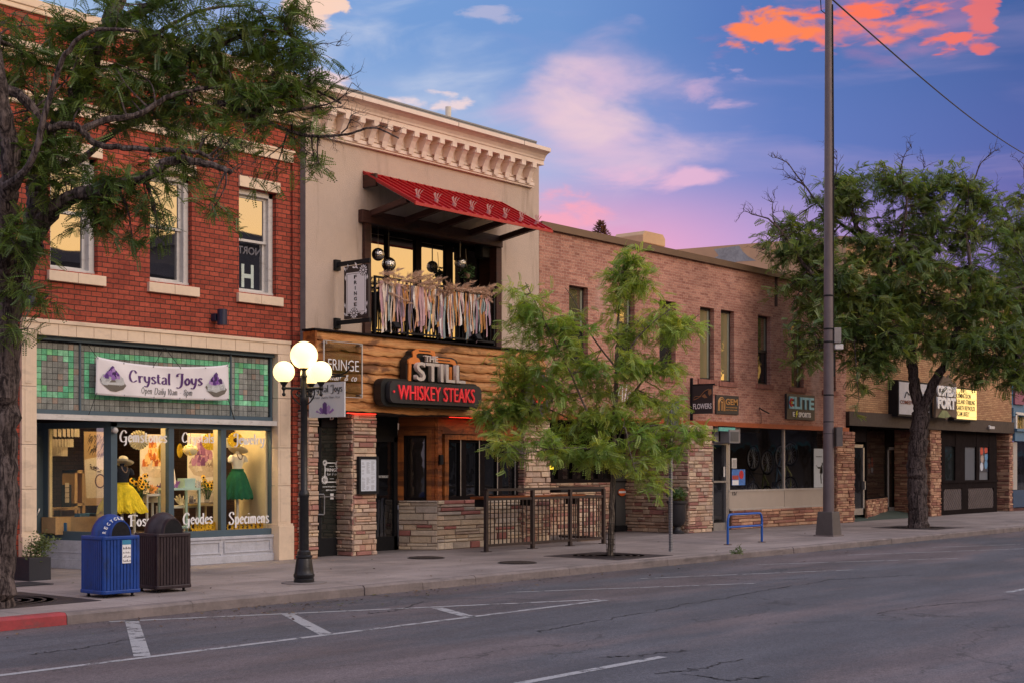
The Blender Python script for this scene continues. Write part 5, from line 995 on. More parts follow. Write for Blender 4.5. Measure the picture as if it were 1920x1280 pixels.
gp = lambda u, v: (a.x + W_ * u, -.052, a.z + H_ * v); text('GEM', 'salon_name', gold_, GM, gp(.4, .5), UX, UP, W_ * .54, H_ * .33, .006, .02); text('SALON & BOUTIQUE', 'tag_line', gold_, GM, gp(.42, .33), UX, UP, W_ * .5, H_ * .07, .004, .03); text('BEAUTY & BODY WORK', 'tag_line', gold_, GM, gp(.42, .2), UX, UP, W_ * .5, H_ * .06, .004, .03)
m = MB(); 
for r in (.1, .145): m.tube([gp(.22 + r * 1.0 * math.cos(rad(q_)), .55 + r * 2.2 * math.sin(rad(q_))) if 0 <= q_ <= 180 else gp(.22 + (r if q_ < 0 else -r), .16) for q_ in (-1, *range(0, 181, 20), 181)], .018, 5)
m.tube([gp(.22, .18), gp(.22, .55)], .03, 6); m.ball(gp(.22, .6), .04, 8, 5); m.build('arch_emblem', gold_, GM)
a, b = P(1472.5, 785, -.02), P(1525, 789, -.02); t = Z(1472.5, 737, -.02); EL = board('elite_wall_sign', 'black sign with pale blue capitals and a yellow bolt above the bicycle window', 'sign', a.x, b.x, a.z, t, 0, .07, sign_black); EL.name = 'esports_wall_sign'; W_, H_ = b.x - a.x, t - a.z; gp = lambda u, v, y=-.072: (a.x + W_ * u, y, a.z + H_ * v)
sky_l = mat('pale_blue_letter', lin(150, 214, 232), .5, var=.15, scale=3); text('ELITE', 'large_letters', sky_l, EL, gp(.07, .42), UX, UP, W_ * .88, H_ * .48, .02, .03)
m = MB(); m.tube([(gp(.13, 0)[0] + .085 * math.cos(q_ * .4), -.1, gp(0, .66)[2] + .1 * math.sin(q_ * .4)) for q_ in range(2, 15)], .028, 6); m.build('red_c_mark', mat('red_mark', lin(206, 50, 46), .5), EL); MB().ball((gp(.13, 0)[0] + .0, -.1, gp(0, .66)[2]), .04, 8, 6, (1, 1, 1)).build('yellow_dot', mat('yellow_mark', lin(240, 206, 60), .5), EL)
text('E', 'small_letters', ink_white, EL, gp(.2, .12), UX, UP, W_ * .07, H_ * .18, .01, .04); text('SPORTS', 'small_letters', ink_white, EL, gp(.4, .1), UX, UP, W_ * .44, H_ * .2, .01, .04)
MB().poly([gp(u, v) for u, v in ((.33, .34), (.36, .36), (.345, .25), (.375, .25), (.3, .06), (.325, .2), (.295, .2))], (0, -1, 0), .015).build('bolt', mat('bolt_yellow', lin(228, 226, 60), .5), EL)
SH = text('157', 'house_number', mat('number_grey', (.06, .06, .07), .5), None, P(1373.5, 928, .08), UX, UP, X(1382, .08) - X(1373.5, .08), .14, .004, .01); tag(SH, 'dark street number on the beige panel under the bicycle show window', 'number')
AL = nib('Alcoa', 'script_sign', ink_white, None, P(1155, 752, -.06), UX, UP, X(1200, -.06) - X(1155, -.06), .42, .12, .07, .2); tag(AL, 'thin white script lettering on pink brick behind the young tree', 'sign')
# ---- comedy club signs
x0, x1, z0, z1 = X(1686, -.35), X(1742, -.35), Z(1690, 775.5, -.35), Z(1690, 715, -.35); LB = thing('light_box_sign', 'white light box sign with a black cabinet partly hidden by the tree trunk', 'sign', ((x0 + x1) / 2, -.2, z0))
MB().box(x0 - .06, x1 + .3, -.34, 0, z0 - .06, z1 + .06).build('cabinet', black_metal, LB); MB().box(x0, x1, -.352, -.34, z0, z1).build('face', mat('face_white', (.5, .5, .54), .5, emit=.05), LB); text('COMEDY FORT', 'letters', mat('maroon_letter', lin(120, 50, 46), .5), LB, (x0 + .06, -.36, z0 + (z1 - z0) * .32), UX, UP, (x1 - x0) * .7, (z1 - z0) * .12, .006, .02)  # face brightened by a faint glow in its own material
MB().tube(spline([(x0 + .4, -.36, z0 + (z1 - z0) * .52), (x0 + .55, -.36, z0 + (z1 - z0) * .7), (x0 + .75, -.36, z0 + (z1 - z0) * .62), (x0 + .95, -.36, z0 + (z1 - z0) * .74)]), .02, 5).build('line_drawing', ink_black, LB)
x0, x1, z0, z1 = X(1791.5, -.35), X(1831, -.35), Z(1795, 784, -.35), Z(1795, 728, -.35); MQ = thing('marquee_sign', 'lit yellow letter board sign with four lines of black capitals', 'sign', ((x0 + x1) / 2, -.2, z0))
MB().box(x0 - .08, x1 + .05, -.34, 0, z0 - .05, z1 + .05).build('cabinet', black_metal, MQ); MB().box(x0, x1, -.352, -.34, z0, z1).build('face', mat('lit_yellow_face', (.9, .75, .3), .5, var=.12, scale=1.5, emit=1.0, ecol=(1, .66, .2)), MQ)
W_, H_ = x1 - x0, z1 - z0
for i, (s, w_) in enumerate((('COMING SOON', .66), ('LEELAND STRIBLING', .86), ('GARETH REYNOLDS', .86), ('SCAM LIKELY', .6))): text(s, 'letter_line', ink_black, MQ, (x0 + W_ * .05, -.356, z0 + H_ * (.7 - i * .2)), UX, UP, W_ * w_, H_ * .15, .006, .008)
m = MB()
for i in range(5): m.box(x0, x1, -.358, -.352, z0 + H_ * (.075 + i * .2), z0 + H_ * (.09 + i * .2))
m.build('letter_rail', mat('rail_yellow', (.7, .5, .16), .5, emit=.5, ecol=(1, .6, .2)), MQ)
y = -.42; sp_ = lambda px, py, yy=y: P(px, py, yy); CF = thing('shield_sign', 'grey and brown wooden shield sign with chunky white capitals between the light boxes', 'sign', (X(1770, y), -.2, Z(1770, 785, y)))
ol = [(1750, 782), (1752, 726), (1760, 718), (1766, 704), (1772, 710), (1776, 702), (1781, 716), (1789, 718), (1790, 784), (1778, 779), (1770, 786), (1763, 779)]
MB().poly([sp_(*q_) for q_ in ol], (0, -1, 0), .08).build('shield', mat('weathered_wood', lin(96, 80, 66), .8, var=.4, scale=2.5), CF); a = sp_(1756, 741, y - .085); text('COMEDY', 'upper_letters', ink_white, CF, a, UX, UP, X(1787, y) - a.x, Z(1756, 722, y) - a.z, .05, .06); a = sp_(1756, 765, y - .085); text('FORT', 'lower_letters', ink_white, CF, a, UX, UP, X(1785, y) - a.x, Z(1756, 743, y) - a.z, .05, .06)
MB().poly([sp_(*q_, y - .08) for q_ in ((1758, 781), (1766, 768), (1774, 769), (1782, 780), (1770, 783))], (0, -1, 0), .02).build('shield_badge', mat('badge_teal', lin(120, 130, 90), .6, var=.4, scale=6), CF)

# dim lettering in the right upper window of the red brick front
WL = thing('upper_window_lettering', 'pale capitals seen in the dark lower sash of the right upper window', 'lettering', (wx[0][0] + .3, .21, wz0 + .2)); a0, w_ = wx[0][0] + .12, wx[0][1] - wx[0][0] - .3
text('NORT', 'grey_word', mat('dim_letter', (.12, .12, .15), .5), WL, (a0 + w_, .218, wz0 + .72), -UX, UP, w_ * .95, .14, -.003, .02); text('H', 'large_letter', mat('mint_letter', (.5, .6, .56), .5), WL, (a0 + w_ * .2, .218, wz0 + .12), UX, UP, w_ * .5, .42, .003, .02)
# ---------------------------------------------------------------- things on the balcony
mirror_m = bpy.data.materials.new('mirror_tile'); mirror_m.use_nodes = True; T = NT(mirror_m.node_tree); o_ = T.n('ShaderNodeOutputMaterial'); b_ = T.n('ShaderNodeBsdfPrincipled'); T.nt.links.new(b_.outputs[0], o_.inputs[0]); b_.inputs['Metallic'].default_value = 1; b_.inputs['Roughness'].default_value = .18; b_.inputs['Base Color'].default_value = (.55, .54, .52, 1)
tcn = T.n('ShaderNodeTexCoord').outputs['Object']; vv = T.n('ShaderNodeTexVoronoi'); T.put(vv.inputs['Vector'], tcn); vv.inputs['Scale'].default_value = 42; T.put(b_.inputs['Normal'], T.bump(vv.outputs['Distance'], .35, .02))
R = random.Random(17); strip_cols = [lin(226, 214, 204), lin(196, 160, 168), lin(206, 150, 120), lin(150, 166, 168), lin(180, 128, 72), lin(232, 228, 226), lin(170, 140, 156), lin(120, 110, 124), lin(214, 178, 150), lin(208, 196, 190)]
strip_m = [mat('fabric_strip', c, .9, var=.2, scale=9) for c in strip_cols]
for i, (px, py, r, lab) in enumerate(((709, 477.5, 12.2, 'upper left mirror ball hanging over the balcony rail beside the post'), (729, 496, 13.4, 'largest mirror ball hanging just above the pampas grass near the blade sign'), (863, 494, 11.2, 'mirror ball on a pale rope by the hanging plant at the balcony'))):
    c = P(px, py, YB + .12); t = thing('mirror_ball', lab, 'mirror ball', c, 0, 'mirror balls over the balcony'); k = r / FPX * depth_of(c)
    MB().ball((0, 0, 0), k, 20, 13).build('ball', mirror_m, t, local=True); MB().tube([(0, 0, k - .01), (0, 0, oz1 - c.z)], .012 if i == 2 else .003, 6).build('hanging_rope', mat('rope', (.4, .34, .26), .9), t, local=True)
c = P(876, 512, YB + .12); HP = thing('hanging_plant', 'small leafy hanging plant under the right mirror ball on the balcony', 'plant', c); MB().lathe([(.02, -.12), (.06, -.08), (.07, .0), (.065, .0)], (0, 0, 0), 12).build('pot', mat('hanger_pot', (.3, .2, .14), .8), HP, True, local=True)
pl_leaf = mat('houseplant_leaf', lin(70, 100, 56), .5, var=.3, scale=20)
m = MB()
for i in range(150):
    d = Vector((R.gauss(0, 1), R.gauss(0, .8), R.gauss(.2, .8))).normalized() * R.uniform(.03, .2); a = Vector((R.gauss(0, 1), R.gauss(0, 1), R.gauss(0, 1))).normalized() * .045; b = a.orthogonal().normalized() * .022; d.z += .02; m.add([d - a, d + b, d + a, d - b], [(0, 1, 2, 3)])
m.build('foliage', pl_leaf, HP, local=True); MB().tube([(0, 0, 0), (-.05, 0, .5)], .006, 5).build('hanger', mat('rope_b', (.4, .34, .26), .9), HP, local=True)
c = P(904, 471, YB + .22); SPK = thing('loudspeaker', 'black loudspeaker fixed high in the right corner of the balcony', 'loudspeaker', c); MB().box(-.13, .13, -.11, .11, -.16, .16).build('cabinet', black_metal, SPK, bevel=.03, local=True); MB().box(-.11, .11, -.118, -.108, -.14, .14).build('grille', mat('speaker_grille', (.03, .028, .027), .8), SPK, local=True)
GA = thing('ribbon_garland', 'row of long pastel fabric strips knotted along the balcony railing', 'garland', (ox0, ry, r1.z)); zr = r0.z - .1
ux = ox0 + .12; span = rx1 - .25 - ox0
n_s = 96
for i in range(n_s):
    u = ox0 + .1 + span * (i + R.uniform(-.3, .3)) / n_s; w_ = R.uniform(.014, .034); L_ = R.uniform(.55, .98) * (zr - r1.z + .08) if R.random() < .8 else R.uniform(.3, .5) * (zr - r1.z); y0 = ry - .03 - R.uniform(0, .03); m = MB(); vs_ = []; k = 9; ph = R.uniform(0, 6); dr = R.uniform(-.05, .05); tw = R.uniform(-.7, .7)
    for j in range(k + 1):
        t = j / k; cxp = u + dr * t * t + .008 * math.sin(t * 5 + ph); yy = y0 - .012 * math.sin(t * 6 + ph); a = tw * math.sin(t * 4 + ph); vs_ += [(cxp - w_ * math.cos(a), yy - w_ * math.sin(a), zr - L_ * t), (cxp + w_ * math.cos(a), yy + w_ * math.sin(a), zr - L_ * t + (.03 if j == k else 0))]
    m.add(vs_, [(2 * j, 2 * j + 1, 2 * j + 3, 2 * j + 2) for j in range(k)]); o = m.build('fabric_strip', R.choice(strip_m), GA); s = o.modifiers.new('solid', 'SOLIDIFY'); s.thickness = .002
PA = thing('pampas_garland', 'dry beige pampas grass plumes tied along the top rail of the balcony', 'garland', (ox0, ry, r0.z)); m = MB(); R = random.Random(23)
for i in range(46):
    u = ox0 + .05 + (rx1 - ox0 - .1) * i / 45; b = Vector((u, ry - .03, r0.z + R.uniform(-.12, .06))); dr = Vector((R.choice((-1, 1)) * R.uniform(.5, 1) if R.random() < .5 else R.uniform(.4, 1), R.uniform(-.35, .05), R.uniform(-.45, .4))).normalized(); L_ = R.uniform(.25, .42)
    if i == 3: b.z -= .25; dr = Vector((.9, -.3, -.35)).normalized(); L_ = .6
    for q in range(170):
        t = R.uniform(.05, 1); c0_ = b + dr * L_ * t; w_ = .075 * math.sin(math.pi * min(1, t * .9 + .08)) ; off = Vector((R.gauss(0, 1), R.gauss(0, 1), R.gauss(0, 1))) * w_ * .45; e = (dr * R.uniform(.03, .08) + off * .9); s_ = e.cross(Vector((R.gauss(0, 1), R.gauss(0, 1), R.gauss(0, 1)))).normalized() * .006
        m.add([c0_ + off * .4 - s_, c0_ + off * .4 + s_, c0_ + off * .4 + e], [(0, 1, 2)])
m.build('plume', mat('pampas', lin(214, 182, 160), .95, var=.25, scale=8), PA)
for px, py, lab in ((743, 610, 'left black spotlight clamped to the foot of the balcony railing'), (896, 632, 'right black spotlight clamped to the foot of the balcony railing')):
    c = P(px, py, ry - .1); t = thing('spotlight', lab, 'spotlight', c, 0, 'spotlights on the balcony railing'); MB().obox((0, 0, 0), UX, Vector((0, .6, .8)), Vector((0, -.8, .6)), -.08, .08, -.07, .07, -.03, .03).build('head', black_metal, t, bevel=.01, local=True); MB().tube([(0, .02, 0), (0, .06, -.1), (0, .1, -.14)], .012, 6).build('arm', black_metal, t, local=True)
# ---------------------------------------------------------------- wall lights on the red brick
navy_l = mat('navy_fixture', lin(40, 44, 68), .4, .2, var=.1)
for px, lab in ((414, 'navy cylinder wall light right of the middle on the red brick'), (54, 'navy cylinder wall light half hidden behind the big left trunk')):
    c = P(px, 596 if px > 100 else 563, -.16); z_ = Z(417, 596, -.16); t = thing('wall_light', lab, 'wall light', (c.x, 0, z_), 0, 'wall lights on the red brick'); MB().lathe([(.0, -.13), (.085, -.13), (.085, .14), (.0, .14)], (0, -.2, 0), 20).build('shade', navy_l, t, True, local=True); MB().box(-.09, .04, -.12, 0, -.06, .07).build('back_plate', navy_l, t, bevel=.01, local=True)
# ---------------------------------------------------------------- shop display
tulle_y = mat('yellow_tulle', lin(236, 206, 40), .9, var=.25, scale=12, trans=0); tulle_g = mat('green_tulle', lin(20, 92, 60), .9, var=.3, scale=12); straw = mat('cream_hat', lin(236, 222, 190), .8, var=.06); pale_form = mat('cream_blouse', lin(236, 226, 206), .8, var=.08); navy_cloth = mat('navy_blouse', (.012, .014, .025), .9, var=.2); stand_w = mat('stand_white', (.66, .64, .6), .5); mint = mat('mint_paint', lin(190, 220, 208), .5, var=.05); wood_pale = mat('pale_shelf_wood', lin(196, 160, 112), .6, var=.2, scale=6); yel = mat('yellow_paper', lin(238, 206, 60), .8, var=.12, scale=6); crm = mat('cream_paper', lin(240, 224, 180), .8, var=.08, scale=6); petal = mat('sunflower_petal', lin(240, 186, 30), .7, var=.25, scale=30); seed = mat('seed_head', lin(50, 28, 16), .9, var=.3); green_st = mat('flower_leaf', lin(60, 90, 36), .7, var=.3, scale=20)
FLZ = .42
def mannequin(px, py_w, Y, lab, top_m, skirt_m, hat_tilt, skirt_w, long):
    c = P(px, py_w, Y); r = thing('mannequin', lab, 'mannequin', (c.x, Y, FLZ)); w = c.z - FLZ; V_, H_ = .62, .82
    def ell(prof, sx=1.0, sy=.62, n=18): return [(Vector((rx * sx * math.cos(2 * math.pi * j / n), rx * sy * math.sin(2 * math.pi * j / n), z))) for rx, z in prof for j in range(n)]
    prof = [(q * H_, w + z * V_) for q, z in ((.13, -.02), (.125, .06), (.15, .2), (.175, .33), (.165, .4), (.1, .45), (.055, .48), (.05, .55), (.0, .555))]; n = 18; k = len(prof)
    MB().add(ell(prof), [(i * n + j, i * n + (j + 1) % n, (i + 1) * n + (j + 1) % n, (i + 1) * n + j) for i in range(k - 1) for j in range(n)]).build('torso', top_m, r, True, local=True)
    m = MB()
    for s in (-1, 1): m.tube([(s * .12, 0, w + .24), (s * .165, -.01, w + .2), (s * .18, -.02, w + .14)], [.05, .052, .045], 10)
    m.build('sleeve', top_m, r, True, local=True)
    m = MB(); R = random.Random(int(px)); layers = 3; n = 72
    for l in range(layers):
        vs_ = []; rows = 8
        for i in range(rows + 1):
            t = i / rows; rr = .105 + (skirt_w - .02 * l - .105) * (t ** .62); 
            for j in range(n): a = 2 * math.pi * j / n; f = 1 + .09 * t * math.sin(a * (13 + 4 * l) + l) + R.uniform(-.03, .03) * t; vs_.append((rr * f * math.cos(a), rr * f * .8 * math.sin(a), w - long * t + (R.uniform(-.05, .02) if i == rows else 0)))
        m.add(vs_, [(i * n + j, (i + 1) * n + j, (i + 1) * n + (j + 1) % n, i * n + (j + 1) % n) for i in range(rows) for j in range(n)])
    m.lathe([(.112, w - .03), (.114, w + .02)], (0, 0, 0), 18)
    m.build('skirt', skirt_m, r, False, local=True)
    h = MB(); n = 24; prof = [(.0, .13), (.07, .135), (.1, .11), (.112, .0), (.2, -.012), (.235, .012), (.2, -.02), (.11, -.012)]; h.lathe(prof, (0, 0, 0), n)
    Rm = Matrix.Rotation(rad(hat_tilt), 3, 'Y') @ Matrix.Rotation(rad(-12), 3, 'X'); h.v = [tuple(Rm @ Vector(v) * .76 + Vector((.02, 0, w + .36))) for v in h.v]; ht = h.build('hat', straw, r, True, local=True)
    b = MB(); b.lathe([(.114, .005), (.116, .03)], (0, 0, 0), n); b.v = [tuple(Rm @ Vector(v) * .76 + Vector((.02, 0, w + .36))) for v in b.v]; b.build('hat_band', navy_cloth, ht, local=True)
    MB().tube([(.055 * math.cos(a), -.06 - .04 * abs(math.sin(a)) , w + .29 - .1 * max(0, math.sin(a))) for a in [q * .35 for q in range(10)]], .009, 5).build('necklace', mat('bead', (.25, .14, .08), .3), r, local=True)
    m = MB(); m.tube([(0, 0, .12), (0, 0, w)], .025, 10)
    for q in range(3): a = q * 2.09 + .4; m.tube(spline([(0, 0, .2), (.12 * math.cos(a), .12 * math.sin(a), .14), (.3 * math.cos(a), .3 * math.sin(a), .015)]), .018, 6)
    m.build('stand', stand_w, r, True, local=True)
mannequin(229, 906, .55, 'shop window mannequin in a navy top, yellow tulle skirt and cream hat', navy_cloth, tulle_y, 14, .42, .46)
mannequin(445, 880, .6, 'shop window mannequin in a cream blouse, green tulle skirt and tilted hat', pale_form, tulle_g, 22, .3, .5)
def rosette(px, py, r_px, Y, lab, m_, sq=1.0, centre=None):
    c = P(px, py, Y); k = r_px / FPX * depth_of(c); t = thing('paper_fan', lab, 'paper decoration', c, 0, 'paper fans hanging in the shop window'); m = MB(); n = 44; ph = .25
    vs_ = [(0, -.02, 0)] + [(k * sq * (1.0 if i % 2 else .93) * math.cos(2 * math.pi * i / n), -.025 * (i % 2), k * (1.0 if i % 2 else .93) * math.sin(2 * math.pi * i / n)) for i in range(n)]; m.add(vs_, [(0, 1 + i, 1 + (i + 1) % n) for i in range(n)]); m.v = [tuple(Matrix.Rotation(-.5, 3, 'Z') @ Vector(v)) for v in m.v]; m.build('pleats', m_, t, local=True)
    MB().tube([(0, 0, k * .9), (0, 0, 3.2 - c.z)], .003, 4).build('thread', cord, t, local=True)
    if centre: MB().ball((-.01, -.03, 0), k * .3, 12, 7, (1, 1, 1)).build('centre', centre, t, local=True)
rosette(260, 824, 19, .5, 'cream pleated paper fan behind the first word on the shop glass', crm); rosette(394, 827, 16.5, .5, 'yellow pleated paper fan at the right of the middle shop pane', yel); rosette(441, 824, 15, .45, 'yellow paper flower with a dark centre above the green skirted mannequin', yel, 1, seed); rosette(428, 829, 10, .6, 'small white paper fan at the left edge of the right shop pane', mat('white_paper', (.7, .7, .68), .8), 1)
rosette(302, 847, 17, .42, 'narrow yellow paper fan seen edge on in front of the orange crystal poster', yel, .36); rosette(337, 844, 14, .42, 'narrow yellow paper fan seen edge on in the middle shop pane', yel, .4)
c = P(357, 843, .5); LT = thing('paper_lantern', 'oval cream paper lantern with yellow dots in the middle shop pane', 'lantern', c); k = 12.5 / FPX * depth_of(c); MB().ball((0, 0, 0), k, 20, 11, (1.1, 1, .85)).build('shade', crm, LT, True, local=True); m = MB(); R = random.Random(3)
for i in range(26): a, b = R.uniform(0, 6.28), R.uniform(-1, 1); d = Vector((1.1 * k * math.cos(a) * math.cos(b), 1.1 * k * math.sin(a) * math.cos(b), .85 * k * math.sin(b))); m.ball(d * .99, .014, 6, 4)
m.build('dots', yel, LT, local=True); MB().tube([(0, 0, k * .8), (0, 0, 3.2 - c.z)], .003, 4).build('thread', cord, LT, local=True)
pic_m = mat('poster_picture', (1, 1, 1), .6, var=.15, scale=30, attr=True); pos_w = mat('poster_white', lin(232, 216, 196), .6, var=.05)
def poster(px0, px1, pt, pb, Y, lab, cols, base_cols, seed_):
    a, b, t, z = X(px0, Y), X(px1, Y), Z(px0, pt, Y), Z(px0, pb, Y); r = thing('crystal_poster', lab, 'poster', ((a + b) / 2, Y, z), 0, 'hanging crystal posters'); MB().box(a, b, Y, Y + .015, z, t).build('sheet', pos_w, r); R = random.Random(seed_); m = MB(); w_, h_ = b - a, t - z; f = lambda u, v, l: (a + w_ * u, Y - .003 - .0008 * l, z + h_ * v)
    m.add([f(u, v, 0) for u, v in ((.02, .52), (.2, .4), (.55, .36), (.97, .38), (1.0, .6), (.7, .68), (.2, .66))], [tuple(range(7))], base_cols[0])
    for i in range(30): u, v, s = R.uniform(.1, .9), R.uniform(.44, .6), R.uniform(.04, .09); k_ = R.uniform(.75, 1.1); q1 = 1 + i * .06; m.add([f(u - s, v, q1), f(u + s, v, q1), f(u + s * .3, v + s, q1)], [(0, 1, 2)], tuple(q * k_ for q in R.choice(base_cols)))
    for i in range(70):
        t_ = R.random(); u = .5 + R.uniform(-.38, .38) * (1 - t_ * .8); v = .56 + .34 * t_; s = R.uniform(.03, .075); q1 = 3 + i * .06; m.add([f(u - s, v - s * .6, q1), f(u + s, v - s * .6, q1), f(u + s * .8, v + s * .5, q1), f(u, v + s, q1), f(u - s * .8, v + s * .5, q1)], [(0, 1, 2, 3, 4)], R.choice(cols))
    m.build('picture', pic_m, r); return r, f
r, f = poster(263, 309, 813, 942, 1.0, 'hanging poster of an orange crystal behind the yellow skirted mannequin', [lin(226, 130, 40), lin(240, 170, 80), lin(200, 100, 30), lin(246, 200, 130), lin(170, 80, 24)], [lin(220, 196, 170), lin(190, 160, 140), lin(240, 222, 200)], 1); nib('D Cirin', 'caption', ink_black, r, f(.35, .12, 1), UX, UP, .34, .16, .14, .05, .2)
r, f = poster(352, 408, 811, 942, 1.0, 'hanging poster of a purple crystal in the middle shop pane', [lin(140, 84, 128), lin(176, 122, 156), lin(112, 62, 108), lin(200, 150, 172)], [lin(196, 174, 150), lin(150, 128, 110), lin(222, 204, 182)], 2); nib('open', 'caption', ink_black, r, f(.3, .1, 1), UX, UP, .26, .12, .14, .05, .2)
Y = 1.3; a, b, t, z = X(158, Y), X(200, Y), Z(158, 808, Y), Z(158, 947, Y); r = thing('herb_poster', 'hanging poster of tied herbs and a round stone seen through the entry pane', 'poster', ((a + b) / 2, Y, z), 0, 'hanging crystal posters'); MB().box(a, b, Y, Y + .015, z, t).build('sheet', wood_pale, r); m = MB(); w_, h_ = b - a, t - z; f = lambda u, v, l=0: (a + w_ * u, Y - .003 - .001 * l, z + h_ * v)
m.add([f(.0, .62), f(.95, .68), f(.98, .1), f(.1, .1)], [(0, 3, 2, 1)], lin(230, 214, 190)); m.add([f(.7 + .24 * math.cos(i * .4), .33 + .1 * math.sin(i * .4), 1) for i in range(16)], [tuple(range(16))], lin(96, 66, 76)); m.add([f(.7 + .19 * math.cos(i * .4), .33 + .08 * math.sin(i * .4), 2) for i in range(16)], [tuple(range(16))], lin(226, 196, 160)); R = random.Random(9)
for i in range(50): u, v = R.uniform(.2, .95), R.uniform(.7, .98); q1 = 3 + i * .05; m.add([f(u, v, q1), f(u + .03, v - .01, q1), f(u - .1, v - .09, q1)], [(0, 1, 2)], R.choice([lin(70, 46, 30), lin(110, 76, 46), lin(60, 50, 40)]))
for i in range(30): u = R.uniform(.2, .7); v = .55 - u * .12 + R.uniform(-.03, .03); q1 = 6 + i * .05; m.add([f(u, v, q1), f(u + .1, v - .01, q1), f(u + .06, v + .012, q1)], [(0, 1, 2)], R.choice([lin(90, 74, 60), lin(60, 46, 40), lin(130, 110, 90)]))
m.build('picture', pic_m, r)
def bouquet(px, py, Y, lab, sc=1.0):
    c = P(px, py, Y); t = thing('sunflower_bouquet', lab, 'flowers', (c.x, Y, c.z - .3), 0, 'sunflower bouquets in the shop window'); R = random.Random(int(px)); pm, sm, gm = MB(), MB(), MB()
    for i in range(17):
        d = Vector((R.gauss(0, .1), R.gauss(-.03, .06), .3 + R.gauss(0, .06))) ; nrm = (Vector((d.x * 2, -.5, R.uniform(-.1, .5)))).normalized(); u = nrm.orthogonal().normalized(); v = nrm.cross(u); rr = .052
        for j in range(11): an = 2 * math.pi * j / 11; e = u * math.cos(an) + v * math.sin(an); s = nrm.cross(e) * .014; pm.add([d + e * .018, d + e * .04 + s, d + e * rr + nrm * -.008, d + e * .04 - s], [(0, 1, 2, 3)])
        sm.ball(d + nrm * .004, .02, 8, 5); gm.tube([d - nrm * .01, Vector((d.x * .2, d.y * .2, .02))], .004, 4)
    for i in range(60): d = Vector((R.gauss(0, .12), R.gauss(0, .08), .24 + R.gauss(0, .06))); a = Vector((R.gauss(0, 1), R.gauss(0, 1), R.gauss(0, 1))).normalized() * .05; b = a.orthogonal().normalized() * .02; gm.add([d - a, d + b, d + a, d - b], [(0, 1, 2, 3)])
    pm.build('petals', petal, t, local=True); sm.build('seed_heads', seed, t, local=True); gm.build('stems', green_st, t, local=True); MB().lathe([(.035, -.1), (.05, .0), (.04, .1), (.06, .18)], (0, 0, 0), 12).build('vase', clear, t, True, local=True); return c
bouquet(263, 905, .75, 'sunflower bouquet in a glass vase beside the yellow tulle skirt'); bouquet(388, 906, .75, 'sunflower bouquet in a glass vase in front of the purple crystal poster')
def table(px0, px1, py_t, Y0, Y1, lab, m_, shelf=True, name='display_table'):
    a, b, z = X(px0, Y0), X(px1, Y0), Z(px0, py_t, Y0); t = thing(name, lab, 'table', ((a + b) / 2, Y0, FLZ), 0); MB().box(a, b, Y0, Y1, z - .04, z).build('table_top', m_, t)
    for xx in (a, b - .035):
        for yy in (Y0, Y1 - .035): MB().box(xx, xx + .035, yy, yy + .035, FLZ, z - .04).build('leg', m_, t)
    if shelf: MB().box(a, b, Y0, Y1, FLZ + .2, FLZ + .23).build('shelf', m_, t)
    return a, b, z
a, b, z = table(322, 376, 914, .45, .85, 'mint painted display table in the middle shop pane', mint)
bx = thing('gift_box', 'pale mint gift box standing on the mint display table', 'box', (a + .45, .55, z)); MB().box(a + .3, a + .52, .48, .68, z, z + .16).build('carton', mint, bx); MB().box(a + .295, a + .525, .475, .685, z + .12, z + .165).build('lid', mint, bx)
fr_ = thing('photo_card', 'white card with dark marks leaning on the mint display table', 'card', (a + .2, .7, z)); MB().obox((a + .06, .62, z), UX, Vector((0, .25, .97)), Vector((0, -.97, .25)), 0, .17, 0, .42, 0, .012).build('sheet', pos_w, fr_); MB().obox((a + .06, .62, z), UX, Vector((0, .25, .97)), Vector((0, -.97, .25)), .08, .12, .1, .3, .012, .014).build('print', ink_black, fr_)
table(318, 372, 948, .9, 1.3, 'low white table with stones behind the mint display table', stand_w, False); table(275, 312, 925, .7, 1.1, 'small white side table behind the yellow skirted mannequin', stand_w, False, 'side_table'); table(372, 408, 944, .6, .95, 'thin gold legged side table under the right bouquet', mat('gold_metal', (.5, .36, .16), .4, .5), False, 'side_table')
lad = thing('display_ladder', 'white A shaped shelf ladder behind the green skirted mannequin', 'shelf', (X(470, 1.1), 1.1, FLZ)); m = MB(); a, b = X(461, 1.1), X(482, 1.1); zt_ = Z(470, 838, 1.1); c_ = (a + b) / 2
m.obox((a - .1, 1.1, FLZ), Vector((.16, 0, .987)), UX, UY, 0, zt_ - FLZ, 0, .07, 0, .05); m.obox((b + .05, 1.1, FLZ), Vector((-.16, 0, .987)), UX, UY, 0, zt_ - FLZ, 0, .07, 0, .05); m.build('side_rail', wood_pale, lad); m = MB()
for q in (.3, .8, 1.3): m.box(a - .05, b + .05, 1.08, 1.3, FLZ + q, FLZ + q + .04)
m.build('shelf', wood_pale, lad)
m = MB(); sm = MB(); R = random.Random(12); FS2 = thing('sunflower_row', 'row of artificial sunflower heads along the shop window sill', 'flowers', (X(430, .3), .3, .5))
for px in list(range(362, 406, 7)) + list(range(430, 500, 8)):
    c = P(px, 986 + R.uniform(-2, 2), .32)
    for j in range(12): an = 2 * math.pi * j / 12; e = Vector((math.cos(an), -.4, math.sin(an))); s = Vector((-math.sin(an), 0, math.cos(an))) * .02; m.add([c + e * .03, c + e * .06 + s, c + e * .095, c + e * .06 - s], [(0, 1, 2, 3)])
    sm.ball(c, .03, 8, 5)
m.build('petals', petal, FS2); sm.build('seed_heads', seed, FS2)
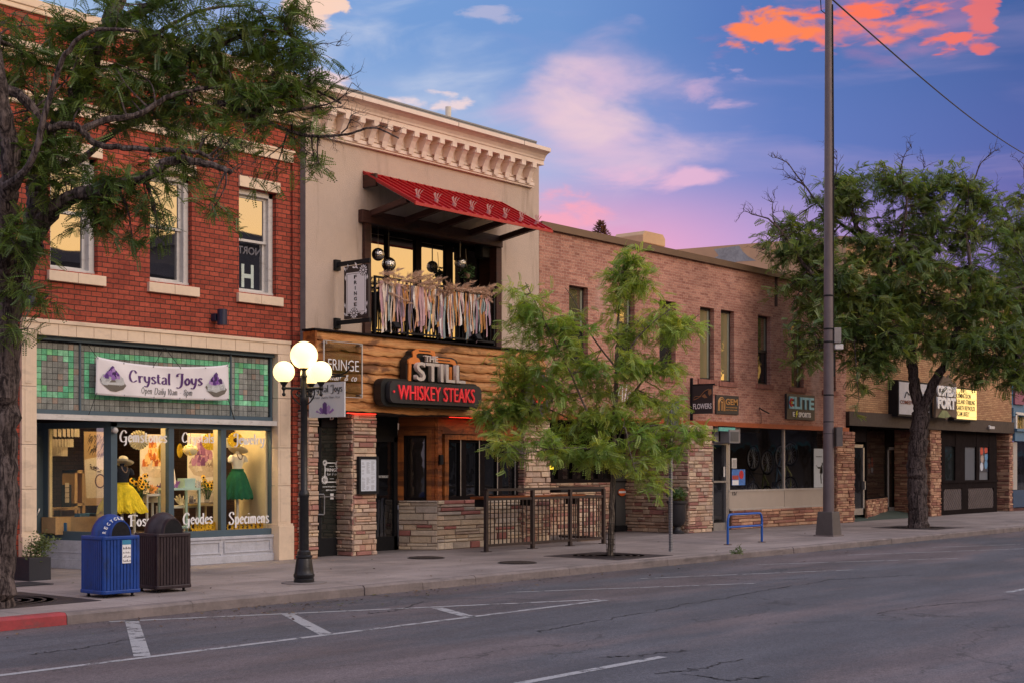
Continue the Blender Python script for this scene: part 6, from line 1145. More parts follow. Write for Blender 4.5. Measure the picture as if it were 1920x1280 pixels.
# behind the entry pane
cr = thing('display_crate', 'long pale wooden crate on the floor behind the entry pane', 'crate', (X(140, 1.4), 1.4, .3)); a, b, t, z = X(104, 1.2), X(196, 1.2), Z(120, 969, 1.2), Z(120, 1001, 1.2); MB().box(a, b, 1.2, 1.22, z, t).box(a, b, 1.6, 1.62, z, t).box(a, a + .02, 1.22, 1.6, z, t).box(b - .02, b, 1.22, 1.6, z, t).build('side', wood_pale, cr); MB().box(a, b, 1.22, 1.6, z, z + .02).build('bottom', wood_pale, cr)
table(97, 150, 952, 2.2, 2.8, 'wooden side table in the dim shop behind the entry pane', wood_pale, False, 'side_table')
sh = thing('shelf_unit', 'pale wooden open shelf in the dim shop behind the entry pane', 'shelf', (X(148, 2.4), 2.4, .3)); a, b, t = X(140, 2.4), X(160, 2.4), Z(140, 880, 2.4); MB().box(a, a + .06, 2.4, 2.8, .3, t).box(b - .06, b, 2.4, 2.8, .3, t).build('upright', wood_pale, sh); MB().box(a, b, 2.4, 2.8, t - .06, t).box(a, b, 2.4, 2.8, 1.0, 1.05).box(a, b, 2.4, 2.8, .7, .74).build('shelf', wood_pale, sh)
ch = thing('shell_chandelier', 'hanging shell chandelier in the dim shop behind the entry pane', 'chandelier', P(112, 820, 2.2)); c = P(112, 820, 2.2); m = MB()
for rr, z0_, z1_ in ((.32, .02, .16), (.22, -.16, -.02), (.12, -.32, -.16)):
    for j in range(26): an = 2 * math.pi * j / 26; m.box(c.x + rr * math.cos(an) - .015, c.x + rr * math.cos(an) + .015, c.y + rr * math.sin(an), c.y + rr * math.sin(an) + .006, c.z + z0_, c.z + z1_)
m.build('shell_strings', pos_w, ch); MB().tube([c + Vector((0, 0, .1)), (c.x, c.y, 3.3)], .01, 5).build('hook', cord, ch)
mc = thing('cutout_figure_board', 'small black letter board with pale capitals behind the entry pane', 'board', P(123, 950, 2.1)); a, b, t, z = X(117, 2.1), X(134, 2.1), Z(120, 908, 2.1), Z(120, 950, 2.1); mc.name = 'letter_board'; MB().box(a, b, 2.1, 2.13, z, t).build('panel', ink_black, mc)
for i in range(4): MB().box(a + .05, b - .05, 2.094, 2.1, z + .08 + i * (t - z) / 4.4, z + .16 + i * (t - z) / 4.4).build('text_block', pos_w, mc)
yk = (EN_O + EN_D * (EN_L - .25)).y; o = EN_O + EN_D * (EN_L - .42); st = MB().obox(o, EN_D, UP, EN_N, 0, .3, Z(100, 996, yk), Z(100, 979, yk), -.02, -.015).build('window_sticker', mat('sticker_blue', lin(40, 110, 160), .5), None); tag(st, 'blue rectangular sticker at the foot of the entry pane', 'sticker')
# ---------------------------------------------------------------- bicycle shop window
def bicycle(px, py, Y, ang, lab, frame_c, r_px=17):
    c = P(px, py, Y); k = .34; t = thing('bicycle', lab, 'bicycle', c, ang, 'bicycles hung up in the show window'); tyre = mat('tyre', (.012, .012, .012), .8); rim = mat('pale_rim', (.42, .42, .44), .4); fr_m = mat('bicycle_frame', frame_c, .35, var=.1)
    for zc, nm in ((0, 'front'), (-1.02, 'rear')):
        w_ = MB(); w_.tube([(0, k * math.cos(a), zc + k * math.sin(a)) for a in [2 * math.pi * i / 28 for i in range(29)]], .03, 8); w_ = w_.build('wheel', tyre, t, True, local=True); q = MB()
        for i in range(14): a = 2 * math.pi * i / 14; q.tube([(0, 0, zc), (0, .3 * math.cos(a), zc + .3 * math.sin(a))], .006, 4)
        q.tube([(0, .3 * math.cos(a), zc + .3 * math.sin(a)) for a in [2 * math.pi * i / 28 for i in range(29)]], .022, 6); q.lathe([(.0, -.03), (.04, -.03), (.04, .03), (0, .03)], (0, 0, zc), 8); q.build('rim', rim, w_, local=True)
    m = MB()
    for a, b in (((0, 0, 0), (0, .22, -.36)), ((0, .22, -.36), (0, .3, -.85)), ((0, .22, -.36), (0, -.04, -.62)), ((0, -.04, -.62), (0, .34, -.82)), ((0, -.04, -.62), (0, 0, -1.02)), ((0, .3, -.85), (0, 0, -1.02))): m.tube([a, b], .026, 8)
    m.build('frame', fr_m, t, True, local=True); MB().tube([(-.3, .34, -.3), (0, .3, -.34), (.3, .34, -.3)], .014, 6).build('handlebar', black_metal, t, local=True); MB().box(-.06, .06, .36, .42, -1.0, -.74).build('saddle', black_metal, t, bevel=.02, local=True)
bicycle(1413, 858, .5, -.5, 'left bicycle hung by its front wheel in the show window', (.02, .02, .03)); bicycle(1439, 866, .5, -.5, 'second bicycle from the left hung by its wheel in the show window', (.12, .14, .03)); bicycle(1465, 855, .5, -.5, 'third bicycle from the left hung just left of the window bar', (.1, .2, .3)); bicycle(1482, 850, .6, -.4, 'rightmost bicycle, a pale yellow frame hung right of the window bar', (.5, .5, .2))
gv = mat('window_poster_blue', lin(70, 120, 190), .6, var=.3, scale=14); y = .08
for px0, px1, pt, pb, lab, m_ in ((1372, 1381, 858, 877, 'small white notice on the left of the bicycle show window', white_paint), (1372, 1397, 879, 909, 'blue and white event poster low on the left of the show window', gv), (1526, 1543, 840, 913, 'tall pale poster with a dark runner on the right of the show window', mat('runner_paper', (.5, .54, .56), .6, var=.05))):
    a, b = X(px0, y), X(px1, y); r = thing('window_poster', lab, 'poster', ((a + b) / 2, y, Z(px0, pb, y)), 0, 'posters on the bicycle show window'); za, zb = Z(px0, pb, y), Z(px0, pt, y); MB().box(a, b, y - .004, y, za, zb).build('sheet', m_, r); w_, h_ = b - a, zb - za
    if pb == 909: MB().box(a + w_ * .03, a + w_ * .5, y - .006, y - .004, za + h_ * .02, za + h_ * .32).build('white_panel', ink_white, r); MB().box(a + w_ * .03, a + w_ * .5, y - .006, y - .004, za + h_ * .36, za + h_ * .62).build('red_panel', mat('poster_red', lin(170, 70, 60), .6, var=.4, scale=20), r); MB().lathe([(0, 0), (.12, .001)], (0, 0, 0), 14).build('round_badge', mat('badge_red', lin(190, 40, 50), .6), r, local=True).matrix_local = Matrix.Translation((w_ * .2, -.008, h_ * .66)) @ Matrix.Rotation(rad(90), 4, 'X')
    elif pb == 877:
        m = MB()
        for i in range(7): m.box(a + w_ * .15, a + w_ * .85, y - .006, y - .004, za + h_ * (.1 + i * .11), za + h_ * (.14 + i * .11))
        m.build('print', ink_black, r)
    else:
        m = MB(); f = lambda u, v: (a + w_ * u, y - .004, za + h_ * v)
        for q in ([(.75, .1), (.85, .1), (.8, .3), (.9, .48), (.8, .5), (.68, .3)], [(.62, .36), (.95, .36), (.95, .54), (.8, .58), (.66, .5)], [(.2, .56), (.26, .57), (.45, .48), (.68, .48), (.68, .53), (.42, .53)], [(.85, .56), (.97, .56), (.97, .64), (.85, .64)]): m.poly([f(*p_) for p_ in q], (0, -1, 0), .002)
        m.build('runner_figure', ink_black, r); text('DREAM BIG', 'headline', ink_black, r, f(.2, .78), UX, UP, w_ * .7, h_ * .03, .002, .01)
ac = thing('air_conditioner', 'boxy grey air conditioner over the bicycle shop door', 'air conditioner', (X(1377, -.3), -.3, Z(1377, 831, -.3))); a, b, za, zb = X(1368, -.3), X(1386, -.3), Z(1377, 830, -.3), Z(1377, 805, -.3); MB().box(a, b, -.3, .1, za, zb).build('cabinet', mat('cabinet_grey', (.24, .23, .23), .5), ac, bevel=.01); MB().box(a + .05, b - .05, -.31, -.3, za + .05, zb - .05).build('grille', mat('grille_dark', (.1, .1, .1), .6), ac)
tl = thing('teal_sign_strip', 'small teal sign strip hung under the rust fascia over the shop door', 'sign', (X(1362, -.25), -.25, Z(1362, 808, -.25))); MB().box(X(1348, -.25), X(1378, -.25), -.26, -.22, Z(1362, 807.5, -.25), Z(1362, 800.5, -.25)).build('panel', mat('teal_panel', lin(110, 190, 176), .5, var=.2), tl); MB().box(X(1348, -.25), X(1378, -.25), -.25, -.23, Z(1362, 800.5, -.25), Z(1362, 798, -.25)).build('hanger', dark_frame, tl)
# neon and small things at the patio and the comedy club
nv_ = thing('neon_sign', 'small yellow neon sign in the patio window behind the railing', 'neon sign', P(1035, 870, PR - .05)); a = P(1031, 879, PR - .06); MB().box(a.x, X(1038, PR - .06), PR - .06, PR - .04, a.z, Z(1031, 860, PR - .06)).build('panel', mat('neon_yellow', (.9, .7, .05), .5, emit=1.2, ecol=(1, .72, .04)), nv_); MB().tube([P(1034, 876, PR - .07), P(1036, 868, PR - .07), P(1033, 866, PR - .07)], .02, 5).build('dark_mark', ink_black, nv_)
for px, py, lab in ((1165.5, 922, 'orange round logo sticker on the grey patio door'), (1198, 818, 'orange round logo plaque on brick right of the patio door')):
    yy = PR - .09 if px < 1180 else PR - .08; c = P(px, py, yy); t = thing('logo_plaque', lab, 'logo', c, 0, 'orange logos by the patio door'); k = .13 if px < 1180 else .24
    MB().poly([(k * 1.3 * math.cos(q * .314), 0, k * .75 * math.sin(q * .314)) for q in range(20)], (0, -1, 0), .02).build('badge', mat('logo_orange', lin(214, 96, 40), .5, var=.3, scale=12), t, local=True); MB().box(-k * 1.2, k * 1.2, -.03, -.02, -k * .15, k * .25).build('band', ink_white, t, local=True)
for px0, px1, pt, pb, yy, lab in ((1626, 1638, 858, 890, 1.0, 'framed poster on the left behind the slanted entrance glass'), (1836, 1853, 838, 884, .235, 'club poster with portrait circles on the right window')):
    a, b, za, zb = X(px0, yy), X(px1, yy), Z(px0, pb, yy), Z(px0, pt, yy); t = thing('club_poster', lab, 'poster', ((a + b) / 2, yy, za), 0, 'posters of the comedy club'); MB().box(a, b, yy - .006, yy, za, zb).build('sheet', mat('poster_dark', lin(44, 50, 66), .6), t); R = random.Random(px0); m = MB(); w_, h_ = b - a, zb - za
    for u, v in ((.25, .85), (.72, .9), (.3, .55), (.75, .62), (.25, .22), (.72, .3)): k = w_ * .17; m.add([(a + w_ * u + k * math.cos(q * .6), yy - .008, za + h_ * v + k * 1.1 * math.sin(q * .6)) for q in range(11)], [tuple(range(11))], R.choice([lin(190, 200, 214), lin(190, 70, 50), lin(170, 150, 140), lin(90, 140, 180)]))
    m.build('portrait_circles', pic_m, t)
sc = thing('security_camera', 'small white security camera on the dark fascia', 'security camera', P(1858, 800, -.2)); c = P(1858, 800, -.2); MB().tube([(c.x, -.12, c.z + .06), (c.x, -.2, c.z)], .03, 8).build('arm', white_paint, sc); MB().obox((c.x, -.22, c.z - .02), Vector((.9, -.43, 0)), UP, Vector((.43, .9, 0)), -.14, .12, -.05, .05, -.05, .05).build('camera_body', white_paint, sc, bevel=.015)
# ---------------------------------------------------------------- street furniture
def litter_bin(name, lab, px, py, m_body, m_dome, words):
    c = G(px, py); t = thing(name, lab, 'bin', (c.x, c.y, 0), rad(-2), 'bins at the kerb'); s, h = .27, .8; dk = mat('bin_inside', (.006, .006, .008), .9)
    def rsq(s_, r_=.05, n=4): return [(x_ * (s_ - r_) + r_ * math.cos(a), y_ * (s_ - r_) + r_ * math.sin(a)) for x_, y_, a0 in ((1, 1, 0), (-1, 1, 90), (-1, -1, 180), (1, -1, 270)) for a in [rad(a0 + 90 * i / n) for i in range(n + 1)]]
    def slab(mb, s_, z0, z1, r_=.05): mb.poly([(x_, y_, z0) for x_, y_ in rsq(s_, r_)], (0, 0, 1), z1 - z0)
    m = MB(); slab(m, s - .022, .08, h - .02, .05); m.build('liner', dk, t, local=True)
    m = MB(); q = rsq(s - .012, .06, 3)
    n = 9
    for side in range(4):
        rot_ = Matrix.Rotation(rad(90 * side), 3, 'Z')
        for i in range(n):
            u = -s + .05 + (2 * s - .1) * (i + .5) / n; w_ = (2 * s - .1) / n * .39; b_ = MB().box(u - w_, u + w_, -s, -s + .012, .1, h - .04); m.add([rot_ @ Vector(v) for v in b_.v], b_.f)
        b_ = MB().tube([(-s + .024, -s + .024, .1), (-s + .024, -s + .024, h - .04)], .03, 8); m.add([rot_ @ Vector(v) for v in b_.v], b_.f)
    m.build('slatted_body', m_body, t, local=True)
    m = MB(); slab(m, s + .015, h - .05, h + .0, .06); m.build('rim', m_body, t, bevel=.012, local=True); m = MB(); slab(m, s + .025, .05, .1, .07); m.build('base_ring', m_body, t, bevel=.012, local=True)
    for a, b in ((-1, -1), (1, -1), (1, 1), (-1, 1)): m = MB(); m.tube([(a * .2, b * .2, .01), (a * .2, b * .2, .06)], .018, 8); m.lathe([(.03, 0), (.03, .012), (0.0, .012)], (a * .2, b * .2, 0), 8); m.build('foot', black_metal, t, local=True)
    m = MB(); r = .245; m.lathe([(r * math.cos(rad(a)), h + .28 * math.sin(rad(a))) for a in range(0, 90, 9)] + [(.001, h + .28)], (0, 0, 0), 28)
    pr = [(.155 * math.cos(rad(a)), h + .2 * math.sin(rad(a))) for a in range(0, 181, 12)]; vs_ = [(x_, y_, z_) for y_ in (-.25, -.02) for x_, z_ in pr]; k = len(pr); m.add(vs_, [(i, i + 1, k + i + 1, k + i) for i in range(k - 1)])
    pi_ = [(.14 * math.cos(rad(a)), h + .185 * math.sin(rad(a))) for a in range(0, 181, 12)]; m.add([(x_, -.25, z_) for x_, z_ in pr] + [(x_, -.25, z_) for x_, z_ in pi_], [(i, i + 1, k + i + 1, k + i) for i in range(k - 1)]); d = m.build('dome_lid', m_dome, t, True, local=True)
    MB().add([(x_, -.247, z_) for x_, z_ in pi_], [tuple(range(k))]).build('dark_opening_sheet', dk, d, local=True)  # flat black sheet stands for the dark inside the lid
    if words:
        for i, chx in enumerate('RECYCLE'):
            a = rad(168 - i * 15); cx_, cz_ = .185 * math.cos(a), h + .222 * math.sin(a); tx = Vector((math.sin(a), 0, -math.cos(a))); nrm_ = Vector((math.cos(a) * .55, -.75, math.sin(a) * .55)).normalized(); up_ = nrm_.cross(tx).normalized(); up_ = up_ if up_.dot(Vector((math.cos(a), 0, math.sin(a)))) > 0 else -up_
            rr = Vector((cx_, -math.sqrt(max(.0, .245 ** 2 - cx_ ** 2)) * .72 - .03, cz_)); text(chx, 'letter', ink_white, d, rr - tx * .016 - up_ * .02, tx, up_, .032, .045, .012, .02, local=True)
        lb = MB().box(.0, .13, -s - .012, -s - .003, .44, .745).build('label', ink_white, t, bevel=.01, local=True); MB().box(.0, .13, -s - .014, -s - .011, .685, .745).build('label_heading', mat('label_teal', lin(60, 140, 176), .5), lb, local=True); m = MB(); R = random.Random(1)
        for r_ in range(4):
            for i in range(6): w_, h_ = R.uniform(.004, .009), R.uniform(.01, .035); m.box(.012 + i * .019, .012 + i * .019 + w_ * 1.6, -s - .0135, -s - .011, .46 + r_ * .055, .46 + r_ * .055 + h_)
        m.build('label_print', mat('label_ink', (.12, .1, .12), .5), lb, local=True)
    return t
blue_b = mat('blue_bin_paint', lin(10, 60, 138), .45, var=.2, scale=4, dirt=(lin(30, 46, 76), (7, 7, 3), .7)); brown_b = mat('brown_bin_paint', lin(44, 31, 36), .45, var=.2, dirt=(lin(74, 62, 60), (7, 7, 3), .5))
bc = lambda px, py: (lambda p_: p_)(G(px, py))
litter_bin('recycling_bin', 'blue slatted recycling bin with a domed lid and white label', 207, 1116.5, blue_b, blue_b, True); litter_bin('litter_bin', 'dark brown slatted litter bin with a domed lid beside the recycling bin', 305, 1107, brown_b, brown_b, False)
# globe street lamp
c = G(570, 1092); LP = thing('street_lamp', 'black cast iron street lamp with four glowing white globes', 'street lamp', (c.x, c.y, 0)); iron = mat('cast_iron', (.012, .012, .014), .38, .2, var=.25, bump=.2, bscale=40); m = MB(); n = 20
m.lathe([(.15, .0), (.15, .06), (.14, .07), (.155, .1), (.155, .125), (.142, .14), (.135, .2), (.115, .34), (.108, .36), (.125, .375), (.125, .395), (.1, .41), (.098, .46), (.075, .48)], (0, 0, 0), n); m.build('base', iron, LP, True, local=True)
m = MB(); m.lathe([(.072, .46), (.068, 1.24), (.075, 1.26), (.08, 1.29), (.07, 1.33), (.052, 1.36), (.05, 2.62), (.06, 2.64), (.062, 2.72), (.05, 2.76), (.05, 2.9), (.038, 2.93), (.04, 3.0), (.05, 3.02), (.03, 3.06), (.03, 3.1), (.07, 3.14), (.08, 3.155)], (0, 0, 0), n); m.build('post', iron, LP, True, local=True)
MB().lathe([(.33, .0), (.33, .012), (.0, .016)], (0, 0, 0), 28).build('footing', mat('footing', (.2, .17, .16), .9), LP, local=True)
globe = mat('lamp_globe', (.9, .85, .7), .4, var=0, emit=1.9, ecol=(1, .7, .27)); c3 = [(0, 0, 3.15, .2)]
MB().ball((0, 0, 3.15 + .175), .2, 26, 16).build('globe', globe, LP, True, local=True)
to_cam = -FW; rt = RT
for dx, dzp in ((-.275, -.12), (.265, -.12), (.06, .3)):
    d = rt * dx - to_cam * dzp; d.z = 0; L_ = d.length; u = d.normalized(); pz = 2.84; m = MB(); m.tube([(0, 0, pz), tuple(d + Vector((0, 0, pz)))], .018, 8); m.ball(d + Vector((0, 0, pz)), .035, 10, 7); m.ball(d + Vector((0, 0, pz - .09)), .028, 10, 7); m.tube([d + Vector((0, 0, pz)), d + Vector((0, 0, pz - .09))], .014, 6)
    m.tube([u * (L_ * .25 + .045 * math.cos(a) * (1 - a / 14)) + Vector((0, 0, pz - .07 - .05 * math.sin(a) * (1 - a / 14))) for a in [q * .5 for q in range(18)]], .01, 5); m.tube(spline([u * .04 + Vector((0, 0, pz - .24)), u * .1 + Vector((0, 0, pz - .2)), u * (L_ * .55) + Vector((0, 0, pz - .13)), u * (L_ * .62) + Vector((0, 0, pz - .05)), u * (L_ * .5) + Vector((0, 0, pz - .01))]), .011, 5)
    m.lathe([(.02, pz), (.03, pz + .04), (.062, pz + .085), (.07, pz + .1)], d, 14); ar = m.build('arm', iron, LP, True, local=True); MB().ball(d + Vector((0, 0, pz + .235)), .157, 24, 15).build('globe', globe, ar, True, local=True)
# black planter and shrub
c = G(61, 1086); PLT = thing('square_planter', 'black square planter with a small shrub by the shop entrance', 'planter', (c.x, c.y, 0), rad(4)); m = MB(); s = .19; m.box(-s, s, -s, s, 0, .34); m.build('pot', mat('black_planter', (.02, .022, .03), .6, var=.2), PLT, bevel=.006, local=True); MB().box(-s + .02, s - .02, -s + .02, s - .02, .34, .345).build('soil', mat('soil', (.03, .02, .015), .95), PLT, local=True)
def leaves(n, fn, sz, R, asp=.45):
    m = MB()
    for i in range(n):
        p_ = Vector(fn(R)); a = Vector((R.gauss(0, 1), R.gauss(0, 1), R.gauss(0, .8))).normalized(); b = a.orthogonal().normalized(); k = sz * R.uniform(.6, 1.2); q = R.uniform(.7, 1.25); m.add([p_ - a * k, p_ + b * k * asp, p_ + a * k, p_ - b * k * asp], [(0, 1, 2, 3)], (q, q, q * .9))
    return m
def leafmat(name, c1, c2, tr=.35, scale=1.2):
    m = bpy.data.materials.new(name); m.use_nodes = True; T = NT(m.node_tree); o = T.n('ShaderNodeOutputMaterial'); d = T.n('ShaderNodeBsdfDiffuse'); t = T.n('ShaderNodeBsdfTranslucent'); g_ = T.n('ShaderNodeBsdfGlossy'); g_.inputs['Roughness'].default_value = .45
    tc = T.n('ShaderNodeTexCoord').outputs['Object']; c = T.mix(T.ss(T.noise(tc, scale, 4, .6), .35, .65), c1, c2); c = T.mix(1, c, T.n('ShaderNodeVertexColor', layer_name='Col').outputs[0], 'MULTIPLY')
    T.put(d.inputs[0], c); T.put(t.inputs[0], T.mix(1, c, (1.2, 1.15, .5), 'MULTIPLY')); a = T.n('ShaderNodeMixShader'); a.inputs[0].default_value = tr; T.nt.links.new(d.outputs[0], a.inputs[1]); T.nt.links.new(t.outputs[0], a.inputs[2]); b = T.n('ShaderNodeMixShader'); b.inputs[0].default_value = .05; T.nt.links.new(a.outputs[0], b.inputs[1]); T.nt.links.new(g_.outputs[0], b.inputs[2]); T.nt.links.new(b.outputs[0], o.inputs[0]); return m
shrub_l = leafmat('shrub_leaf', lin(74, 92, 46), lin(110, 122, 62)); R = random.Random(40)
def shr(R): t = R.random(); return (.02 + t * .2 + R.gauss(0, .09), R.gauss(0, .09), .36 + t * .26 + R.gauss(0, .06))
leaves(620, shr, .032, R).build('shrub', shrub_l, PLT, local=True); m = MB()
for i in range(9): m.tube([(R.uniform(-.08, .08), R.uniform(-.08, .08), .33), (R.uniform(-.05, .3), R.uniform(-.1, .1), R.uniform(.5, .66))], .005, 5)
m.tube([(-.1, 0, .33), (-.14, 0, .5)], .004, 5); m.build('stem', mat('shrub_stem', (.06, .045, .03), .9), PLT, local=True)
mt = struct(MB().box(G(-30, 1098).x, G(84, 1093).x, G(40, 1099).y, G(40, 1091.5).y, 0, .012).build('floor_mat', mat('dark_mat', (.02, .02, .025), .9))); del mt['kind']; tag(mt, 'dark flat mat on the pavement in front of the planter', 'mat')
# patio fence
a, b = G(911.5, 1033.5), G(1131.5, 1018.5); yb = (a.y + b.y) / 2; FN = thing('patio_fence', 'dark brown metal patio railing in front of the stone bulkhead', 'fence', (a.x, yb, 0)); xs_ = [X(q, yb) for q in (911.5, 998.5, 1069, 1131.5)]; ht = Z(911, 920, yb)
for q in xs_: m = MB(); m.box(q - .035, q + .035, yb - .035, yb + .035, 0, ht); m.box(q - .09, q + .09, yb - .07, yb + .07, 0, .012); m.build('post', brown_metal, FN)
m = MB(); m.box(xs_[0], xs_[-1], yb - .035, yb + .035, ht, ht + .05); m.box(xs_[0], xs_[-1], yb - .022, yb + .022, ht - .19, ht - .14); m.box(xs_[0], xs_[-1], yb - .022, yb + .022, .1, .15)
m.box(xs_[-1] - .03, xs_[-1] + .03, yb, -.1, ht, ht + .05); m.box(xs_[-1] - .02, xs_[-1] + .02, yb, -.1, ht - .19, ht - .14); m.box(xs_[-1] - .02, xs_[-1] + .02, yb, -.1, .1, .15); m.build('rail', brown_metal, FN)
n = int((xs_[-1] - xs_[0]) / .125)
for i in range(1, n): q = xs_[0] + (xs_[-1] - xs_[0]) * i / n; MB().box(q - .009, q + .009, yb - .009, yb + .009, .15, ht - .19).build('baluster', brown_metal, FN)
for i in range(1, 9): q = yb + (-.1 - yb) * i / 9; MB().box(xs_[-1] - .009, xs_[-1] + .009, q - .009, q + .009, .15, ht - .19).build('baluster', brown_metal, FN)
tb = thing('drink_ledge', 'narrow orange wood drink ledge on black brackets along the patio', 'table', (X(950, -.6), -.75, .9)); lz = Z(900, 935, -.75); MB().box(X(892, -.75), X(1085, -.75), -.95, -.6, lz, lz + .05).build('ledge_top', orange_wood, tb)
for q in (900, 985, 1070): MB().box(X(q, -.75) - .02, X(q, -.75) + .02, -.9, -.62, lz - .16, lz).build('bracket', black_metal, tb)
bc_ = thing('bar_counter', 'black topped patio bar counter behind the railing', 'counter', (X(1090, -.3), -.3, 0)); z_ = Z(1090, 913, -.4); MB().box(X(1052, -.5), X(1128, -.5), -.5, -.1, z_ - .1, z_).build('counter_top', black_metal, bc_); st = MB(); stones(st, (X(1085, -.4), -.4, 0), UX, NY, X(1126, -.4) - X(1085, -.4), z_ - .2, WARM, 77); st.build('stone_front', stone_m, bc_)
# perforated sign post, bike rack, utility pole, urn
c = G(1257.5, 1033); SP = thing('sign_post', 'perforated galvanised steel sign post at the kerb behind the young tree', 'sign post', (c.x, c.y, 0)); s = .028; ph = 1.7 + (874 - 752) / FPX * depth_of(c); MB().box(-s, s, -s, s, 0, ph).build('post', steel, SP, local=True); m = MB()
for i in range(int(ph / .05)):
    for vv_ in (0,): m.box(-.009, .009, -s - .001, -s, .03 + i * .05, .048 + i * .05); m.box(-s - .001, -s, -.009, .009, .03 + i * .05, .048 + i * .05)
m.build('dark_hole_marks', ink_black, SP, local=True); MB().obox((0, -.03, ph - .3), Vector((.35, -.93, 0)).normalized(), UP, Vector((.93, .35, 0)).normalized(), -.15, .15, -.22, .3, -.002, .002).build('sign_plate', alu, SP, local=True)  # black marks stand for the dark inside the post's holes
a, b = G(1364.5, 1020.5), G(1428.5, 1015.5); BR = thing('bike_rack', 'blue tubular bike rack bolted to the pavement', 'bike rack', ((a.x + b.x) / 2, (a.y + b.y) / 2, 0)); d = (b - a) / 2; zt_ = 1.7 - (962.5 - 874) / FPX * depth_of((a + b) / 2); q = lambda u, z: Vector((d.x * u, d.y * u, z)); blue_t = mat('blue_tube_paint', lin(24, 88, 176), .4, var=.2, scale=9, dirt=(lin(60, 70, 90), (9, 9, 9), .6))
MB().tube(spline([q(-1, 0), q(-1, zt_ * .5), q(-1, zt_ - .14), q(-.93, zt_ - .03), q(-.8, zt_), q(0, zt_), q(.8, zt_), q(.93, zt_ - .03), q(1, zt_ - .14), q(1, zt_ * .5), q(1, 0)], 5), .026, 10).build('hoop', blue_t, BR, True, local=True); MB().tube([q(-1, zt_ * .58), q(1, zt_ * .58)], .023, 10).build('cross_bar', blue_t, BR, True, local=True); m = MB()
for u in (-1, 1): MB().lathe([(.09, 0), (.09, .01), (.03, .014)], q(u, 0), 14).build('flange', mat('rusty_flange', (.07, .035, .025), .8), BR, local=True)
c = G(1553.5, 1004); UPo = thing('utility_pole', 'tall weathered steel utility pole on a square tapered base', 'utility pole', (c.x, c.y, 0)); pole_m = mat('pole_steel', lin(102, 92, 94), .55, .15, var=.16, scale=1.4, dirt=(lin(80, 62, 56), (3, 3, .5), .6)); base_m = mat('pole_base', lin(92, 86, 84), .6, .1, var=.15)
m = MB(); b0_, b1_ = .235, .195; hb = .6; m.add([(x_ * (b0_ if z == 0 else b1_), y_ * (b0_ if z == 0 else b1_), .03 if z == 0 else hb) for z in (0, 1) for x_, y_ in ((-1, -1), (1, -1), (1, 1), (-1, 1))], [(0, 1, 5, 4), (1, 2, 6, 5), (2, 3, 7, 6), (3, 0, 4, 7), (4, 5, 6, 7)]); m.build('base', base_m, UPo, bevel=.012, local=True); MB().box(-.27, .27, -.27, .27, 0, .03).build('footing', curb_c, UPo, local=True)
MB().tube([(0, 0, hb - .02), (0, 0, 5), (0, 0, 16.5)], [.135, .118, .07], 20).build('pole', pole_m, UPo, True, local=True)
k = depth_of(c) / FPX; zz = lambda py: 1.7 + (874 - py) * k; m = MB()
for py in (555, 617, 641, 740, 790, 812): m.lathe([(.125, -.02), (.13, 0), (.125, .02)], (0, 0, zz(py)), 16)
m.build('band', black_metal, UPo, local=True)
R_ = RT; MB().obox(RT * .19, RT, UP, FW, -.07, .1, zz(643), zz(615), -.1, .1).build('camera_box', mat('box_grey', (.25, .23, .22), .5), UPo, bevel=.01, local=True); MB().obox(RT * .19, RT, UP, FW, -.05, .16, zz(655), zz(645), -.08, .08).build('camera_dome', white_paint, UPo, bevel=.02, local=True); MB().obox(RT * .16, RT, UP, FW, 0, .15, zz(836), zz(800), -.16, .16).build('sign_plate', base_m, UPo, local=True)
m = MB(); m.tube([RT * .14 + Vector((0, 0, zz(705))), RT * .14 + Vector((0, 0, zz(660)))], .022, 6); m.tube([RT * .1 - FW * .05 + Vector((0, 0, zz(620))), RT * .11 - FW * .05 + Vector((0, 0, zz(300))), RT * .09 - FW * .04 + Vector((0, 0, 13))], .018, 6); m.build('conduit', black_metal, UPo, local=True)
top = Vector((c.x, c.y, zz(0))) + RT * .1; e = AT(1985, 322, 75); m = MB(); pts = [top + (e - top) * (i / 24) - UP * (.5 * math.sin(math.pi * i / 24)) for i in range(25)]; m.tube(pts, .022, 5); wr = m.build('cable', mat('cable_black', (.02, .02, .02), .7), None); tag(wr, 'thin twisted overhead cable running down the street from the utility pole', 'cable')
m = MB(); m.tube([RT * -.05 + Vector((0, 0, zz(28))), RT * -.18 + Vector((0, 0, zz(20))), RT * -.2 + Vector((0, 0, zz(-10)))], .012, 5); m.build('cable_loop', black_metal, UPo, local=True)
xp_ = X(1291, -.22) - .33; c = Vector((xp_, -.1, 0))
while px_of(c) > 1270: c.y += .01
UR = thing('urn_planter', 'tall black garden urn with a round green plant against the stone wall', 'planter', (c.x, c.y, 0)); k = depth_of(c) / FPX; u = lambda py: 1.7 + (874 - py) * k
MB().lathe([(.2, 0), (.2, .04), (.13, .07), (.1, .12), (.1, .18), (.17, .24), (.22, .36), (.23, u(945)), (.27, u(942)), (.27, u(938)), (.2, u(938))], (0, 0, 0), 20).build('pot', mat('black_urn', (.02, .02, .024), .45, var=.2), UR, True, local=True); R = random.Random(5); zc_ = u(926)
def rd(R): d_ = Vector((R.gauss(0, 1), R.gauss(0, 1), R.gauss(0, .8))).normalized() * R.uniform(.1, .27); return (d_.x, d_.y, zc_ + d_.z * .75)
leaves(700, rd, .035, R).build('foliage', leafmat('urn_leaf', lin(60, 96, 36), lin(110, 136, 60)), UR, local=True)
grate_m = mat('iron_grate', (.05, .04, .04), .6, .3, var=.3, scale=8)
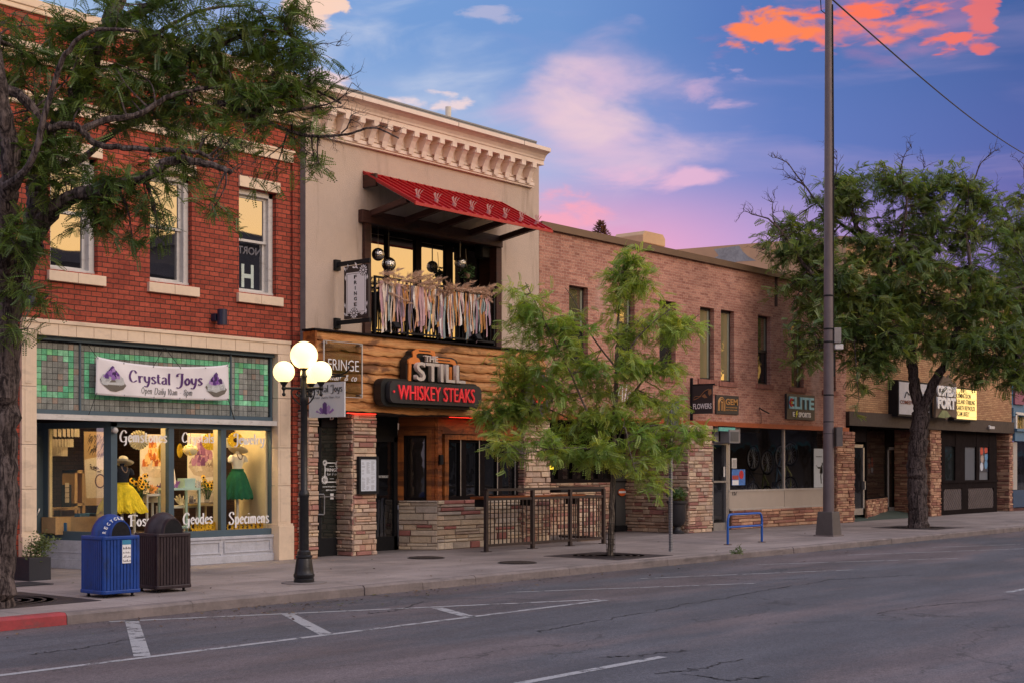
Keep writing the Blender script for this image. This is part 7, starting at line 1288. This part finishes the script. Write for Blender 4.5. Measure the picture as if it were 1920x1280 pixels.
for px, py, lab in ((799, 1045.4, 'round slotted iron cover on the pavement before the entrance recess'), (970, 1054.5, 'round slotted iron cover on the pavement near the railing')):
    c = G(px, py); t = thing('round_grate', lab, 'drain cover', (c.x, c.y, 0), 0, 'round iron covers in the pavement'); MB().lathe([(.35, 0), (.35, .008), (.33, .01), (0, .01)], (0, 0, 0), 32).build('rim', mat('grate_dark', (.02, .015, .016), .8), t, local=True); m = MB()
    for i in range(-8, 9): y_ = i * .036; w_ = math.sqrt(max(0, .31 ** 2 - y_ * y_)); m.box(-w_, w_, y_ - .009, y_ + .009, .01, .02)
    m.build('bars', grate_m, t, local=True)
def tree_grate(c, s, lab):
    t = thing('tree_grate', lab, 'tree grate', (c.x, c.y, 0), 0, 'square iron tree grates'); MB().box(-s, s, -s, s, .0, .006).build('frame', mat('grate_black', (.035, .026, .028), .7, .1, var=.3, scale=6), t, local=True); m = MB()
    for r in (.34, .5, .66, .8): m.lathe([(s * r - .02, .006), (s * r - .02, .012), (s * r + .02, .012), (s * r + .02, .006)], (0, 0, 0), 36)
    m.build('rings', grate_m, t, local=True)
tree_grate(G(1141, 1041.2), .88, 'square iron grate around the foot of the young tree'); tree_grate(G(-14, 1127), .95, 'square iron grate around the foot of the big left tree'); tree_grate(G(1720, 988.5), .95, 'square iron grate around the foot of the big right tree')
# weeds, litter of leaves
R = random.Random(50); c = G(1384, 1037); WD = thing('kerb_weed', 'small tuft of weeds growing from the kerb crack', 'weed', (c.x, c.y, -.0)); m = leaves(90, lambda R: (R.gauss(0, .11), R.gauss(0, .06), abs(R.gauss(.03, .05))), .045, R, .3); m.build('foliage', shrub_l, WD, local=True)
m = MB(); lc = [lin(96, 70, 44), lin(120, 92, 50), lin(70, 56, 44), lin(86, 90, 50), lin(60, 40, 34)]
for i in range(620):
    px = R.uniform(0, 1900); x_ = G(px, 1100).x if R.random() < .5 else R.uniform(6, 45); y_ = CY - abs(R.gauss(0, .5)) - .02; z_ = -.134
    if R.random() < .14: y_ = CY + R.uniform(.1, 4); z_ = .006
    if R.random() < .25: x_, y_, z_ = R.gauss(11.5, 1.2), CY - abs(R.gauss(.7, .5)), -.134
    a = R.uniform(0, 6.3); k = R.uniform(.015, .04); w_ = k * R.uniform(.3, .6); u, v = Vector((math.cos(a), math.sin(a), R.uniform(-.2, .3))), Vector((-math.sin(a), math.cos(a), R.uniform(0, .3))); p_ = Vector((x_, y_, z_ + .008)); m.add([p_ - u * k, p_ - v * w_, p_ + u * k, p_ + v * w_], [(0, 1, 2, 3)], R.choice(lc))
stuff(m.build('fallen_leaves', mat('dry_leaf', (1, 1, 1), .9, var=.2, attr=True)))

# a few more small things
m = MB(); pc = P(216, 806, .06); DS = thing('door_sensor', 'small round white sensor on the slate corner post of the shop', 'sensor', (pc.x, .06, pc.z)); MB().ball((0, 0, 0), .05, 14, 9).build('cap', white_paint, DS, True, local=True); MB().box(-.03, .03, 0, .06, -.03, .03).build('mount', white_paint, DS, local=True)
WB = thing('wall_bracket', 'thin bent conduit stub sticking out of the pink brick beside the gold sign', 'conduit', P(1424, 764, 0)); MB().tube(spline([P(1424, 764, 0), P(1430, 768, -.2), P(1442, 774, -.25)]), .02, 6).build('stub', black_metal, WB); MB().tube(spline([P(1424, 766, -.02), P(1427, 780, -.06), P(1426, 794, -.06), P(1418, 799, -.04), P(1410, 798, -.02)]), .008, 5).build('loose_wire', cord, WB)
rock_cols = [lin(140, 90, 160), lin(200, 196, 200), lin(220, 150, 80), lin(90, 60, 110), lin(180, 170, 150), lin(120, 116, 124)]
for i, (px, py, Y, r, lab) in enumerate(((330, 911, .6, .05, 'small purple crystal on the left of the mint display table'), (371, 911, .6, .05, 'pale crystal on the right end of the mint display table'), (285, 922, .85, .06, 'orange crystal on the small white side table'), (300, 922, .9, .07, 'dark purple crystal at the right of the small white side table'), (340, 945, 1.0, .08, 'cream stone on the low white table'), (358, 945, 1.0, .07, 'grey stone on the low white table'))):
    c = P(px, py, Y); t = thing('crystal_specimen', lab, 'crystal', c, 0, 'crystals on the shop tables'); R = random.Random(i); m = MB()
    for k in range(7): d = Vector((R.gauss(0, .5), R.gauss(0, .5), 1)).normalized(); m.tube([Vector((R.uniform(-r, r), R.uniform(-r, r) * .6, -.02)), d * r * R.uniform(1, 2.2), d * r * 2.4], [r * .35, r * .3, .002], 6)
    m.build('points', mat('crystal_rock', rock_cols[i], .3, var=.25, scale=20), t, local=True)
for i, (px, py, lab, colr) in enumerate(((160, 992, 'open box of blue card packs on the crate behind the entry pane', lin(60, 110, 150)), (178, 990, 'low yellow box on the crate behind the entry pane', lin(200, 180, 90)))):
    c = P(px, 969, 1.35); t = thing('goods_box', lab, 'box', c); MB().box(-.16, .16, -.08, .08, -.02, .07).build('carton', mat('goods_card', colr, .7, var=.3, scale=12), t, local=True)
# ---------------------------------------------------------------- trees
def frond_template(pairs, L, lw, ll, droop):
    vs, fs = [], []
    for i in range(pairs):
        t = (i + .6) / pairs; x = L * t; z = -droop * t * t * L
        for s in (-1, 1):
            k = ll * (1 - .45 * abs(t - .45)); a = Vector((x, s * .004, z)); d = Vector((.35, s * .9, -.22)).normalized() * k; w = Vector((.9, -s * .35, 0)).normalized() * lw
            b = len(vs); vs += [a, a + d * .5 + w, a + d, a + d * .5 - w]; fs.append((b, b + 1, b + 2, b + 3))
    b = len(vs); vs += [Vector((0, -.003, 0)), Vector((0, .003, 0)), Vector((L, 0, -droop * L))]; fs.append((b, b + 1, b + 2))
    return np.array([tuple(v) for v in vs]), fs
def tree(name, lab, base, skel, clumps, seed, leaf_m, bark_m, frond, twig_r, bare=(), drape=.5, group=None, tint=(.7, 1.3), sub=7, nfr=9, twl=.5, spread=.8):
    """skel: limbs as (points, radius start, radius end); clumps: (centre, radii, twigs)"""
    R = random.Random(seed); npr = np.random.default_rng(seed); root = thing(name, lab, 'tree', base, 0, group); m = MB(); nodes = []
    for pts, ra, rb in skel:
        sp = spline([Vector(p) for p in pts], 8); k = len(sp)
        sp = [Vector(p) + Vector((R.gauss(0, 1), R.gauss(0, 1), R.gauss(0, .6))) * min(.02, (ra + rb) * .08) * (0 < i < k - 1) for i, p in enumerate(sp)]
        rr = [max(.004, ra + (rb - ra) * (i / (k - 1)) ** .8) * (1 + R.uniform(-.06, .06)) for i in range(k)]; m.tube(sp, rr, 14 if ra > .12 else 8 if ra > .04 else 6)
        nodes += [(p, r) for p, r in zip(sp, rr)][k // 5:]
    NP = np.array([tuple(p) for p, r in nodes])
    T, F = frond; bases, dirs = [], []
    def grow(p, d, L, r, lv):
        pts = [p]; q = p.copy(); dd = d.copy(); n = 5
        for i in range(n): dd = (dd + Vector((R.gauss(0, .28), R.gauss(0, .28), R.gauss(0, .22) - .05 * drape))).normalized(); q = q + dd * L / n; pts.append(q.copy())
        m.tube(pts, [r * (1 - .75 * i / n) for i in range(n + 1)], 5 if r > .008 else 4); return pts
    for c, rad3, n in clumps:
        c = Vector(c)
        for i in range(n):
            while True:
                o = Vector((R.uniform(-1, 1), R.uniform(-1, 1), R.uniform(-1, 1)))
                if o.length <= 1: break
            e = c + Vector((o.x * rad3[0], o.y * rad3[1], o.z * rad3[2])); dd = ((NP - np.array(tuple(e))) ** 2).sum(1); j = int(dd.argmin()); s = nodes[j][0]
            v = e - s; L = v.length
            if L < .05: continue
            mid = s + v * .5 + Vector((R.gauss(0, .1), R.gauss(0, .1), .12 * R.random() - .02)) * L; tw = spline([s, mid, e], 5)
            m.tube([Vector(p) for p in tw], [max(.003, twig_r * (1 - .7 * q / (len(tw) - 1))) for q in range(len(tw))], 5)
            tips = [Vector(p) for p in tw[len(tw) // 2:]]
            for q in range(sub):
                b = tips[R.randrange(len(tips))]; d = (v.normalized() * .4 + Vector((R.gauss(0, 1), R.gauss(0, 1), R.gauss(0, .6) - .15 * drape))).normalized(); sp = grow(b, d, twl * R.uniform(.5, 1.2), twig_r * .35, 0)
                for w in range(nfr):
                    bb = sp[R.randrange(1, len(sp))]; fd = (d * .6 + Vector((R.gauss(0, 1), R.gauss(0, 1), R.gauss(-.25 * drape, .6)))).normalized(); bases.append(tuple(bb)); dirs.append(tuple(fd))
    for c, d, L, r in bare:                      # leafless dead twigs
        c, d = Vector(c), Vector(d).normalized(); sp = grow(c, d, L, r, 0)
        for w in range(9):
            b = sp[R.randrange(1, len(sp))]; s2 = grow(b, (d + Vector((R.gauss(0, .6), R.gauss(0, .6), R.gauss(.1, .5)))).normalized(), L * R.uniform(.25, .55), r * .45, 1)
            for w2 in range(3): grow(s2[R.randrange(1, len(s2))], (d + Vector((R.gauss(0, .8), R.gauss(0, .8), R.gauss(.1, .6)))).normalized(), L * R.uniform(.1, .22), r * .22, 2)
    m.build('trunk', bark_m, root, True)
    B = np.array(bases); D = np.array(dirs); n = len(B); up = np.tile([0, 0, 1.], (n, 1)) + npr.normal(0, .5, (n, 3)); Yv = np.cross(up, D); Yv /= np.linalg.norm(Yv, axis=1, keepdims=True) + 1e-9; Zv = np.cross(D, Yv); sc = npr.uniform(.6, 1.15, (n, 1, 1))
    V = B[:, None, :] + sc * (T[None, :, 0:1] * D[:, None, :] + T[None, :, 1:2] * Yv[:, None, :] + T[None, :, 2:3] * Zv[:, None, :]); V -= np.array(tuple(root.location)); V = V.reshape(-1, 3); nt = len(T)
    me = bpy.data.meshes.new('crown'); lens = np.array([len(f) for f in F]); fl = np.concatenate([np.array(f) for f in F]); loops = (fl[None, :] + (np.arange(n) * nt)[:, None]).ravel(); tot = np.tile(lens, n); st = np.concatenate([[0], np.cumsum(tot)[:-1]])
    me.vertices.add(len(V)); me.vertices.foreach_set('co', V.ravel()); me.loops.add(len(loops)); me.loops.foreach_set('vertex_index', loops.astype(np.int32)); me.polygons.add(len(tot)); me.polygons.foreach_set('loop_start', st.astype(np.int32)); me.update(calc_edges=True)
    at = me.color_attributes.new('Col', 'FLOAT_COLOR', 'POINT'); k = npr.uniform(tint[0], tint[1], n); y = npr.uniform(0, 1, n) ** 3; c = np.stack([k * (1 + .5 * y), k * (1 + .12 * y), k * (1 - .3 * y), np.ones(n)], 1); at.data.foreach_set('color', np.repeat(c, nt, 0).ravel())
    me.materials.append(leaf_m); o = bpy.data.objects.new('crown', me); COL.objects.link(o); o.parent = root; print(name, 'fronds', n, 'faces', len(tot))
    return root
def barkmat(name, c1, c2, sc):
    m = bpy.data.materials.new(name); m.use_nodes = True; T = NT(m.node_tree); o = T.n('ShaderNodeOutputMaterial'); b = T.n('ShaderNodeBsdfPrincipled'); T.nt.links.new(b.outputs[0], o.inputs[0]); tc = T.n('ShaderNodeTexCoord').outputs['Object']
    v = T.noise(T.mapp(tc, (sc, sc, sc * .16)), 1, 6, .65, 1.2); w = T.noise(tc, sc * 1.5, 4, .6); T.put(b.inputs['Base Color'], T.mix(T.ss(T.m('ADD', T.m('MULTIPLY', v, .75), T.m('MULTIPLY', w, .25)), .4, .62), c1, c2)); b.inputs['Roughness'].default_value = .9; b.inputs['Specular IOR Level'].default_value = .2; T.put(b.inputs['Normal'], T.bump(v, 1.0, .05)); return m
bark = barkmat('locust_bark', (.022, .016, .016), (.165, .13, .12), 16); bark_young = barkmat('young_bark', (.09, .07, .055), (.24, .2, .16), 20)
leaf_dark = leafmat('dark_locust_leaf', lin(76, 106, 54), lin(104, 128, 62), .38); leaf_mid = leafmat('locust_leaf', lin(92, 120, 70), lin(122, 142, 78), .4); leaf_light = leafmat('young_locust_leaf', lin(126, 164, 82), lin(170, 190, 100), .48)
# big left tree
bp = G(4, 1138); t0 = depth_of(bp)
def at(px, py, dz=0.0): return AT(px, py, t0 + dz)
tl_skel = [([at(-8, 1150), at(-2, 1060), at(2, 900), at(6, 740), at(16, 600), at(34, 520), at(60, 455)], .21, .15),
 ([at(60, 455), at(70, 380, .2), at(72, 320, .3), at(110, 240, .4), at(140, 190, .5), at(165, 130, .6), at(205, 40, .8), at(240, -60, 1)], .13, .09),
 ([at(205, 60, .8), at(260, 22, .6), at(330, -10, .4), at(380, -50, .2)], .09, .04),
 ([at(52, 470), at(90, 405, -.3), at(140, 368, -.5), at(200, 352, -.7), at(275, 330, -.8), at(330, 300, -.8), at(395, 310, -.8), at(434, 326, -.8)], .12, .03),
 ([at(12, 560), at(8, 420, -.5), at(20, 330, -.8), at(4, 200, -1), at(-20, 60, -1)], .15, .09),
 ([at(-30, 165, -.5), at(30, 175, -.6), at(62, 205, -.6), at(90, 240, -.6), at(120, 235, -.6), at(150, 242, -.6), at(180, 270, -.6), at(240, 278, -.6), at(320, 282, -.6), at(370, 286, -.6), at(400, 300, -.6)], .07, .02),
 ([at(150, 245, -.6), at(200, 225, -.5), at(260, 215, -.4), at(310, 185, -.3), at(360, 170, -.2), at(440, 160, 0), at(520, 158, .1), at(590, 170, .2), at(640, 195, .2)], .045, .012),
 ([at(400, 190, 0), at(460, 205, .0), at(520, 210, .1), at(570, 204, .1), at(600, 198, .1)], .04, .012),
 ([at(470, 215, .0), at(540, 245, .1), at(590, 256, .1), at(650, 252, .1), at(700, 240, .1), at(748, 260, .1)], .03, .008),
 ([at(300, 130, .3), at(380, 100, .3), at(450, 70, .3), at(520, 60, .3), at(570, 80, .3)], .04, .01), ([at(72, 320, .3), at(150, 300, .9), at(230, 240, 1.2), at(330, 215, 1.4), at(430, 230, 1.4)], .06, .015),
 ([at(10, 350, -.9), at(60, 300, -1.2), at(110, 130, -1.3), at(170, 60, -1.4), at(260, 60, -1.4)], .05, .015), ([at(165, 130, .6), at(230, 120, .9), at(300, 60, 1), at(380, 20, 1), at(470, 10, 1)], .05, .012)]
px2m = t0 / FPX
def cl(px, py, rx, ry, n, dz=0.0, rz=None, T_=t0): k = (T_ + dz) / FPX; return (AT(px, py, T_ + dz), (rx * k, (rz or rx) * k * .9, ry * k), n)
tl_cl = [cl(60, 60, 110, 90, 26), cl(180, 60, 110, 80, 26), cl(310, 50, 110, 70, 26, .3), cl(420, 50, 100, 60, 22, .3), cl(510, 70, 70, 60, 18, .3), cl(520, 130, 60, 40, 14, .2), cl(410, 130, 90, 50, 22, .2), cl(300, 140, 90, 50, 20, .5), cl(190, 165, 90, 55, 16), cl(70, 180, 80, 80, 20), cl(30, 300, 60, 90, 20, -.5), cl(110, 290, 70, 60, 12, -.5), cl(230, 200, 80, 40, 12, .6), cl(340, 215, 90, 45, 18, .3), cl(440, 190, 80, 45, 16, .1), cl(520, 190, 60, 30, 12, .1), cl(560, 160, 40, 26, 7, .1), cl(420, 260, 70, 36, 9, -.2), cl(310, 290, 70, 36, 10, -.6), cl(240, 340, 70, 40, 11, -.7), cl(190, 400, 50, 40, 10, -.6), cl(140, 350, 50, 50, 9, -.5), cl(285, 390, 28, 40, 4, -.7), cl(240, 460, 20, 40, 3, -.7), cl(310, 430, 22, 24, 2, -.8), cl(400, 400, 34, 16, 3, -.8), cl(30, 440, 45, 60, 10, -.7), cl(60, 540, 36, 40, 7, -.6), cl(40, 640, 20, 40, 3, -.5), cl(560, 235, 40, 24, 5, .1), cl(590, 300, 20, 12, 2, .1), cl(500, 310, 40, 16, 3, 0), cl(585, 110, 22, 30, 5, .2), cl(545, 20, 30, 24, 6, .3)]; tl_cl = [(c_, r_, max(2, int(n_ * .8))) for c_, r_, n_ in tl_cl]
fr_near = frond_template(9, .19, .0105, .034, .3)
bare_l = [(at(560, 205, .1), RT + UP * .1, .6, .012), (at(590, 200, .1), RT * 1 + UP * .35, .7, .012), (at(600, 180, .2), RT * .7 + UP * .7, .55, .01), (at(640, 250, .1), RT + UP * .5, .5, .01), (at(700, 240, .1), RT + UP * .3, .3, .008), (at(540, 250, .1), RT + UP * -.4, .55, .01), (at(590, 256, .1), RT * .7 - UP * .8, .45, .009), (at(560, 90, .2), RT + UP * .5, .5, .009), (at(400, 300, -.6), RT + UP * .2, .4, .01), (at(390, 310, -.8), RT + UP * .3, .5, .008), (at(430, 325, -.8), RT * .6 + UP * .7, .35, .008)]
tree('locust_tree', 'huge dark locust tree at the left edge reaching over the red brick front', (bp.x, bp.y, 0), tl_skel, tl_cl, 7, leaf_dark, bark, fr_near, .014, bare_l, .5, 'street trees', (.6, 1.35), 5, 7, .36)
# young tree by the patio
bm = G(1145, 1041.5); t0 = depth_of(bm)
tm_skel = [([at(1145, 1043), at(1147, 960), at(1150, 860), at(1152, 780), at(1156, 700), at(1158, 640)], .062, .035), ([at(1158, 640), at(1160, 590, .1), at(1165, 540, .1), at(1172, 490), at(1178, 462)], .03, .008),
 ([at(1150, 860), at(1110, 790, -.2), at(1070, 700, -.3), at(1030, 620, -.3), at(1000, 560, -.3), at(985, 530, -.3)], .03, .008), ([at(1151, 830), at(1080, 790, .3), at(1010, 760, .4), at(950, 750, .5), at(915, 770, .5)], .026, .007), ([at(1152, 790), at(1200, 720, .2), at(1250, 660, .3), at(1290, 610, .3), at(1310, 590, .3)], .028, .007), ([at(1151, 840), at(1210, 800, -.3), at(1262, 800, -.4), at(1312, 815, -.5)], .024, .006), ([at(1156, 700), at(1190, 640, -.3), at(1230, 600, -.4), at(1260, 580, -.4)], .02, .006), ([at(1156, 690), at(1110, 630, .4), at(1080, 570, .5), at(1060, 540, .5)], .02, .006), ([at(1150, 850), at(1170, 800, -.7), at(1180, 840, -1), at(1190, 880, -1.1)], .02, .005), ([at(1150, 850), at(1100, 840, -.8), at(1040, 840, -1.0), at(980, 850, -1.1)], .02, .005)]
c2 = lambda *a, **k: cl(*a, T_=t0, **k)
tm_cl = [c2(1176, 478, 22, 22, 4), c2(1172, 505, 30, 26, 6), c2(1180, 540, 50, 36, 10), c2(1215, 520, 26, 22, 4), c2(990, 560, 42, 44, 10, -.3), c2(965, 610, 30, 30, 5, -.3), c2(1040, 600, 50, 40, 9, -.2), c2(1085, 640, 50, 40, 10), c2(1180, 610, 50, 40, 10), c2(1250, 610, 56, 34, 12, .2), c2(1300, 600, 26, 18, 4, .3), c2(1010, 670, 60, 40, 13), c2(960, 700, 50, 36, 10, .3), c2(1080, 710, 60, 40, 14), c2(1170, 690, 60, 40, 13), c2(1235, 690, 44, 34, 8, .2), c2(930, 770, 36, 36, 9, .4), c2(1000, 760, 60, 46, 16, .2), c2(1080, 780, 60, 46, 17), c2(1160, 770, 60, 46, 16), c2(1232, 765, 50, 40, 11), c2(1300, 812, 24, 14, 5, -.4), c2(960, 830, 46, 30, 9, -.4), c2(1040, 840, 56, 36, 12, -.6), c2(1120, 850, 56, 36, 12, -.5), c2(1200, 840, 56, 40, 12, -.6), c2(1250, 850, 36, 40, 7, -.5), c2(1215, 900, 26, 26, 4, -.7)]
fr_mid = frond_template(8, .2, .013, .042, .35)
tree('young_locust_tree', 'slender young light green locust tree in front of the patio', (bm.x, bm.y, 0), tm_skel, tm_cl, 12, leaf_light, bark_young, fr_mid, .009, (), .6, 'street trees', (.65, 1.35), 5, 8, .34)
m = MB(); GW = thing('trunk_guard', 'black wire mesh guard around the foot of the young tree', 'guard', (bm.x, bm.y, 0))
for i in range(10): a = .628 * i; m.tube([(bm.x + .085 * math.cos(a), bm.y + .085 * math.sin(a), 0), (bm.x + .085 * math.cos(a), bm.y + .085 * math.sin(a), .62)], .004, 4)
for z in (.02, .12, .22, .32, .42, .52, .62): m.tube([(bm.x + .085 * math.cos(q * .3142), bm.y + .085 * math.sin(q * .3142), z) for q in range(21)], .004, 4)
m.build('mesh', black_metal, GW)
# big right tree
br_ = G(1720, 989); t0 = depth_of(br_)
tr_skel = [([at(1722, 992), at(1721, 940), at(1719, 880), at(1722, 820), at(1726, 775)], .29, .24), ([at(1726, 775), at(1715, 720), at(1708, 670), at(1690, 600), at(1660, 520), at(1620, 450), at(1590, 390), at(1560, 350)], .18, .04), ([at(1726, 775), at(1752, 715, -.4), at(1778, 670, -.6), at(1800, 600, -.8), at(1820, 520, -.8), at(1810, 440, -.6)], .16, .04), ([at(1708, 670), at(1720, 600, .8), at(1740, 500, 1), at(1750, 420, .8), at(1740, 360, .6)], .12, .03), ([at(1690, 600), at(1620, 560, -.5), at(1560, 540, -.8), at(1510, 500, -.9), at(1470, 440, -.9), at(1440, 410, -.9)], .1, .02), ([at(1800, 600, -.8), at(1860, 560, -.6), at(1910, 540, -.4), at(1980, 520, 0)], .1, .03), ([at(1700, 640), at(1640, 640, -1), at(1580, 640, -1.4), at(1530, 655, -1.5)], .08, .02), ([at(1785, 650, -.6), at(1840, 640, -1), at(1890, 650, -1.2), at(1920, 680, -1.2)], .08, .02), ([at(1660, 520), at(1690, 440, -.6), at(1700, 380, -.8), at(1690, 330, -.8)], .07, .02), ([at(1740, 480, 1), at(1790, 400, .9), at(1830, 330, .8)], .07, .02), ([at(1620, 450), at(1550, 400, .6), at(1510, 350, .8), at(1480, 310, .9)], .05, .015)]
c3_ = lambda *a, **k: cl(*a, T_=t0, **k)
tr_cl = [c3_(1500, 545, 44, 40, 9, -.6), c3_(1470, 460, 34, 26, 6, -.8), c3_(1690, 330, 50, 30, 8, -.5), c3_(1600, 350, 46, 30, 7), c3_(1850, 380, 40, 40, 8, .3), c3_(1560, 380, 50, 36, 8), c3_(1640, 370, 60, 44, 12), c3_(1740, 350, 40, 40, 8), c3_(1800, 340, 44, 44, 10), c3_(1480, 430, 40, 30, 6), c3_(1540, 450, 60, 50, 14), c3_(1640, 460, 70, 50, 18), c3_(1730, 440, 70, 50, 18), c3_(1810, 430, 50, 46, 10), c3_(1560, 530, 60, 50, 16, -.8), c3_(1640, 550, 70, 56, 22, -.6), c3_(1730, 530, 70, 56, 22, -.8), c3_(1820, 540, 70, 56, 20, -.6), c3_(1900, 560, 70, 60, 18), c3_(1540, 620, 50, 50, 11, -1.2), c3_(1610, 640, 60, 44, 14, -1), c3_(1690, 620, 70, 50, 16, -1.2), c3_(1780, 620, 70, 50, 18, -1.2), c3_(1860, 640, 70, 50, 18, -1), c3_(1920, 660, 60, 60, 14), c3_(1516, 655, 22, 22, 4, -1.3), c3_(1630, 685, 40, 24, 6, -1.2), c3_(1690, 655, 36, 22, 5, -1.2), c3_(1760, 650, 36, 22, 4, .8), c3_(1860, 700, 50, 26, 8, -1), c3_(1910, 720, 40, 30, 7, -1), c3_(1600, 740, 20, 14, 2, -1.3), c3_(1880, 470, 50, 50, 9, .5), c3_(1500, 480, 40, 30, 7, -.5), c3_(1590, 580, 60, 50, 10, 1.2), c3_(1700, 570, 70, 50, 12, 1.4), c3_(1800, 570, 70, 50, 12, 1.2)]
fr_far = frond_template(7, .26, .022, .064, .35)
bare_r = [(at(px, py, dz), (RT * a + UP * b), L_ * .78, .022) for px, py, dz, a, b, L_ in ((1560, 350, 0, -.4, 1, 1.3), (1510, 350, .8, -.8, .6, 1.1), (1480, 310, .9, -.3, 1, .7), (1440, 410, -.9, -.9, .5, 1.0), (1470, 440, -.9, -1, -.1, 1.1), (1455, 420, -.9, -.4, 1, 1.0), (1690, 330, -.8, -.1, 1, 1.1), (1740, 360, .6, -.2, 1, 1.2), (1830, 330, .8, .3, 1, 1.2), (1810, 400, 0, .5, 1, 1.3), (1600, 400, 0, -.2, 1, 1.2), (1650, 380, 0, -.2, 1, 1.1), (1770, 380, .4, .1, 1, 1.1), (1520, 380, .5, -.6, .8, 1.1), (1840, 420, 0, .8, .6, 1.2), (1530, 655, -1.5, -1, -.2, .4))]
big = tree('locust_tree', 'large locust tree with a forked trunk in front of the tan brick building', (br_.x, br_.y, 0), tr_skel, tr_cl, 21, leaf_mid, bark, fr_far, .022, bare_r, .5, 'street trees', (.6, 1.35), 6, 9, .6)
# next tree down the street
b4 = G(1985, 978); t0 = depth_of(b4)
t4_skel = [([at(1985, 980), at(1984, 860), at(1986, 760)], .25, .2), ([at(1986, 760), at(1960, 640), at(1930, 540), at(1900, 440), at(1885, 390)], .14, .03), ([at(1986, 760), at(2020, 620), at(2040, 500), at(2030, 400)], .14, .03), ([at(1960, 640), at(1920, 600, -.6), at(1880, 560, -.8)], .08, .02)]
t4_cl = [c for c in [cl(1895, 440, 46, 50, 9, T_=t0), cl(1920, 400, 40, 40, 7, T_=t0), cl(1900, 520, 50, 50, 12, T_=t0), cl(1960, 480, 70, 70, 14, T_=t0), cl(1940, 580, 70, 60, 14, T_=t0), cl(2020, 560, 70, 90, 14, T_=t0), cl(1950, 660, 60, 50, 10, T_=t0)]]
bare4 = [(at(px, py), RT * a + UP * 1, 1.3, .024) for px, py, a in ((1890, 410, -.4), (1905, 390, .1), (1880, 430, -.7), (1930, 380, .2))]
tree('locust_tree', 'partly hidden locust tree at the right frame edge beyond the larger one', (b4.x, b4.y, 0), t4_skel, t4_cl, 33, leaf_mid, bark, fr_far, .022, bare4, .7, 'street trees', (.6, 1.2), 6, 8, .62)
# brown conifer top behind the pink brick roof
c = P(1127, 450, 26); SPT = thing('brown_conifer', 'brownish conifer top poking up behind the pink brick roof', 'tree', (c.x, 26, 0)); ztop = Z(1127, 419, 26); m = MB(); m.tube([(c.x, 26, 0), (c.x, 26, ztop)], [.2, .03], 8); m.build('trunk', bark, SPT); R = random.Random(6); m = MB()
for i in range(1500):
    h = R.random() ** .8 * 2.6; a = R.uniform(0, 6.28); rr = (.12 + h * .42) * R.uniform(.3, 1) * (1 + .35 * math.sin(a * 3 + h * 4)); p_ = Vector((c.x + rr * math.cos(a), 26 + rr * math.sin(a), ztop - h - .0 + R.uniform(0, .2))); d = Vector((math.cos(a), math.sin(a), R.uniform(.1, .9))).normalized() * R.uniform(.1, .2); s_ = d.orthogonal().normalized() * .05; q = R.uniform(.6, 1.3); m.add([p_ - s_, p_ + d, p_ + s_, p_ - d * .3], [(0, 1, 2, 3)], (q, q, q))
m.build('crown', leafmat('rusty_needles', lin(110, 72, 54), lin(134, 88, 62)), SPT)
# unseen trees across the street, enlarged to darken what the upper windows mirror
for i, (x_, y_, rz_, lab) in enumerate(((66, -30, 1.2, 'first locust tree across the street mirrored in the tall windows'), (95, -30, 2.9, 'second locust tree across the street mirrored in the tall windows'), (122, -28.5, 4.4, 'third locust tree across the street mirrored in the tall windows'))):
    copy_tree(big, (x_, y_, -.1), rz_, lab).scale = (1.45, 1.45, 1.45)
